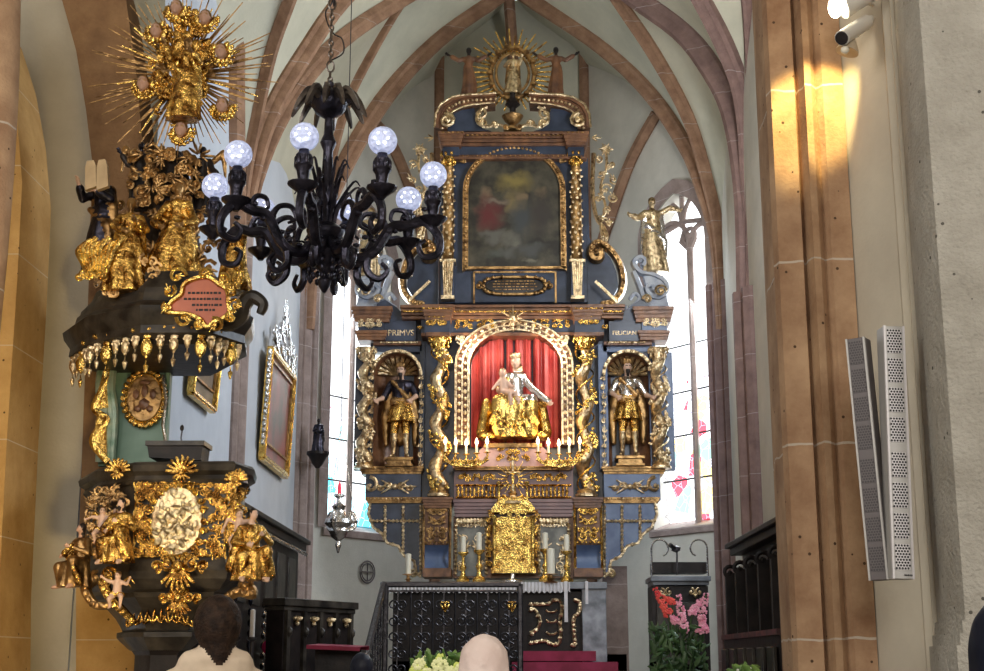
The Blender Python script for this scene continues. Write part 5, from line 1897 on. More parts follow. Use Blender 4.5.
for (X, Z, rx, rz) in ((0, .06, .03, .06), (-.07, .03, .03, .045), (.07, .03, .03, .045), (0, -.05, .05, .05), (-.05, -.09, .03, .03), (.05, -.09, .03, .03), (0, .13, .05, .02)):
    g.ball((c.x + X, 11.235, c.z + Z), (rx, .015, rz), 1)
g.out('charge', M['brownw'], md)
# book rest and microphone
br = thing('book_rest', 'black sloping book rest on the pulpit rim', 'lectern', tuple(P(180, 462, 10.45)))
g = G(); g.prism([(P(x, y, 10.5).x, P(x, y, 10.5).z) for x, y in [(154, 460), (152, 447), (207, 449), (205, 463)]], 10.35, 10.6); g.out('desk', M['darkw'], br)
g = G(); a = P(151, 446, 10.5); b = P(209, 448, 10.5); g.box(a.x, b.x, 10.33, 10.62, a.z - .02, a.z + .015); g.out('ledge', M['black'], br)
mc = thing('microphone', 'small gooseneck microphone on the pulpit book rest', 'microphone', tuple(P(182, 446, 10.5)))
g = G(); g.tube([P(182, 446, 10.5), P(181, 438, 10.5), P(182, 431, 10.5)], .006, 6); g.out('gooseneck', M['iron'], mc)
g = G(); c = P(182, 428, 10.5); g.ball(c, (.016, .016, .025), 2); g.out('capsule', M['darkw'], mc)

# ---- canopy (sounding board)
YQ = 10.8
CC = Vector((*rp(164, YQ, 310), 0))
CPL = [rp(a_, b_, 310) for a_, b_ in ((66, 11.0), (88, 10.45), (140, 10.1), (215, 10.1), (252, 10.5), (254, 11.0), (225, 11.6), (95, 11.6))]
def zc(y): return PZ(y, 10.1)
can = thing('pulpit_canopy', 'black moulded pulpit sounding board with gilded tassels hanging below', 'canopy', (CC.x, CC.y, zc(360)))
g = G(); loftplan(g, [(.86, zc(334)), (.94, zc(330)), (.93, zc(322)), (1.0, zc(312)), (1.02, zc(304)), (.97, zc(300)), (.90, zc(296)), (.88, zc(288))], CPL, CC); g.out('moulding', M['black'], can, ang=28)
g = G(); loftplan(g, [(.86, zc(290)), (.84, zc(282)), (.74, zc(272)), (.70, zc(262))], CPL, CC); g.out('upper_tier', M['black'], can, ang=28)
g = G(); loftplan(g, [(.80, zc(339)), (.86, zc(332))], CPL, CC); g.out('underside', M['darkw'], can, ang=28)
tas = None
edge = []
for (a, b) in ((0, 1), (1, 2), (2, 3), (3, 4)):
    for k in range(5):
        t = (k + .5) / 5
        x = CPL[a][0] * (1 - t) + CPL[b][0] * t; y = CPL[a][1] * (1 - t) + CPL[b][1] * t
        edge.append((CC.x + (x - CC.x) * .90, CC.y + (y - CC.y) * .90))
for i, (x, y) in enumerate(edge):
    z = zc(331); s_ = (1, .72, 1.3, .8)[i % 4]
    g = G()
    g.ball((x, y - .01, z - .02), (.035, .02, .022), 1); g.ball((x, y - .015, z - .08 * s_), (.036 * s_, .02, .055 * s_), 2); g.ball((x, y - .012, z - .13 * s_), (.016, .016, .02), 1)
    for q_ in (-1, 1): spiral(g, x + q_ * .022, z - .05 * s_, y - .02, .02, 1, PI / 2, q_, .007, 4, k=7)
    g.lathe([(.004, 0), (.012, .02), (.02, .055), (.006, .07), (.004, .1)], (x, y - .01, z - .16 * s_ - .09), 8)
    g.out('tassel', M['goldb'] if s_ > 1 else M['goldp'], can)
for i in range(24):
    g = G(); f = i / 24
    x, y = edge[int(f * len(edge))]
    g.ball((x + r_.uniform(-.03, .03), y - .01, zc(325) + r_.uniform(-.01, .01)), .02, 1)
    g.out('rosette', M['gold'], can)
# scrolled horn at the right end of the canopy
g = G(); pp = catmull([P(x, y, 10.2) for x, y in [(205, 318), (225, 326), (240, 318), (244, 305), (252, 297), (263, 304), (260, 314)]], 6); g.tube(pp, [.03 + .03 * math.sin(PI * i / (len(pp) - 1)) for i in range(len(pp))], 8); g.out('scroll_horn', M['black'], can)
# red cartouche
ca = thing('cartouche_sign', 'red inscribed cartouche in a gilded scroll frame on the pulpit canopy', 'sign', tuple(P(200, 330, 9.95)))
outl = [(166, 312), (171, 302), (181, 294), (184, 284), (196, 278), (208, 277), (219, 284), (227, 290), (228, 302), (229, 312), (223, 318), (214, 322), (207, 327), (200, 319), (188, 314), (176, 313)]
YK = 9.98
g = G(); g.prism([(P(x, y, YK).x, P(x, y, YK).z) for x, y in outl], YK, YK + .05); g.out('plate', mat('red_bole_plate', (.36, .09, .035), .35, .2, (.25, .06, .03), 5), ca)
g = G()
pp = catmull([P(x, y, YK - .01) for x, y in outl + [outl[0]]], 4); g.tube(pp[:-1], .018, 6, closed=True)
for (x, y, s_, a0, d_) in ((178, 277, .07, 0, 1), (170, 292, .05, 1, -1), (168, 308, .04, 2, 1), (205, 275, .05, 0, 1), (224, 281, .05, 2, -1), (233, 292, .06, 1, 1), (236, 306, .05, 3, -1), (232, 318, .05, 1, 1), (185, 319, .06, 3, 1), (216, 326, .06, 2, -1), (200, 326, .04, 1, 1), (240, 280, .05, 2, 1), (238, 268, .05, 1, -1)):
    c = P(x, y, YK); spiral(g, c.x, c.z, YK - .02, s_, 1.1, a0, d_, .015)
    leaf(g, c.x, c.z, YK - .02, a0 * 2, .07, .028)
g.out('frame', M['goldb'], ca)
r2 = random.Random(12)
for k, (y, xa, xb) in enumerate(((293, 188, 221), (299, 184, 224), (305, 192, 222), (310, 196, 218))):
    g = G(); x = xa
    while x < xb - 2:
        w_ = r2.uniform(1.6, 4.2); a = P(x, y, YK); b = P(min(x + w_, xb), y, YK); g.box(a.x, b.x, YK - .004, YK + .01, a.z - .008, a.z + .008); x += w_ + 1.1
    g.out('inscription_line', M['darkw'], ca, label='dark lettering')

# ---- carved groups on the canopy
gmats = [M['flesh'], M['gold'], M['darkw'], M['goldd']]
def statue(prims, mats, px, pyb, pyt, Y, name, lab, rot=0, vox=.014):
    zb_ = PZ(pyb, Y); H = PZ(pyt, Y) - zb_
    return tag(figure(name, prims, mats, (PX(px, pyb, Y), Y, zb_), H, rot, vox), lab, 'statue')


tz = PZ(288, 10.5)
pr = robed(((-.16, -.10, .70), (-.12, -.20, .82)), ((.17, -.06, .66), (.10, -.2, .72)), 1, 0, 0, .17, beard=True)
statue(pr, [M['flesh'], M['bronze'], M['darkw'], M['goldd']], 98, 268, 168, 10.7, 'prophet_statue', 'dark robed prophet on the pulpit canopy holding up a tan tablet', -.5)
tb = thing('stone_tablet', 'tan double tablet held by the dark prophet on the pulpit canopy', 'tablet', tuple(P(96, 190, 10.45)))
for k, (xa, xb) in enumerate(((85, 95.5), (96.5, 107))):
    g = G(); g.prism([(P(x, y, 10.45).x, P(x, y, 10.45).z) for x, y in [(xa, 190), (xa, 167), (xa + 2, 161 - k), (xb - 2, 160 - k), (xb, 165), (xb + 1, 186)]], 10.45, 10.5); g.out('leaf', mat('tan_tablet_%d' % k, (.50, .36, .20), .6, 0, (.36, .25, .13), 6), tb)
pr = robed(((-.16, -.12, .66), (-.05, -.2, .60)), ((.17, -.1, .64), (.08, -.2, .70)), 2, 0, 0, .24, beard=True)
statue(pr, [M['goldd'], M['gold'], M['goldd'], M['goldb']], 126, 292, 196, 10.35, 'evangelist_statue', 'gold robed figure with spreading skirts between the dark prophet and the red cartouche', .2)
pr = robed(((-.2, -.12, .56), (-.12, -.2, .50)), ((.2, -.1, .58), (.1, -.2, .52)), 7, 0, 0, .30)
statue(pr, [M['goldd'], M['gold'], M['goldd'], M['gold']], 174, 280, 182, 10.5, 'evangelist_statue', 'broad gold draped figure directly above the red cartouche', 0)
pr = robed(((-.17, -.1, .62), (-.1, -.2, .60)), ((.18, -.1, .66), (.22, -.18, .78)), 4, 0, 0, .26)
statue(pr, [M['goldp'], M['gold'], M['goldd'], M['gold']], 232, 292, 222, 10.35, 'evangelist_statue', 'small gold robed figure on the canopy above its black scroll, beside the chandelier arm', -.2)
for i, (px, pyb, pyt, Y, lab) in enumerate(((138, 208, 140, 10.8, 'dark angel left of centre beneath the gilded glory'), (160, 212, 146, 10.9, 'dark angel in the middle beneath the gilded glory'), (200, 214, 145, 10.8, 'dark angel right of centre beneath the gilded glory'))):
    pr = robed(((-.16, -.06, .64), (-.26, -.1, .8)), ((.16, -.06, .64), (.24, -.1, .56)), i + 3, 0, 0, .15)
    pr += [('c', (.06, .08, .74), (.26, .12, .95), .04, .05, 3), ('c', (.26, .12, .95), (.30, .12, .6), .05, .02, 3), ('c', (-.06, .08, .74), (-.26, .12, .95), .04, .05, 3), ('c', (-.26, .12, .95), (-.30, .12, .6), .05, .02, 3)]
    statue(pr, [M['bronze'], M['darkw'], M['darkw'], M['goldd']], px, pyb, pyt, Y, 'angel_statue', lab)
g = G()
c = P(98, 282, 10.25)
for k in range(9):
    a = PI * .38 + (k - 4) * .17
    b0 = (c.x - .10 + .02 * k, 10.25, c.z)
    pp = catmull([(c.x - .06 + .012 * k, 10.25, c.z + .03), (c.x - .12 + .026 * k, 10.22, c.z + .15), (c.x - .16 + .034 * k, 10.22, c.z + .24 + .03 * (k % 2)), (c.x - .10 + .034 * k, 10.24, c.z + .31 + .02 * (k % 3))], 4)
    g.tube(pp, .022, 5)
for k in range(7):
    spiral(g, c.x - .13 + .03 * k, c.z + .03 + .015 * (k % 2), 10.2, .035, 1.1, k, 1 if k % 2 else -1, .012)
tag(g.out('gilded_wing', M['goldb']), 'bright gilded flame-like wing on the canopy beneath the dark prophet', 'ornament')
g = G()
for k in range(60):
    px = r_.uniform(88, 160); py = r_.uniform(258, 296)
    c = P(px, py, 10.3 + (.3 if px < 100 else 0)); spiral(g, c.x, c.z, c.y, r_.uniform(.02, .045), 1.1, r_.uniform(0, 6), r_.choice((-1, 1)), .012, 4, k=8)
g.out('tier_gilding', M['goldd'], can)
# draped bodies behind the groups that carry the glory
g = G()
core = [(zc(282), .50), (zc(250), .46), (zc(215), .36), (zc(180), .30), (zc(150), .22), (zc(120), .12)]
loftplan(g, [(f, z) for z, f in core], CPL, CC)
g.out('crown_core', M['darkw'], can, ang=30)
g = G()
for k in range(150):
    py = r_.uniform(150, 282); t = (282 - py) / 132
    hwid = 66 - 34 * t
    px = 166 + r_.uniform(-1, 1) * hwid
    dd = abs(px - 166) / hwid
    YY = 10.8 - (.50 - .28 * t) * math.sqrt(max(0, 1 - dd * dd)) * .75
    c = P(px, py, YY)
    if k % 2: spiral(g, c.x, c.z, YY, r_.uniform(.03, .07), 1.2, r_.uniform(0, 6), r_.choice((-1, 1)), .017, 5, k=9)
    else: leaf(g, c.x, c.z, YY, r_.uniform(0, 6.3), r_.uniform(.08, .16), .045)
g.out('crown_foliage', M['goldd'], can)

# ---- the gilded glory on top
gy = thing('gilded_glory', 'large gilded starburst of rays and clouds above the pulpit', 'sunburst', tuple(P(182, 155, 10.7)))
c = P(183, 74, 10.7)
g = G()
for k in range(88):
    a = 2 * PI * (k + r_.uniform(-.3, .3)) / 88
    L = r_.uniform(.52, .80)
    g.tube([(c.x + .12 * math.cos(a), 10.72, c.z + .15 * math.sin(a)), (c.x + L * math.cos(a), 10.68 + r_.uniform(-.05, .05), c.z + L * 1.0 * math.sin(a))], [.014, .004], 4)
g.out('rays', M['goldd'], gy)
g = G()
for k in range(10):
    a = 2 * PI * (k + r_.uniform(-.3, .3)) / 10 + .4
    L = r_.uniform(.5, .72)
    g.tube([(c.x + .2 * math.cos(a), 10.66, c.z + .2 * math.sin(a)), (c.x + L * math.cos(a), 10.62, c.z + L * math.sin(a))], [.012, .006], 4)
g.out('long_rays', M['goldb'], gy)
g = G()
for k in range(170):
    a = r_.uniform(0, 2 * PI); q_ = r_.random() ** .7
    X = .22 * q_ * math.cos(a) + .02; Z = .50 * q_ * math.sin(a) + .04
    rr = r_.uniform(.016, .045)
    g.ball((c.x + X, 10.64 - .16 * (1 - q_) + r_.uniform(-.03, .03), c.z + Z), (rr, rr * .7, rr * r_.uniform(.6, 1.5)), 1, RY(r_.uniform(0, 3)))
for k in range(70):
    a = r_.uniform(0, 2 * PI); q_ = r_.random() ** .6
    spiral(g, c.x + .24 * q_ * math.cos(a), c.z + .5 * q_ * math.sin(a), 10.56, r_.uniform(.025, .05), 1.1, r_.uniform(0, 6), r_.choice((-1, 1)), .014, 5, k=8)
g.out('cloud_mass', M['gold'], gy)
proto = None
for i, (px, py) in enumerate(((156, 31), (221, 52), (143, 84), (222, 106), (181, 130), (176, 8), (205, 18))):
    p = P(px, py, 10.5)
    g = G()
    for k in range(11):
        a = PI + PI * (k / 10) if i not in (0, 1) else PI * .8 + 1.5 * PI * k / 10
        rr = r_.uniform(.022, .034)
        g.ball((p.x + .072 * math.cos(a), 10.52 + r_.uniform(-.02, .02), p.z + .075 * math.sin(a)), (rr, rr, rr * 1.2), 1)
        g.ball((p.x + .10 * math.cos(a + .2), 10.54, p.z + .105 * math.sin(a + .2)), rr * .7, 1)
    cl = g.out('cloud_ring', M['goldb'], gy)
    pr2 = []
    head(pr2, (0, 0, .08), 1, 0, 1, (0, -1, .0))
    if proto is None:
        h_ = figure('cherub_head', pr2, [M['skin'], M['goldd']], (p.x, 10.5, p.z - .08), 1.05, 0, .009, parent=cl); proto = h_.data
    else:
        h_ = figure('cherub_head', None, None, (p.x, 10.5, p.z - .08), parent=cl, mesh=proto)
# central figure of the glory
pr = robed(((-.17, -.08, .70), (-.22, -.16, .86)), ((.17, -.08, .66), (.1, -.2, .74)), 6, 0, 0, .2)
figure('figure', pr, [M['goldd'], M['gold'], M['goldd'], M['goldb']], (PX(184, 118, 10.45), 10.45, PZ(118, 10.45)), PZ(36, 10.45) - PZ(118, 10.45), 0, .016, parent=gy)

# ---- seated figures round the basket
def seated(seed, lookx=0):
    pr = []
    head(pr, (.02, -.05, .88), 1.15, 0, 2, (lookx, -1, -.1), beard=seed % 2 == 0)
    pr.append(('c', (0, -.02, .74), (.0, -.03, .82), .04, .036, 0))
    pr.append(('c', (-.08, 0, .70), (.08, 0, .70), .07, .07, 1)); pr.append(('c', (0, 0, .66), (0, .02, .42), .11, .13, 1))
    for sx in (-1, 1):
        kn = (sx * .15, -.26, .36 + .04 * sx)
        pr.append(('c', (sx * .09, -.02, .36), kn, .10, .085, 1)); pr.append(('c', kn, (sx * .14, -.22, .08), .085, .06, 1)); pr.append(('c', (sx * .14, -.22, .06), (sx * .16, -.34, .03), .04, .028, 0))
        sh = Vector((sx * .13, 0, .70)); e = Vector((sx * .24, -.08, .52)); h = Vector((sx * .10, -.26, .54 + .06 * sx))
        pr.append(('c', sh, e, .055, .046, 1)); pr.append(('c', e, h, .045, .026, 1)); hand(pr, h, h - e, 1.3, 0)
    pr.append(('c', (-.02, -.28, .52), (.10, -.26, .62), .05, .04, 3))
    prof = [(.0, -.10, .40 - .36 * i / 7, .20 + .06 * i / 7, .20 + .03 * i / 7) for i in range(8)]
    pr.append(('r', prof, 1, 9, .10, seed))
    pr.append(('c', (-.16, -.05, .6), (-.26, -.05, .2), .05, .07, 3)); pr.append(('c', (.16, -.28, .36), (.24, -.2, .12), .05, .06, 3))
    return pr


sm = [M['flesh'], M['gold'], M['darkw'], M['gold']]
statue(seated(2, -.3), sm, 118, 566, 495, 10.08, 'seated_figure', 'seated gold figure on the pulpit basket with a cherub above and another below', -.2)
statue(seated(3, .3), sm, 249, 584, 505, 10.1, 'seated_figure', 'seated gold figure at the corner of the pulpit basket nearest the choir stalls', .4)
statue(seated(5, -.5), [M['skin'], M['goldd'], M['darkw'], M['gold']], 79, 590, 520, 10.5, 'seated_figure', 'dull dark-gold seated figure at the pulpit basket edge nearest the nave wall', -.6)
for i, (px, pyb, pyt, Y, lab) in enumerate(((101, 545, 505, 10.15, 'small cherub standing above the dull dark-gold seated figure of the pulpit'), (116, 610, 570, 10.0, 'pale cherub on the gilt scroll bracket under the pulpit basket'), (238, 552, 508, 10.15, 'small cherub behind the seated figure nearest the choir stalls'))):
    statue(putto(i), [M['flesh'], M['goldd'], M['gold']], px, pyb, pyt, Y, 'cherub_statue', lab, 0, .022)
# ================================================================== CHANDELIER
YH = 9.5
hx = PX(327, 190, YH)
zg = 5.0       # height of the globes' centres
ch = thing('chandelier', 'large dark wrought bronze chandelier with eight glass globes hanging from a chain', 'chandelier', (hx, YH, PZ(290, YH)))
g = G()
def hz(y): return PZ(y, YH)
g.lathe([(.01, hz(292)), (.04, hz(286)), (.05, hz(280)), (.02, hz(274)), (.09, hz(262)), (.13, hz(252)), (.07, hz(246)), (.12, hz(238)), (.14, hz(230)), (.06, hz(222)), (.05, hz(205)), (.08, hz(195)), (.045, hz(180)), (.035, hz(150)), (.06, hz(142)), (.035, hz(134)), (.03, hz(118)), (.10, hz(112)), (.135, hz(104)), (.13, hz(97)), (.09, hz(91)), (.03, hz(88)), (.03, hz(82)), (.015, hz(80))], (hx, YH, 0), 18)
stem = g.out('stem', M['bronze'], ch)
g = G()
for k in range(12):
    a = 2 * PI * k / 12
    ux, uy = math.cos(a), math.sin(a)
    for (r0, z0, r1, z1, w_) in ((.10, hz(104), .27, hz(108), .016), (.08, hz(98), .22, hz(92), .014)):
        pp = catmull([(hx + ux * r0, YH + uy * r0, z0), (hx + ux * (r0 + r1) / 2, YH + uy * (r0 + r1) / 2, z0 + .05), (hx + ux * r1, YH + uy * r1, z1 - .06)], 4)
        g.tube(pp, [w_ * 1.6 * math.sin(.25 + 2.7 * i / (len(pp) - 1)) + .004 for i in range(len(pp))], 5)
g.out('leaf_crown', mat('worn_bronze', (.22, .19, .17), .35, .8, (.06, .05, .05), 9), stem)
g = G()
for k in range(10):
    a = 2 * PI * k / 10 + .3
    ux, uy = math.cos(a), math.sin(a)
    for (zz, L, r1) in ((hz(200), .32, .16), (hz(228), .36, .26), (hz(255), .1, .2)):
        pp = catmull([(hx + ux * .05, YH + uy * .05, zz - .05), (hx + ux * .08, YH + uy * .08, zz + L * .4), (hx + ux * r1 * .8, YH + uy * r1 * .8, zz + L * .9), (hx + ux * r1, YH + uy * r1, zz + L * .8)], 4)
        g.tube(pp, [.018 * (1 - .75 * i / (len(pp) - 1)) for i in range(len(pp))], 5)
    for q_ in range(3):
        g.ball((hx + ux * .11, YH + uy * .11, hz(262 + q_ * 8)), (.02, .02, .03), 1)
g.out('stem_foliage', M['bronze'], stem)
gm = bpy.data.materials.new('cut_glass'); gm.use_nodes = True
b = gm.node_tree.nodes['Principled BSDF']
b.inputs['Base Color'].default_value = (.78, .83, 1, 1); b.inputs['Roughness'].default_value = .25; b.inputs['Transmission Weight'].default_value = .35
b.inputs['Emission Color'].default_value = (.62, .70, 1.0, 1); b.inputs['Emission Strength'].default_value = .22
nt = gm.node_tree; vo = nt.nodes.new('ShaderNodeTexVoronoi'); vo.inputs['Scale'].default_value = 26
tc = nt.nodes.new('ShaderNodeTexCoord'); lk(nt, tc.outputs['Object'], vo.inputs['Vector'])
bp = nt.nodes.new('ShaderNodeBump'); bp.inputs['Strength'].default_value = .9; bp.inputs['Distance'].default_value = .03; lk(nt, vo.outputs['Distance'], bp.inputs['Height']); lk(nt, bp.outputs['Normal'], b.inputs['Normal'])
bulb = mat('facet_glint', (1, 1, 1), .5, emit=(.95, .96, 1.0), estr=6)  # glints on each globe's front, added as small glowing beads
GL = [(-.035, -.74), (.45, -.66), (-.51, -.42), (.735, .02), (-.79, .24), (.53, .56), (-.55, .78), (.06, .80)]
for i, (dx, dy) in enumerate(GL):
    dx *= 1.06; dx -= .02
    R = math.hypot(dx, dy); ux, uy = dx / R, dy / R
    def q(r, z): return (hx + ux * r, YH + uy * r, z)
    arm = G()
    z0 = hz(243)
    rz = zg - .44
    arm.tube(catmull([q(.08, z0 + .02), q(.20, z0 - .10), q(.34, z0 - .06), q(.46, z0 + .12), q(.58, rz + .06), q(.70, rz + .09), q(.80, rz - .02), q(.80, rz - .14), q(.70, rz - .17), q(.66, rz - .09), q(.71, rz - .05)], 6), [.038] * 30 + [.036 - .0007 * k for k in range(31)], 7)
    arm.tube(catmull([q(.30, z0 - .08), q(.30, z0 - .20), q(.38, z0 - .26), q(.44, z0 - .20), q(.40, z0 - .14)], 5), [.032 - .0009 * k for k in range(21)], 6)
    arm.tube(catmull([q(.44, z0 + .10), q(.38, z0 + .20), q(.28, z0 + .22), q(.24, z0 + .14), q(.30, z0 + .10)], 5), [.026 - .0008 * k for k in range(21)], 6)
    arm.tube(catmull([q(.60, rz + .06), q(.56, rz + .16), q(.48, rz + .17), q(.46, rz + .10), q(.51, rz + .08)], 5), [.024 - .0007 * k for k in range(21)], 6)
    for k in range(9):
        rr_ = .14 + .07 * k
        zz = z0 - .05 + .035 * k
        arm.ball(q(rr_, zz + .03 * (-1) ** k), (.028, .028, .02), 1)
    am = arm.out('arm', M['bronze'], ch)
    g = G()
    g.lathe([(.02, rz + .03), (.035, rz + .05), (.10, rz + .10), (.105, rz + .115), (.035, rz + .13), (.045, rz + .20), (.065, rz + .235), (.045, rz + .28), (.055, rz + .31), (.035, rz + .335), (.035, zg - .085)], q(R, 0), 12)
    for k in range(6):
        a = 2 * PI * k / 6; c_ = q(R, rz + .27); g.ball((c_[0] + .05 * math.cos(a), c_[1] + .05 * math.sin(a), c_[2]), (.016, .016, .05), 1)
    g.out('candle_socket', M['bronze'], am)
    g = G(); c_ = q(R, zg); g.ball((0, 0, 0), .098, 3)
    for v in g.bm.verts: v.co += Vector(c_)
    gb = g.out('glass_globe', gm, am)
    g = G()
    for k in range(6):
        a = 2 * PI * k / 6; g.ball((c_[0] + .045 * math.cos(a), c_[1] - .085, c_[2] + .04 * math.sin(a) - .01), .009, 1)
    g.out('sparkle_glints', bulb, am)
# chain with its wire
cn = []
zz = hz(82); k = 0
g = G()
while zz < 9.3:
    r = .045 if k % 5 == 2 else .024
    rt = PI / 2 * (k % 2) + .3
    g.tube([(hx + math.cos(rt) * r * .6 * math.sin(t), YH + math.sin(rt) * r * .6 * math.sin(t), zz + r + r * math.cos(t)) for t in [2 * PI * j / 10 for j in range(10)]], .0075, 5, closed=True)
    zz += r * 1.75; k += 1
tag(g.out('chandelier_chain', mat('chain_steel', (.20, .17, .15), .35, .9)), 'steel link chain carrying the dark chandelier', 'chain')
g = G(); pp = catmull([(hx - .01, YH, hz(60)), (hx + .09, YH, hz(52)), (hx + .08, YH, hz(38)), (hx + .02, YH, hz(33)), (hx - .03, YH, hz(22)), (hx - .045, YH, hz(10)), (hx, YH, hz(0)), (hx + .02, YH, hz(-30)), (hx + .01, YH, 9.3)], 6); g.tube(pp, .006, 5)
tag(g.out('electric_cable', M['iron']), 'thin loose cable looping round the chandelier chain', 'cable')

# ================================================================== LEFT WALL OF THE CHANCEL
def wall_frame(name, lab, Y0, Y1, zb, zt, lean, fw, picmat, crest=False):
    """picture on the left wall between depths Y0 and Y1, its top leaning into the room"""
    t = thing(name, lab, 'painting', (-W + .03, (Y0 + Y1) / 2, zb))
    def q(u, v, d): return (-W + .04 + lean * v + d, Y0 + (Y1 - Y0) * u, zb + (zt - zb) * v)
    L = Y1 - Y0; H = zt - zb
    g = G()
    for (u0, v0, u1, v1) in ((0, 0, 1, 0), (1, 0, 1, 1), (1, 1, 0, 1), (0, 1, 0, 0)):
        g.tube([q(u0, v0, .03), q(u1, v1, .03)], fw, 4); g.tube([q(u0, v0, .06), q(u1, v1, .06)], fw * .4, 6)
    g.out('frame', M['goldb'], t)
    g = G(); g.grid([[q(.02, .02, .02), q(.98, .02, .02)], [q(.02, .98, .02), q(.98, .98, .02)]]); g.out('canvas', picmat, t)
    u_, v_ = .5 * fw * 4 / L, .5 * fw * 4 / H
    g = G()
    for (u0, v0, u1, v1) in ((u_, v_ * 2, 1 - u_, v_ * 2), (1 - u_, v_ * 2, 1 - u_, 1 - v_), (1 - u_, 1 - v_, u_, 1 - v_), (u_, 1 - v_, u_, v_ * 2)):
        g.tube([q(u0, v0, .035), q(u1, v1, .035)], fw * .35, 4)
    g.out('inner_frame', M['goldd'], t)
    if crest:
        g = G(); rr = random.Random(4)
        for k in range(46):
            u = rr.uniform(0.0, 1.0); v = 1.02 + rr.random() * .42 * (1 - abs(u - .5) * 1.3)
            c = Vector(q(u, v, .04)); g.tube([c + Vector((.02, .06 * math.cos(a), .08 * math.sin(a))) for a in [rr.uniform(0, 6) + j * .6 for j in range(7)]], .018, 4)
            g.ball(c, (.03, .06, .05), 1)
        for k in range(7):
            a = PI * (k + .5) / 7; c = Vector(q(.5, 1.35, .04)); g.tube([c, c + Vector((0, .3 * math.cos(a), .42 * math.sin(a)))], [.02, .006], 4)
        for k in range(16):
            c = Vector(q(-.06, .95 - k * .055, .05)); g.ball(c, (.03, .05, .05), 1)
        g.out('crest', M['silver'], t, label='silvery carved crest')
    return t


pic1 = mat('old_portrait_canvas', (.05, .05, .045), .4, 0, (.20, .17, .14), 3)
pic2 = mat('dim_altar_canvas', (.10, .07, .06), .4, 0, (.30, .08, .08), 2.2)
Y0, Y1 = 3.2 * F / (513 - 258), 3.2 * F / (513 - 283)
wall_frame('framed_painting', 'large gold framed painting with silvery carved crest on the chancel wall', Y0, Y1, P(257, 457, Y0).z, P(257, 345, Y0).z - .05, .06, .055, pic2, True)
Y0, Y1 = 3.2 * F / (513 - 182), 3.2 * F / (513 - 206)
wall_frame('framed_painting', 'smaller plain gold framed painting seen under the pulpit canopy', Y0, Y1, P(182, 392, Y0).z, P(182, 318, Y0).z, .05, .045, pic1)
# dark statuette on a bracket at the corner shaft
pr = robed(((-.14, -.08, .62), (-.06, -.16, .64)), ((.14, -.08, .62), (.06, -.16, .6)), 1, 0, 0, .19)
c = P(318, 452, 20.6)
st = thing('wall_statuette', 'small black statuette on a bracket beside the left apse window', 'statue', tuple(P(318, 468, 20.6)))
figure('figure', pr, [M['darkw'], M['bronze'], M['darkw'], M['darkw']], (c.x, 20.6, c.z), PZ(418, 20.6) - c.z, 0, .02, parent=st)
g = G(); g.lathe([(.03, -.24), (.08, -.18), (.13, -.08), (.17, -.04), (.17, 0)], (c.x, 20.6, c.z), 12); g.tube([(c.x, 20.6, c.z - .1), (c.x - .1, 20.95, c.z - .1)], .05, 6); g.out('bracket', M['darkw'], st)
# consecration cross painted on the apse wall
t_ = (367 - 513) / F
_, x_, y_ = q_at((-W, YC), (-BX, BY), t_)
c = P(367, 572, y_)
dv = Vector((W - BX, BY - YC, 0)).normalized(); nv = Vector((dv.y, -dv.x, 0)); nv = nv if nv.y < 0 else -nv
g = G()
for rr_ in (.17, .135):
    g.tube([c + nv * .01 + dv * (rr_ * math.cos(t)) + Vector((0, 0, rr_ * math.sin(t))) for t in [2 * PI * k / 28 for k in range(28)]], .012, 4, closed=True)
for a in (0, PI / 2):
    e = dv * (math.cos(a) * .13) + Vector((0, 0, math.sin(a) * .13)); g.tube([c + nv * .01 - e, c + nv * .01 + e], .014, 4)
tag(g.out('consecration_cross', mat('faded_paint', (.12, .10, .10), .8)), 'faded round consecration cross on the wall left of the altar', 'wall cross')

# ---- sanctuary lamp
YS = 15.5
c = P(338, 552, YS)
sl = thing('sanctuary_lamp', 'silver hanging sanctuary lamp with a red candle in front of an apse window', 'lamp', tuple(c))
def sz(y): return PZ(y, YS)
g = G(); g.lathe([(.01, sz(553)), (.02, sz(549)), (.035, sz(545)), (.02, sz(541)), (.08, sz(537)), (.11, sz(531)), (.10, sz(528)), (.16, sz(523)), (.15, sz(519)), (.08, sz(515)), (.06, sz(510)), (.08, sz(506)), (.03, sz(503)), (.025, sz(498)), (.06, sz(496)), (.06, sz(494)), (.01, sz(493))], (c.x, YS, 0), 18)
g.out('bowl', M['silver'], sl)
for k in range(3):
    a = 2 * PI * k / 3 + .3
    g = G(); e = (c.x + .18 * math.cos(a), YS + .18 * math.sin(a))
    g.tube(catmull([(c.x + .1 * math.cos(a), YS + .1 * math.sin(a), sz(530)), (e[0], e[1], sz(526)), (e[0] * 1.0, e[1], sz(516)), (c.x + .13 * math.cos(a), YS + .13 * math.sin(a), sz(512)), (c.x + .12 * math.cos(a), YS + .12 * math.sin(a), sz(519))], 5), .022, 6)
    g.ball((e[0], e[1], sz(520)), (.04, .04, .05), 1)
    g.tube([(e[0], e[1], sz(516)), (c.x + .01 * math.cos(a), YS, sz(430))], .004, 4)
    g.out('scroll_handle', M['silver'], sl)
g = G(); g.lathe([(.022, sz(494)), (.022, sz(488)), (.018, sz(484)), (.004, sz(481))], (c.x, YS, 0), 10); g.out('candle', mat('red_glass_candle', (.5, .02, .05), .3, emit=(.9, .05, .1), estr=.6), sl)
g = G(); g.tube([(c.x, YS, sz(430)), (c.x, YS, 10.6)], .006, 5); g.out('cord', M['iron'], sl)

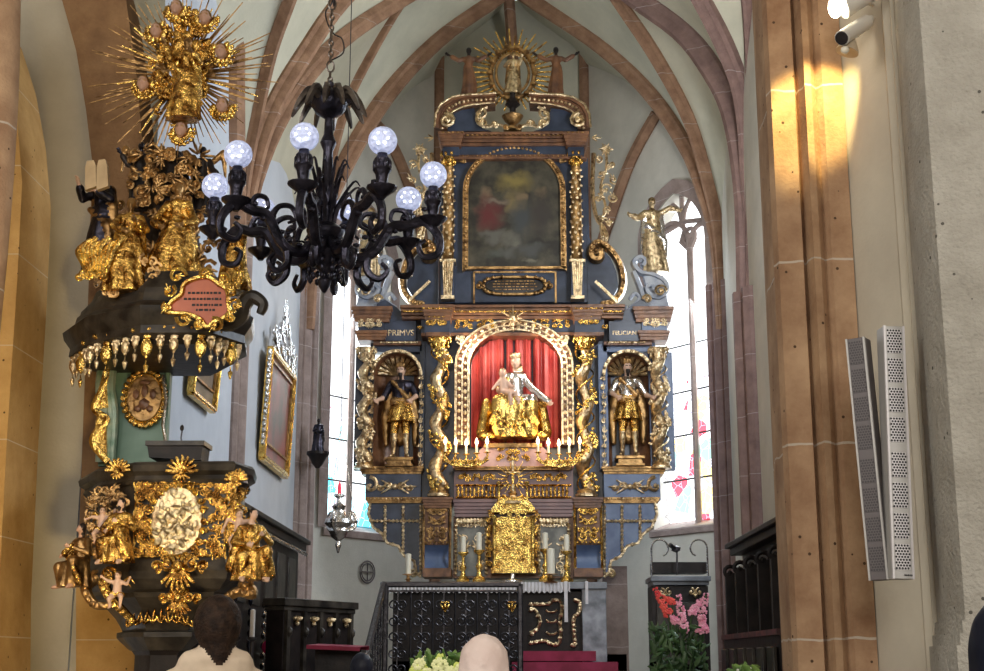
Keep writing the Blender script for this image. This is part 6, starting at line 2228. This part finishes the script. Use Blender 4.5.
# ================================================================== CHOIR STALLS AND FURNITURE
st = thing('choir_stall', 'black carved high-backed choir stall with white beading below the large framed painting', 'choir stall', (-2.9, 16.6, FLOORZ))
Ya, Yb = 14.2, 18.9
zcn = P(259, 531, 17.2).z
X0 = -2.78
g = G(); g.box(-3.2, X0 - .1, Ya, Yb, FLOORZ, zcn - .1); g.out('back', M['darkw'], st)
g = G(); g.box(-3.2, X0, Ya - .05, Yb + .05, zcn - .12, zcn); g.box(-3.2, X0 + .05, Ya - .08, Yb + .1, zcn - .03, zcn + .03); g.out('cornice', M['darkw'], st, bevel=.01)
for k in range(6):
    y = Ya + .3 + k * .85
    g = G()
    for j in range(13):
        g.ball((X0 - .06, y, FLOORZ + .3 + j * .115), (.03, .035, .05), 1)
    g.out('beaded_pilaster', M['silver'] if k > 1 else M['bronze'], st)
for k in range(5):
    g = G(); y = Ya + .72 + k * .85; g.box(X0 - .11, X0 - .08, y - .28, y + .28, zcn - .95, zcn - .25); g.out('panel', M['black'], st, bevel=.01)
g = G()
for k in range(34):
    g.ball((X0 + .02, Ya + k * .14, zcn - .17), (.02, .035, .03), 1)
g.tube([(X0, Ya, zcn - .17), (X0, Ya + 4.62, zcn - .17)], .01, 4)
g.out('cornice_beads', M['silver'], st)

s2 = thing('choir_stall', 'lower black panelled stall with gilt drops, in front of the high-backed stall', 'choir stall', (-2.3, 16.2, FLOORZ))
p0 = P(284, 598, 15.2); p1 = P(352, 613, 16.4)
d = (p1 - p0); d.z = 0; L = d.length; d.normalize(); nn = Vector((d.y, -d.x, 0))
ztop = p0.z
def sq(s_, t, z): v = Vector((p0.x, p0.y, 0)) + d * s_ + nn * t; return (v.x, v.y, z)
g = G()
def slab(g, s0, s1, t0, t1, z0, z1):
    a = [sq(s0, t0, z0), sq(s1, t0, z0), sq(s1, t1, z0), sq(s0, t1, z0)]
    g.grid([a, [(x, y, z1) for x, y, z in a]], closed_u=True, cap=True)
slab(g, 0, L, -.22, 0, FLOORZ, ztop - .08); g.out('body', M['darkw'], s2)
g = G(); slab(g, -.06, L + .05, -.24, .06, ztop - .08, ztop); slab(g, -.03, L + .03, -.23, .03, ztop - .13, ztop - .08); g.out('cornice', M['black'], s2, bevel=.008)
for k in range(4):
    s_ = L * (.16 + .24 * k)
    g = G(); c = Vector(sq(s_, .03, ztop - .21)); g.ball(c, (.07, .03, .035), 1); g.ball(c - Vector((0, 0, .05)), (.03, .03, .03), 1)
    g.out('gilt_drop', M['goldp'], s2)
for k in range(5):
    g = G(); s_ = L * (.04 + .23 * k); slab(g, s_ - .03, s_ + .03, -.02, .04, FLOORZ, ztop - .13)
    c = sq(s_, .05, ztop - .35); g.ball(c, (.035, .03, .06), 1); g.out('pilaster', M['black'], s2)
s3 = thing('kneeler', 'dark kneeling desk with a crimson padded top at the left of the chancel', 'kneeler', tuple(P(338, 671, 13.5)))
a = P(308, 645, 13.0); b2 = P(372, 652, 14.0)
g = G(); g.box(a.x + .04, b2.x - .02, 13.2, 13.6, FLOORZ, a.z - .04); g.out('body', M['darkw'], s3)
g = G(); g.grid([[(a.x, 12.9, a.z - .035), (b2.x, 12.9, a.z - .055)], [(a.x, 12.9, a.z), (b2.x, 12.9, a.z - .02)], [(a.x, 13.7, a.z + .02), (b2.x, 13.7, a.z)], [(a.x, 13.7, a.z - .02), (b2.x, 13.7, a.z - .04)]]); g.out('cushion', M['redc'], s3)
g = G(); c = P(268, 647, 15.75); g.ball(c, (.07, .04, .08), 2)
tag(g.out('crimson_cushion', mat('bright_crimson', (.55, .02, .12), .7)), 'small bright crimson cushion hanging by the left stall', 'cushion')
for i, (px, pw, lab) in enumerate(((236, 3, 'tall thin white candle at the left of the dark stall end'), (252, 5, 'thick lilac-white candle beside the black stall end'))):
    t = thing('altar_candle', lab, 'candle', tuple(P(px, 640, 12.6)))
    c = P(px, 637, 12.6); h = PZ(610, 12.6) - c.z; g = G(); g.lathe([(pw * .009 * .5, 0), (pw * .009 * .5, h), (.004, h + .01)], c, 12); g.out('wax', M['white'], t)
    g = G(); g.lathe([(.02, -.5), (.02, -.04), (.045, -.02), (.045, 0)], c, 10); g.lathe([(.12, FLOORZ - c.z), (.12, FLOORZ + .03 - c.z), (.02, FLOORZ + .08 - c.z), (.02, -.45)], c, 12); g.out('stand', M['iron'], t)

# right-hand stalls
rs = thing('choir_stall', 'dark high-backed choir stall half hidden behind the floodlit stone pier', 'choir stall', (3.0, 16.5, FLOORZ))
zz_ = P(733, 546, 18.2).z
g = G(); g.box(2.95, 3.2, 14.6, 18.2, FLOORZ, zz_ - .1); g.out('back', M['darkw'], rs)
g = G(); g.box(2.80, 3.2, 14.5, 18.3, zz_ - .12, zz_); g.box(2.74, 3.2, 14.4, 18.35, zz_ - .03, zz_ + .03); g.out('cornice', M['darkw'], rs, bevel=.01)
for k in range(5):
    g = G(); y = 14.9 + k * .8; g.box(2.70, 2.96, y - .05, y + .05, FLOORZ, zz_ - .35); spiral(g, 2.75, zz_ - .35, y - .02, .1, 1.1, 0, 1, .03); g.out('stall_divider', M['darkw'], rs)
r2_ = thing('stall_desk', 'dark panelled front desk with a reddish top beside the floodlit stone pier', 'choir stall', (2.4, 14.5, FLOORZ))
a = P(724, 640, 15.5); b2 = P(779, 607, 12.3)
g = G()
va, vb = Vector((a.x, 15.5, 0)), Vector((b2.x, 12.3, 0))
for zt_2, t0, t1, zb_2, nm_, mt in ((a.z, 0, .35, FLOORZ, 'body', 'darkw'), (a.z + .05, -.03, .4, a.z, 'desk_top', 'redc')):
    g = G()
    dd = (vb - va).normalized(); n2 = Vector((-dd.y, dd.x, 0)); n2 = n2 if n2.x > 0 else -n2
    pts = [va + n2 * t0, vb + n2 * t0, vb + n2 * t1, va + n2 * t1]
    g.grid([[(p.x, p.y, zb_2) for p in pts], [(p.x, p.y, zt_2) for p in pts]], closed_u=True, cap=True)
    g.out(nm_, M['darkw'] if nm_ == 'body' else mat('worn_red_paint', (.16, .04, .04), .5, 0, (.04, .02, .02), 9), r2_)
for k in range(6):
    g = G(); p = va.lerp(vb, (k + .5) / 6); c = Vector((p.x - .03, p.y, a.z - .5)); g.box(c.x - .02, c.x + .02, c.y - .16, c.y + .16, FLOORZ + .1, a.z - .1); g.out('front_panel', M['black'], r2_, bevel=.01)

# ---- credence stand on the right
cs = thing('side_altar', 'black side table with iron hooks and gilt drops behind the gladioli', 'table', tuple(P(680, 671, 18.5)))
def cbx(g, x0, y0, x1, y1, Y0, Y1): a = P(x0, y1, Y0); b_ = P(x1, y0, Y0); g.box(a.x, b_.x, Y0, Y1, a.z, b_.z); return g
g = G(); cbx(g, 654, 586, 708, 671, 18.5, 19.1); g.box(P(654, 671, 18.5).x, P(708, 671, 18.5).x, 18.5, 19.1, FLOORZ, 1.6); g.out('body', M['darkw'], cs)
g = G(); cbx(g, 651, 576, 711, 581, 18.4, 19.2); cbx(g, 653, 581, 709, 585, 18.45, 19.2); g.out('top', M['marb'], cs, bevel=.005)
g = G(); cbx(g, 653, 562, 707, 573, 18.7, 19.1); g.out('shrine_box', M['darkw'], cs)
for x in (665, 695):
    g = G(); c = P(x, 592, 18.45); 
    for q_ in (-1, 1): spiral(g, c.x + q_ * .05, c.z, 18.42, .05, 1.1, PI / 2, q_, .014)
    g.ball((c.x, 18.42, c.z - .05), .03, 1); g.out('gilt_drop', M['goldp'], cs)
g = G(); a = P(656, 600, 18.45); b2 = P(706, 671, 18.45); cbx(g, 658, 602, 704, 665, 18.46, 18.52); g.out('front_panel', M['black'], cs, bevel=.01)
for i, s_ in enumerate((-1, 1)):
    g = G(); b_ = P(680 + s_ * 28, 576, 18.5); zt3 = P(680, 548, 18.5).z
    g.tube([(b_.x, 18.5, b_.z), (b_.x, 18.5, zt3)] + [(b_.x - s_ * (.11 - .11 * math.cos(t)), 18.5, zt3 + .11 * math.sin(t)) for t in [PI * k / 8 for k in range(1, 12)]], .013, 5)
    tag(g.out('iron_hook', M['silver']), 'curled iron candle hook at the %s end of the black side table' % ('left' if s_ < 0 else 'right'), 'hook', 'hooks on the side table')
g = G(); a = P(677, 575, 18.5); g.tube([a, P(677, 552, 18.5)], .012, 6); g.ball(P(676, 549, 18.5), (.07, .05, .05), 1); g.tube([P(676, 549, 18.5), P(670, 545, 18.4)], .03, 6)
tag(g.out('reading_lamp', M['iron']), 'small black bent lamp on the middle of the side table', 'lamp')
# stone base behind, right of the altar
g = G(); cbx(g, 604, 566, 627, 671, 20.9, 21.4); g.box(P(604, 671, 20.9).x, P(627, 671, 20.9).x, 20.9, 21.4, FLOORZ, 1.7); struct(g, 'wall_plinth_right', M['shaft'])

# ================================================================== ALTAR TABLE AND WHAT STANDS ON IT
YM = 19.3
mt = thing('altar_table', 'dark altar table with gilt scroll frontal and grey marble block', 'altar table', tuple(P(500, 671, YM)))
def mb(g, x0, y0, x1, y1, Y0=YM, Y1=20.1):
    a = P(x0, y1, Y0); b_ = P(x1, y0, Y0); g.box(a.x, b_.x, Y0, Y1, a.z, b_.z); return g
g = G(); mb(g, 392, 592, 584, 671, YM + .1, 20.3); g.box(P(392, 671, YM).x, P(584, 671, YM).x, YM + .1, 20.3, FLOORZ, 1.6); g.out('body', M['darkw'], mt)
g = G(); mb(g, 380, 582, 607, 589, YM - .05, 20.3); g.out('slab', M['marb'], mt, bevel=.008)
g = G(); mb(g, 583, 589, 606, 671, YM, 20.3); g.box(P(583, 671, YM).x, P(606, 671, YM).x, YM, 20.3, FLOORZ, 1.6); g.out('marble_block', mat('mottled_grey_marble', (.12, .13, .15), .4, 0, (.34, .36, .40), 5), mt, bevel=.008)
g = G()
c = P(545, 624, YM)
pp = [P(x, y, YM + .05) for x, y in [(530, 604), (548, 604), (553, 600), (560, 601), (562, 610), (560, 622), (561, 634), (559, 643), (553, 645), (545, 641), (530, 643)]]
g.tube(catmull(pp, 5), .024, 5)
pp = [P(x, y, YM + .05) for x, y in [(530, 608), (536, 611), (540, 620), (537, 629), (530, 633)]]
g.tube(catmull(pp, 5), .024, 5)
for y in (611, 621, 633):
    pp = [P(x, yy, YM + .05) for x, yy in [(546, y - 1), (549, y + 1), (554, y + 1), (557, y - 1)]]; g.tube(catmull(pp, 4), .014, 5)
for k in range(30):
    p = [(530 + k * 1.0, 602 if k < 20 else 600)][0]
for x, y in [(531, 604), (537, 604), (543, 604), (549, 603), (556, 600), (562, 606), (561, 615), (560, 623), (561, 630), (560, 638), (556, 644), (549, 643), (542, 641), (536, 642), (531, 643), (531, 610), (538, 616), (540, 622), (536, 630), (532, 634)]:
    q_ = P(x, y, YM + .03); g.ball(q_, (.036, .02, .03), 1)
g.out('gilt_scrolls', M['goldp'], mt)
g = G()
pp = [P(x, y, YM + .05) for x, y in [(575, 600), (580, 603), (579, 612), (574, 618), (574, 630), (575, 644), (572, 645)]]
g.tube(catmull(pp, 5), .03, 5)
for q_ in catmull(pp, 3): g.ball(q_ - Vector((0, .03, 0)), (.032, .02, .028), 1)
g.out('gilt_border', M['goldp'], mt)
# white lace cloth along the front edge
g = G(); rows = [[], [], []]
n = 240
for i in range(n + 1):
    x = 388 + (570 - 388) * i / n
    yb = 590.5 + 2.6 * abs(math.sin(i * PI / 7.0))
    for r_2, y in zip(rows, (582, 586, yb)):
        q_ = P(x, y, YM - .08 - .012 * math.sin(i * 1.3)); r_2.append(q_)
rows = [[q_ + Vector((0, .5, .005)) for q_ in rows[0]]] + rows
g.grid(rows)
# the cloth hangs on the right end in long white falls
tag(g.out('altar_cloth', M['white']), 'white lace-edged cloth along the front of the altar table', 'cloth')
for x0, x1, yb, lab in ((564.5, 567.5, 622, 'narrow white cloth strip hanging down beside the gilt frontal'), (585.5, 588, 604, 'narrow white cloth strip over the grey marble block')):
    g = G(); a = P(x0, yb, YM - .1); b_ = P(x1, 582, YM - .1)
    g.grid([[(a.x, YM - .10, a.z), (b_.x, YM - .10, a.z)], [(a.x, YM - .10, b_.z), (b_.x, YM - .10, b_.z)], [(a.x, YM - .09, b_.z + .01), (b_.x, YM - .09, b_.z + .01)], [(a.x, YM + .3, b_.z + .015), (b_.x, YM + .3, b_.z + .015)]])
    tag(g.out('cloth_strip', M['white']), lab, 'cloth')
# crimson steps
g = G(); mb(g, 520, 651, 596, 661, YM - .7, YM + .1); struct(g, 'floor_step_upper', M['redc'])
g = G(); mb(g, 512, 662, 618, 680, YM - 1.2, YM + .1); struct(g, 'floor_step_lower', M['redc'])
# candlesticks
def candlestick(px, yfoot, ytop_, ych, Y, lab, wpx=3.2, gm_='goldb', grp=None):
    f = P(px, yfoot, Y); t = thing('candlestick', lab, 'candlestick', tuple(f), grp)
    zc_ = PZ(ych, Y); zt3 = PZ(ytop_, Y); r = wpx / F * Y
    h = zc_ - f.z
    g = G(); g.lathe([(r * 2, 0), (r * 2.1, h * .08), (r * .9, h * .2), (r * .5, h * .35), (r * 1.1, h * .48), (r * .45, h * .6), (r * .5, h * .85), (r * 1.7, h * .95), (r * 1.7, h)], f, 12); g.out('holder', M[gm_], t)
    g = G(); g.lathe([(r * .85, 0), (r * .85, zt3 - zc_), (r * .2, zt3 - zc_ + .01)], (f.x, f.y, zc_), 12); g.out('candle', M['wax'], t)
    return t


candlestick(463, 582, 537, 552, 19.6, 'leftmost white candle on the altar, nearest the left blue panel')
candlestick(479, 582, 533, 550, 19.6, 'white candle second from the left, just left of the gold tabernacle')
candlestick(545.5, 582, 533, 549, 19.7, 'thin white candle just right of the gold tabernacle')
candlestick(567, 582, 535, 551, 19.7, 'thin white candle near the right blue panel')
candlestick(551, 583, 549, 574, 19.3, 'thick cream candle on a low gilt foot at the front of the altar', 4.6, 'goldd')
candlestick(408, 584, 554, 574, 19.4, 'white candle on a gilt leafy foot at the far left of the altar table', 3.4, 'goldd')
tl = thing('altar_cross', 'small dark cross lying before the tabernacle on the altar', 'cross', tuple(P(512, 581, 19.7)))
g = G(); g.tube([P(512, 581, 19.7), P(513, 574, 19.7)], .03, 6); g.lathe([(.16, 0), (.16, .02), (.03, .05)], P(512, 582, 19.7), 12); g.out('foot', M['silver'], tl)

# ---- iron railing gate
YG = 17.2
gt = thing('iron_gate', 'black wrought iron railing with scroll panels in front of the altar', 'gate', tuple(P(450, 671, YG)))
def gp(x, y): return P(x, y, YG)
g = G()
for y, r in ((584.5, .035), (591, .014)):
    g.tube([gp(384, y), gp(521, y)], r, 6)
for x in (386, 520):
    a = gp(x, 584); g.tube([(a.x, YG, a.z), (a.x, YG, FLOORZ)], .035, 6)
for x in (411, 433, 455, 477, 499):
    a = gp(x, 590); g.tube([(a.x, YG, a.z), (a.x, YG, FLOORZ)], .011, 5)
g.out('rails', M['iron'], gt)
k = 0
for x in (398, 422, 444, 466, 488, 509):
    g = G()
    c0 = gp(x, 600)
    for j in range(8):
        z = c0.z - .06 - j * .19
        for s_ in (-1, 1):
            spiral(g, c0.x + s_ * .055, z, YG, .075, 1.5, PI / 2 if j % 2 else -PI / 2, s_ * (1 if j % 2 else -1), .013, 5, boss=False)
    a = gp(x, 590)
    g.tube([(a.x, YG, a.z), (a.x, YG, FLOORZ)], .009, 4)
    g.out('scroll_panel', M['iron'], gt); k += 1
for x in (445, 512):
    g = G(); c = P(x, 606, YG - .03)
    for s_ in (-1, 0, 1): g.ball((c.x + s_ * .035, c.y, c.z - .01 * abs(s_)), (.02, .02, .045), 1, RY(s_ * .5))
    g.ball((c.x, c.y, c.z - .06), .02, 1); g.box(c.x - .05, c.x + .05, c.y - .01, c.y + .01, c.z + .04, c.z + .055)
    g.out('gilt_flower', M['goldb'], gt, label='gilt flower')
# sloping stair rail on the left
sr = thing('stair_rail', 'black iron stair rail sloping down at the left end of the altar railing', 'railing', tuple(P(368, 671, 16.0)))
g = G()
A, B = P(384, 584, YG), P(364, 664, 15.6)
g.tube([A, B], .04, 6)
g.tube([A - Vector((0, 0, .12)), B - Vector((0, 0, .12))], .014, 5)
for k in range(8):
    p = A.lerp(B, k / 7); g.tube([p, (p.x, p.y, FLOORZ)], .014, 5)
for k in range(7):
    p = A.lerp(B, (k + .5) / 7)
    for j in range(3): spiral(g, p.x, p.z - .22 - j * .18, p.y, .07, 1.3, k, 1, .012, 4, boss=False)
g.out('rail', M['iron'], sr)

# ================================================================== FLOWERS
def flower_spikes(name, lab, px, Y, zb, spikes, leafpx, seed):
    t = thing(name, lab, 'flowers', tuple(P(px, 671, Y).xy) + (zb,))
    rr = random.Random(seed)
    base = Vector(t['_w'])
    g = G(); g.lathe([(.10, 0), (.13, .12), (.10, .30), (.13, .36), (.11, .36), (.08, .3)], base, 14); g.out('vase', M['iron'], t)
    top = base + Vector((0, 0, .34))
    for (x0, y0, x1, y1, mm_, sz_) in spikes:
        a, b_ = P(x0, y0, Y - .1), P(x1, y1, Y - .1)
        g = G(); pp = catmull([top, top.lerp(a, .5) + Vector((0, 0, .05)), a, b_], 5); g.tube(pp, .008, 5); s_ = g.out('stem', M['leafg'], t)
        g = G()
        for k in range(12):
            f = k / 11; p = a.lerp(b_, f); w_ = sz_ * (1 - .5 * f)
            for j in range(3):
                an = rr.uniform(0, 2 * PI); c = p + Vector((math.cos(an) * w_ * .6, -abs(math.sin(an)) * w_ * .6, rr.uniform(-.01, .01)))
                for m_ in range(3):
                    aa = an + (m_ - 1) * 1.2; g.ball(c + Vector((math.cos(aa) * w_ * .3, -.01, math.sin(aa) * w_ * .3)), (w_ * .36, w_ * .16, w_ * .28), 1, RY(-aa))
        g.out('blossoms', mm_, s_)
    g = G()
    for k in range(150):
        x = rr.uniform(*leafpx[0]); y = rr.uniform(*leafpx[1])
        c = P(x, y, Y + rr.uniform(-.2, .2)); a_ = rr.uniform(0, 6.28)
        g.ball(c, (rr.uniform(.05, .10), .012, rr.uniform(.015, .03)), 1, Euler((rr.uniform(-.8, .8), a_, rr.uniform(-.8, .8))).to_matrix())
    for k in range(22):
        x = rr.uniform(leafpx[0][0] - 4, leafpx[0][1] + 4); y = rr.uniform(leafpx[1][0] - 6, leafpx[1][0] + 12)
        g.tube(catmull([top, top.lerp(P(x, y, Y), .6) + Vector((0, 0, .04)), P(x, y, Y)], 4), .005, 4)
    g.out('foliage', M['leafg'], t)
    return t


M['leafg'] = mat('dark_leaves', (.025, .06, .02), .5, 0, (.06, .12, .035), 8)
redf = mat('red_petals', (.75, .03, .04), .5, 0, (.85, .12, .08), 20)
pinkf = mat('pink_petals', (.80, .22, .36), .5, 0, (.90, .45, .55), 20)
flower_spikes('flower_arrangement', 'tall vase of red and pink gladioli on dark foliage before the black side table', 678, 14.5, FLOORZ,
              [(668, 614, 655, 589, redf, .055), (672, 602, 664, 596, redf, .04), (684, 630, 678, 596, pinkf, .06), (676, 622, 672, 616, pinkf, .05), (698, 632, 706, 595, pinkf, .06), (692, 614, 700, 600, pinkf, .055), (704, 630, 700, 616, pinkf, .05)], ((652, 706), (626, 671)), 3)
def low_flowers(lab, px0, px1, ytop_, Y, cols, seed, zb=0, n=60, sz_=.035):
    rr = random.Random(seed)
    c0, c1 = P(px0, ytop_, Y), P(px1, ytop_, Y)
    t = thing('flower_bouquet', lab, 'flowers', ((c0.x + c1.x) / 2, Y, zb))
    g = G(); g.lathe([(.13, 0), (.10, .05), (.04, .1), (.04, c0.z - .45), (.14, c0.z - .35), (.16, c0.z - .2), (.14, c0.z - .2)], Vector(((c0.x + c1.x) / 2, Y, zb)), 14); g.out('vase', M['iron'], t)
    g = G()
    for k in range(110):
        c = Vector((rr.uniform(c0.x, c1.x), Y + rr.uniform(-.15, .15), c0.z - rr.random() * .28)); g.ball(c, (.045, .008, .02), 1, Euler((rr.uniform(-1, 1), rr.uniform(0, 6), rr.uniform(-1, 1))).to_matrix())
    g.out('foliage', mat('fresh_leaves_%d' % seed, (.06, .14, .03), .5, 0, (.16, .26, .06), 8), t)
    for j, (cm) in enumerate(cols):
        g = G()
        for k in range(n // len(cols)):
            c = Vector((rr.uniform(c0.x, c1.x), Y - .05 + rr.uniform(-.16, .1), c0.z - rr.random() * .16 - .02))
            for m_ in range(6):
                a = m_ * PI / 3; g.ball(c + Vector((math.cos(a) * sz_ * .5, -.01, math.sin(a) * sz_ * .5)), (sz_ * .42, sz_ * .2, sz_ * .42), 1)
        g.out('blossoms', cm, t)


low_flowers('yellow-green bouquet in front of the iron gate, left of the pale headscarf', 415, 464, 655, 8.0, [mat('lime_petals', (.62, .70, .16), .6), mat('cream_petals', (.78, .80, .42), .6)], 5)
low_flowers('few small white flowers low down in front of the dark stall desk', 733, 756, 667, 8.6, [mat('white_petals', (.8, .82, .7), .6)], 6, n=16, sz_=.03)

# ================================================================== LOUDSPEAKERS AND LAMPS ON THE RIGHT
greym = mat('grey_enamel', (.42, .41, .40), .4, .1)
lightm = mat('light_grey_enamel', (.62, .60, .62), .4, .1)
holem = mat('black_holes', (.01, .01, .012), .6)
darkm = mat('dark_grille', (.12, .105, .11), .5, .2)
def column_speaker(lab, top, bot, wpx, Y, yaw, bodym, facem, dots):
    """top and bottom centre of the front face"""
    a, b_ = P(*bot, Y), P(*top, Y)
    H = (b_ - a).length
    t = thing('column_loudspeaker', lab, 'loudspeaker', tuple(a), 'pair of column loudspeakers')
    w_ = wpx / F * Y
    up = (b_ - a).normalized()
    R = Matrix.Rotation(yaw, 3, 'Z')
    f = R @ Vector((0, -1, 0)); f = (f - up * f.dot(up)).normalized(); s_ = f.cross(up) * -1
    s_ = up.cross(f) * -1
    s_ = f.cross(up); s_ = s_ if s_.x > 0 else -s_
    def q(u, v, d_): return a + s_ * (u * w_) + up * (v * H) + f * d_
    def bx(g, u0, u1, v0, v1, d0, d1):
        bt = [q(u0, v0, d0), q(u1, v0, d0), q(u1, v0, d1), q(u0, v0, d1)]; tp = [q(u0, v1, d0), q(u1, v1, d0), q(u1, v1, d1), q(u0, v1, d1)]
        g.grid([bt, tp], closed_u=True, cap=True)
    g = G(); bx(g, -.5, .5, 0, 1, -.12, 0); g.out('cabinet', bodym, t, bevel=.004)
    g = G(); bx(g, -.52, -.42, 0, 1, -.01, .008); bx(g, .42, .52, 0, 1, -.01, .008); g.out('edge_trim', facem, t)
    for k in range(8):
        v0 = .035 + k * .119 + (.02 if k > 3 else 0); v1 = v0 + .098
        g = G(); bx(g, -.34, .34, v0, v1, 0, .004)
        gr = g.out('grille', facem if dots else darkm, t)
        g = G()
        nx, nz = 5, 9
        for i in range(nx):
            for j in range(nz):
                u = -.28 + .56 * (i + (.25 if j % 2 else -.25)) / (nx - 1); v = v0 + (v1 - v0) * (j + .5) / nz
                c = q(u, v, .0055)
                pts = [c + s_ * (math.cos(t_) * w_ * .058) + up * (math.sin(t_) * w_ * .058) for t_ in [2 * PI * m / 6 for m in range(6)]]
                g.bm.faces.new([g.bm.verts.new(p) for p in pts])
        o = g.out('grille_holes', holem if dots else mat('grille_dots', (.05, .045, .05), .6), gr, smooth=False); o['kind'] = 'stuff'
    g = G(); bx(g, -.2, .2, .3, .36, -.25, -.12); g.out('wall_bracket', M['iron'], t)
    return t, q


t, q = column_speaker('light grey upright column loudspeaker with perforated front on the cream wall', (893.5, 326), (903.5, 579), 21, 7.75, .08, greym, lightm, True)
g = G()
for k in range(5):
    a = q(.05 + k * .08, .012, .002); g.box(a.x, a.x + .006, a.y - .004, a.y, a.z, a.z + .008)
g.out('maker_mark', holem, t)
column_speaker('dark grey tilted column loudspeaker between the stone pier and the light grey one', (855, 338), (879, 580), 19, 7.85, -.55, darkm, greym, False)

lampw = mat('white_lamp_housing', (.72, .69, .63), .35)
hot = mat('lamp_glow', (1, 1, 1), .5, emit=(1, .88, .62), estr=25)
YL = 8.3
fl = thing('floodlight', 'lit white floodlight shining onto the stone pier at the top right', 'lamp', tuple(P(838, 22, YL)))
g = G(); c = P(850, 2, YL)
rot = Matrix.Rotation(math.radians(-62), 3, 'Y')
g.lathe([(.03, -.16), (.06, -.15), (.075, -.02), (.09, .06), (.085, .06)], c, 18, rot=Matrix.Rotation(math.radians(-115), 3, 'Y')); g.out('housing', lampw, fl)
g = G(); g.ball(P(837, 4, YL), (.055, .05, .10), 2, Matrix.Rotation(.25, 3, 'Y')); g.out('bulb', hot, fl)
g = G(); g.tube([P(850, 2, YL), P(872, 4, YL + .2), P(876, 8, YL + .35)], .014, 6); g.out('bracket', lampw, fl)
f2 = thing('spotlight', 'unlit white cylindrical spotlight tilted down on the cream wall', 'lamp', tuple(P(855, 42, YL)))
g = G(); a, b_ = P(842, 38, YL - .1), P(866, 22, YL + .1); g.tube([a, b_], .05, 14); g.tube([b_, b_ + (b_ - a) * .25], [.04, .02], 12); g.out('housing', lampw, f2)
g = G(); g.tube([a, a + (a - b_).normalized() * .01], .043, 14); g.out('lens', M['iron'], f2)
g = G(); g.tube([b_, P(874, 18, YL + .25), P(876, 30, YL + .3)], .015, 6); g.lathe([(.05, 0), (.05, .03), (.03, .05)], P(877, 32, YL + .3), 12, rot=Matrix.Rotation(-PI / 2, 3, 'Y')); g.out('bracket', lampw, f2)
f3 = thing('spotlight', 'cream conical lamp shade hanging below the white spotlight', 'lamp', tuple(P(848, 60, YL)))
g = G(); a = P(847, 52, YL); g.lathe([(.075, 0), (.06, .04), (.03, .09), (.015, .11)], a, 16, rot=Matrix.Rotation(.35, 3, 'Y')); g.out('shade', mat('cream_lamp_shade', (.55, .45, .32), .4), f3)
g = G(); g.ball(P(845, 50, YL - .05), .028, 2); g.out('bulb', mat('frosted_bulb', (.8, .75, .62), .3), f3)
spot('floodlight_beam', P(837, 8, YL - .12), P(815, 110, 8.9), (1, .76, .28), 170, 52, .04, .6)

# ================================================================== PEOPLE
def person(lab, px, ytop_, Y, hairm, clothm, skinm, extra=None, H=None, rot=0, face=(0, 1, 0), hairs=1.0, zhead=None, capm=None):
    zt_3 = PZ(ytop_, Y)
    Hh = zt_3
    pr = []
    head(pr, (0, 0, .93), 1.05, 0, 2, face, hair=hairs)
    pr.append(('c', (0, 0, .80), (0, 0, .88), .034, .034, 0))
    pr.append(('c', (-.085, 0, .79), (.085, 0, .79), .055, .055, 1)); pr.append(('c', (0, 0, .76), (0, 0, .52), .10, .09, 1))
    for sx in (-1, 1):
        e = Vector((sx * .14, .02, .62)); h = Vector((sx * .11, .14, .53))
        pr.append(('c', (sx * .115, 0, .78), e, .042, .034, 1)); pr.append(('c', e, h, .034, .022, 1)); hand(pr, h, h - e, 1.2, 0)
        pr.append(('c', (sx * .05, 0, .50), (sx * .055, .0, .27), .065, .045, 3)); pr.append(('c', (sx * .055, 0, .27), (sx * .055, -.0, .04), .042, .026, 3)); pr.append(('c', (sx * .055, 0, .02), (sx * .06, .09, .015), .026, .022, 3))
    if extra: pr += extra
    o = figure('person', pr, [skinm, clothm, hairm, M['darkw']], (PX(px, 661, Y), Y, 0), Hh, rot, .006, smooth=5)
    return tag(o, lab, 'person')


veil = mat('pale_pink_headscarf', (.66, .52, .48), .8, 0, (.74, .62, .58), 7, .3)
person('person seen from behind wearing a pale pinkish white headscarf', 484, 643, 6.3, veil, mat('dark_coat', (.03, .03, .035), .8), M['skin'], extra=[('c', (0, -.01, .95), (0, -.03, .84), .068, .085, 2)], hairs=1.25)
dh = mat('dark_brown_hair', (.014, .008, .006), .6, 0, (.04, .022, .014), 30, .4, spec=.15)
person('dark-haired person in a beige top standing under the pulpit', 215, 601, 6.7, dh, mat('beige_jumper', (.62, .50, .38), .85, 0, (.5, .4, .3), 9), M['skin'], extra=[('c', (-.05, -.01, .84), (.05, -.01, .84), .048, .048, 1)], rot=.4, hairs=1.15)
person('dark-haired person seen from behind at the foot of the iron stair rail', 362, 655, 11.8, mat('blue_black_hair', (.02, .022, .035), .4, spec=.2), mat('navy_top', (.02, .022, .04), .8), M['skin'], hairs=1.1)
person('person with dark hair cut off by the right edge of the picture', 1015, 606, 3.2, mat('navy_black_hair', (.008, .010, .02), .6, spec=.1), mat('navy_coat', (.012, .014, .03), .8), M['skin'], extra=[('c', (0, -.01, .94), (0, -.02, .84), .062, .066, 2)], hairs=1.15)
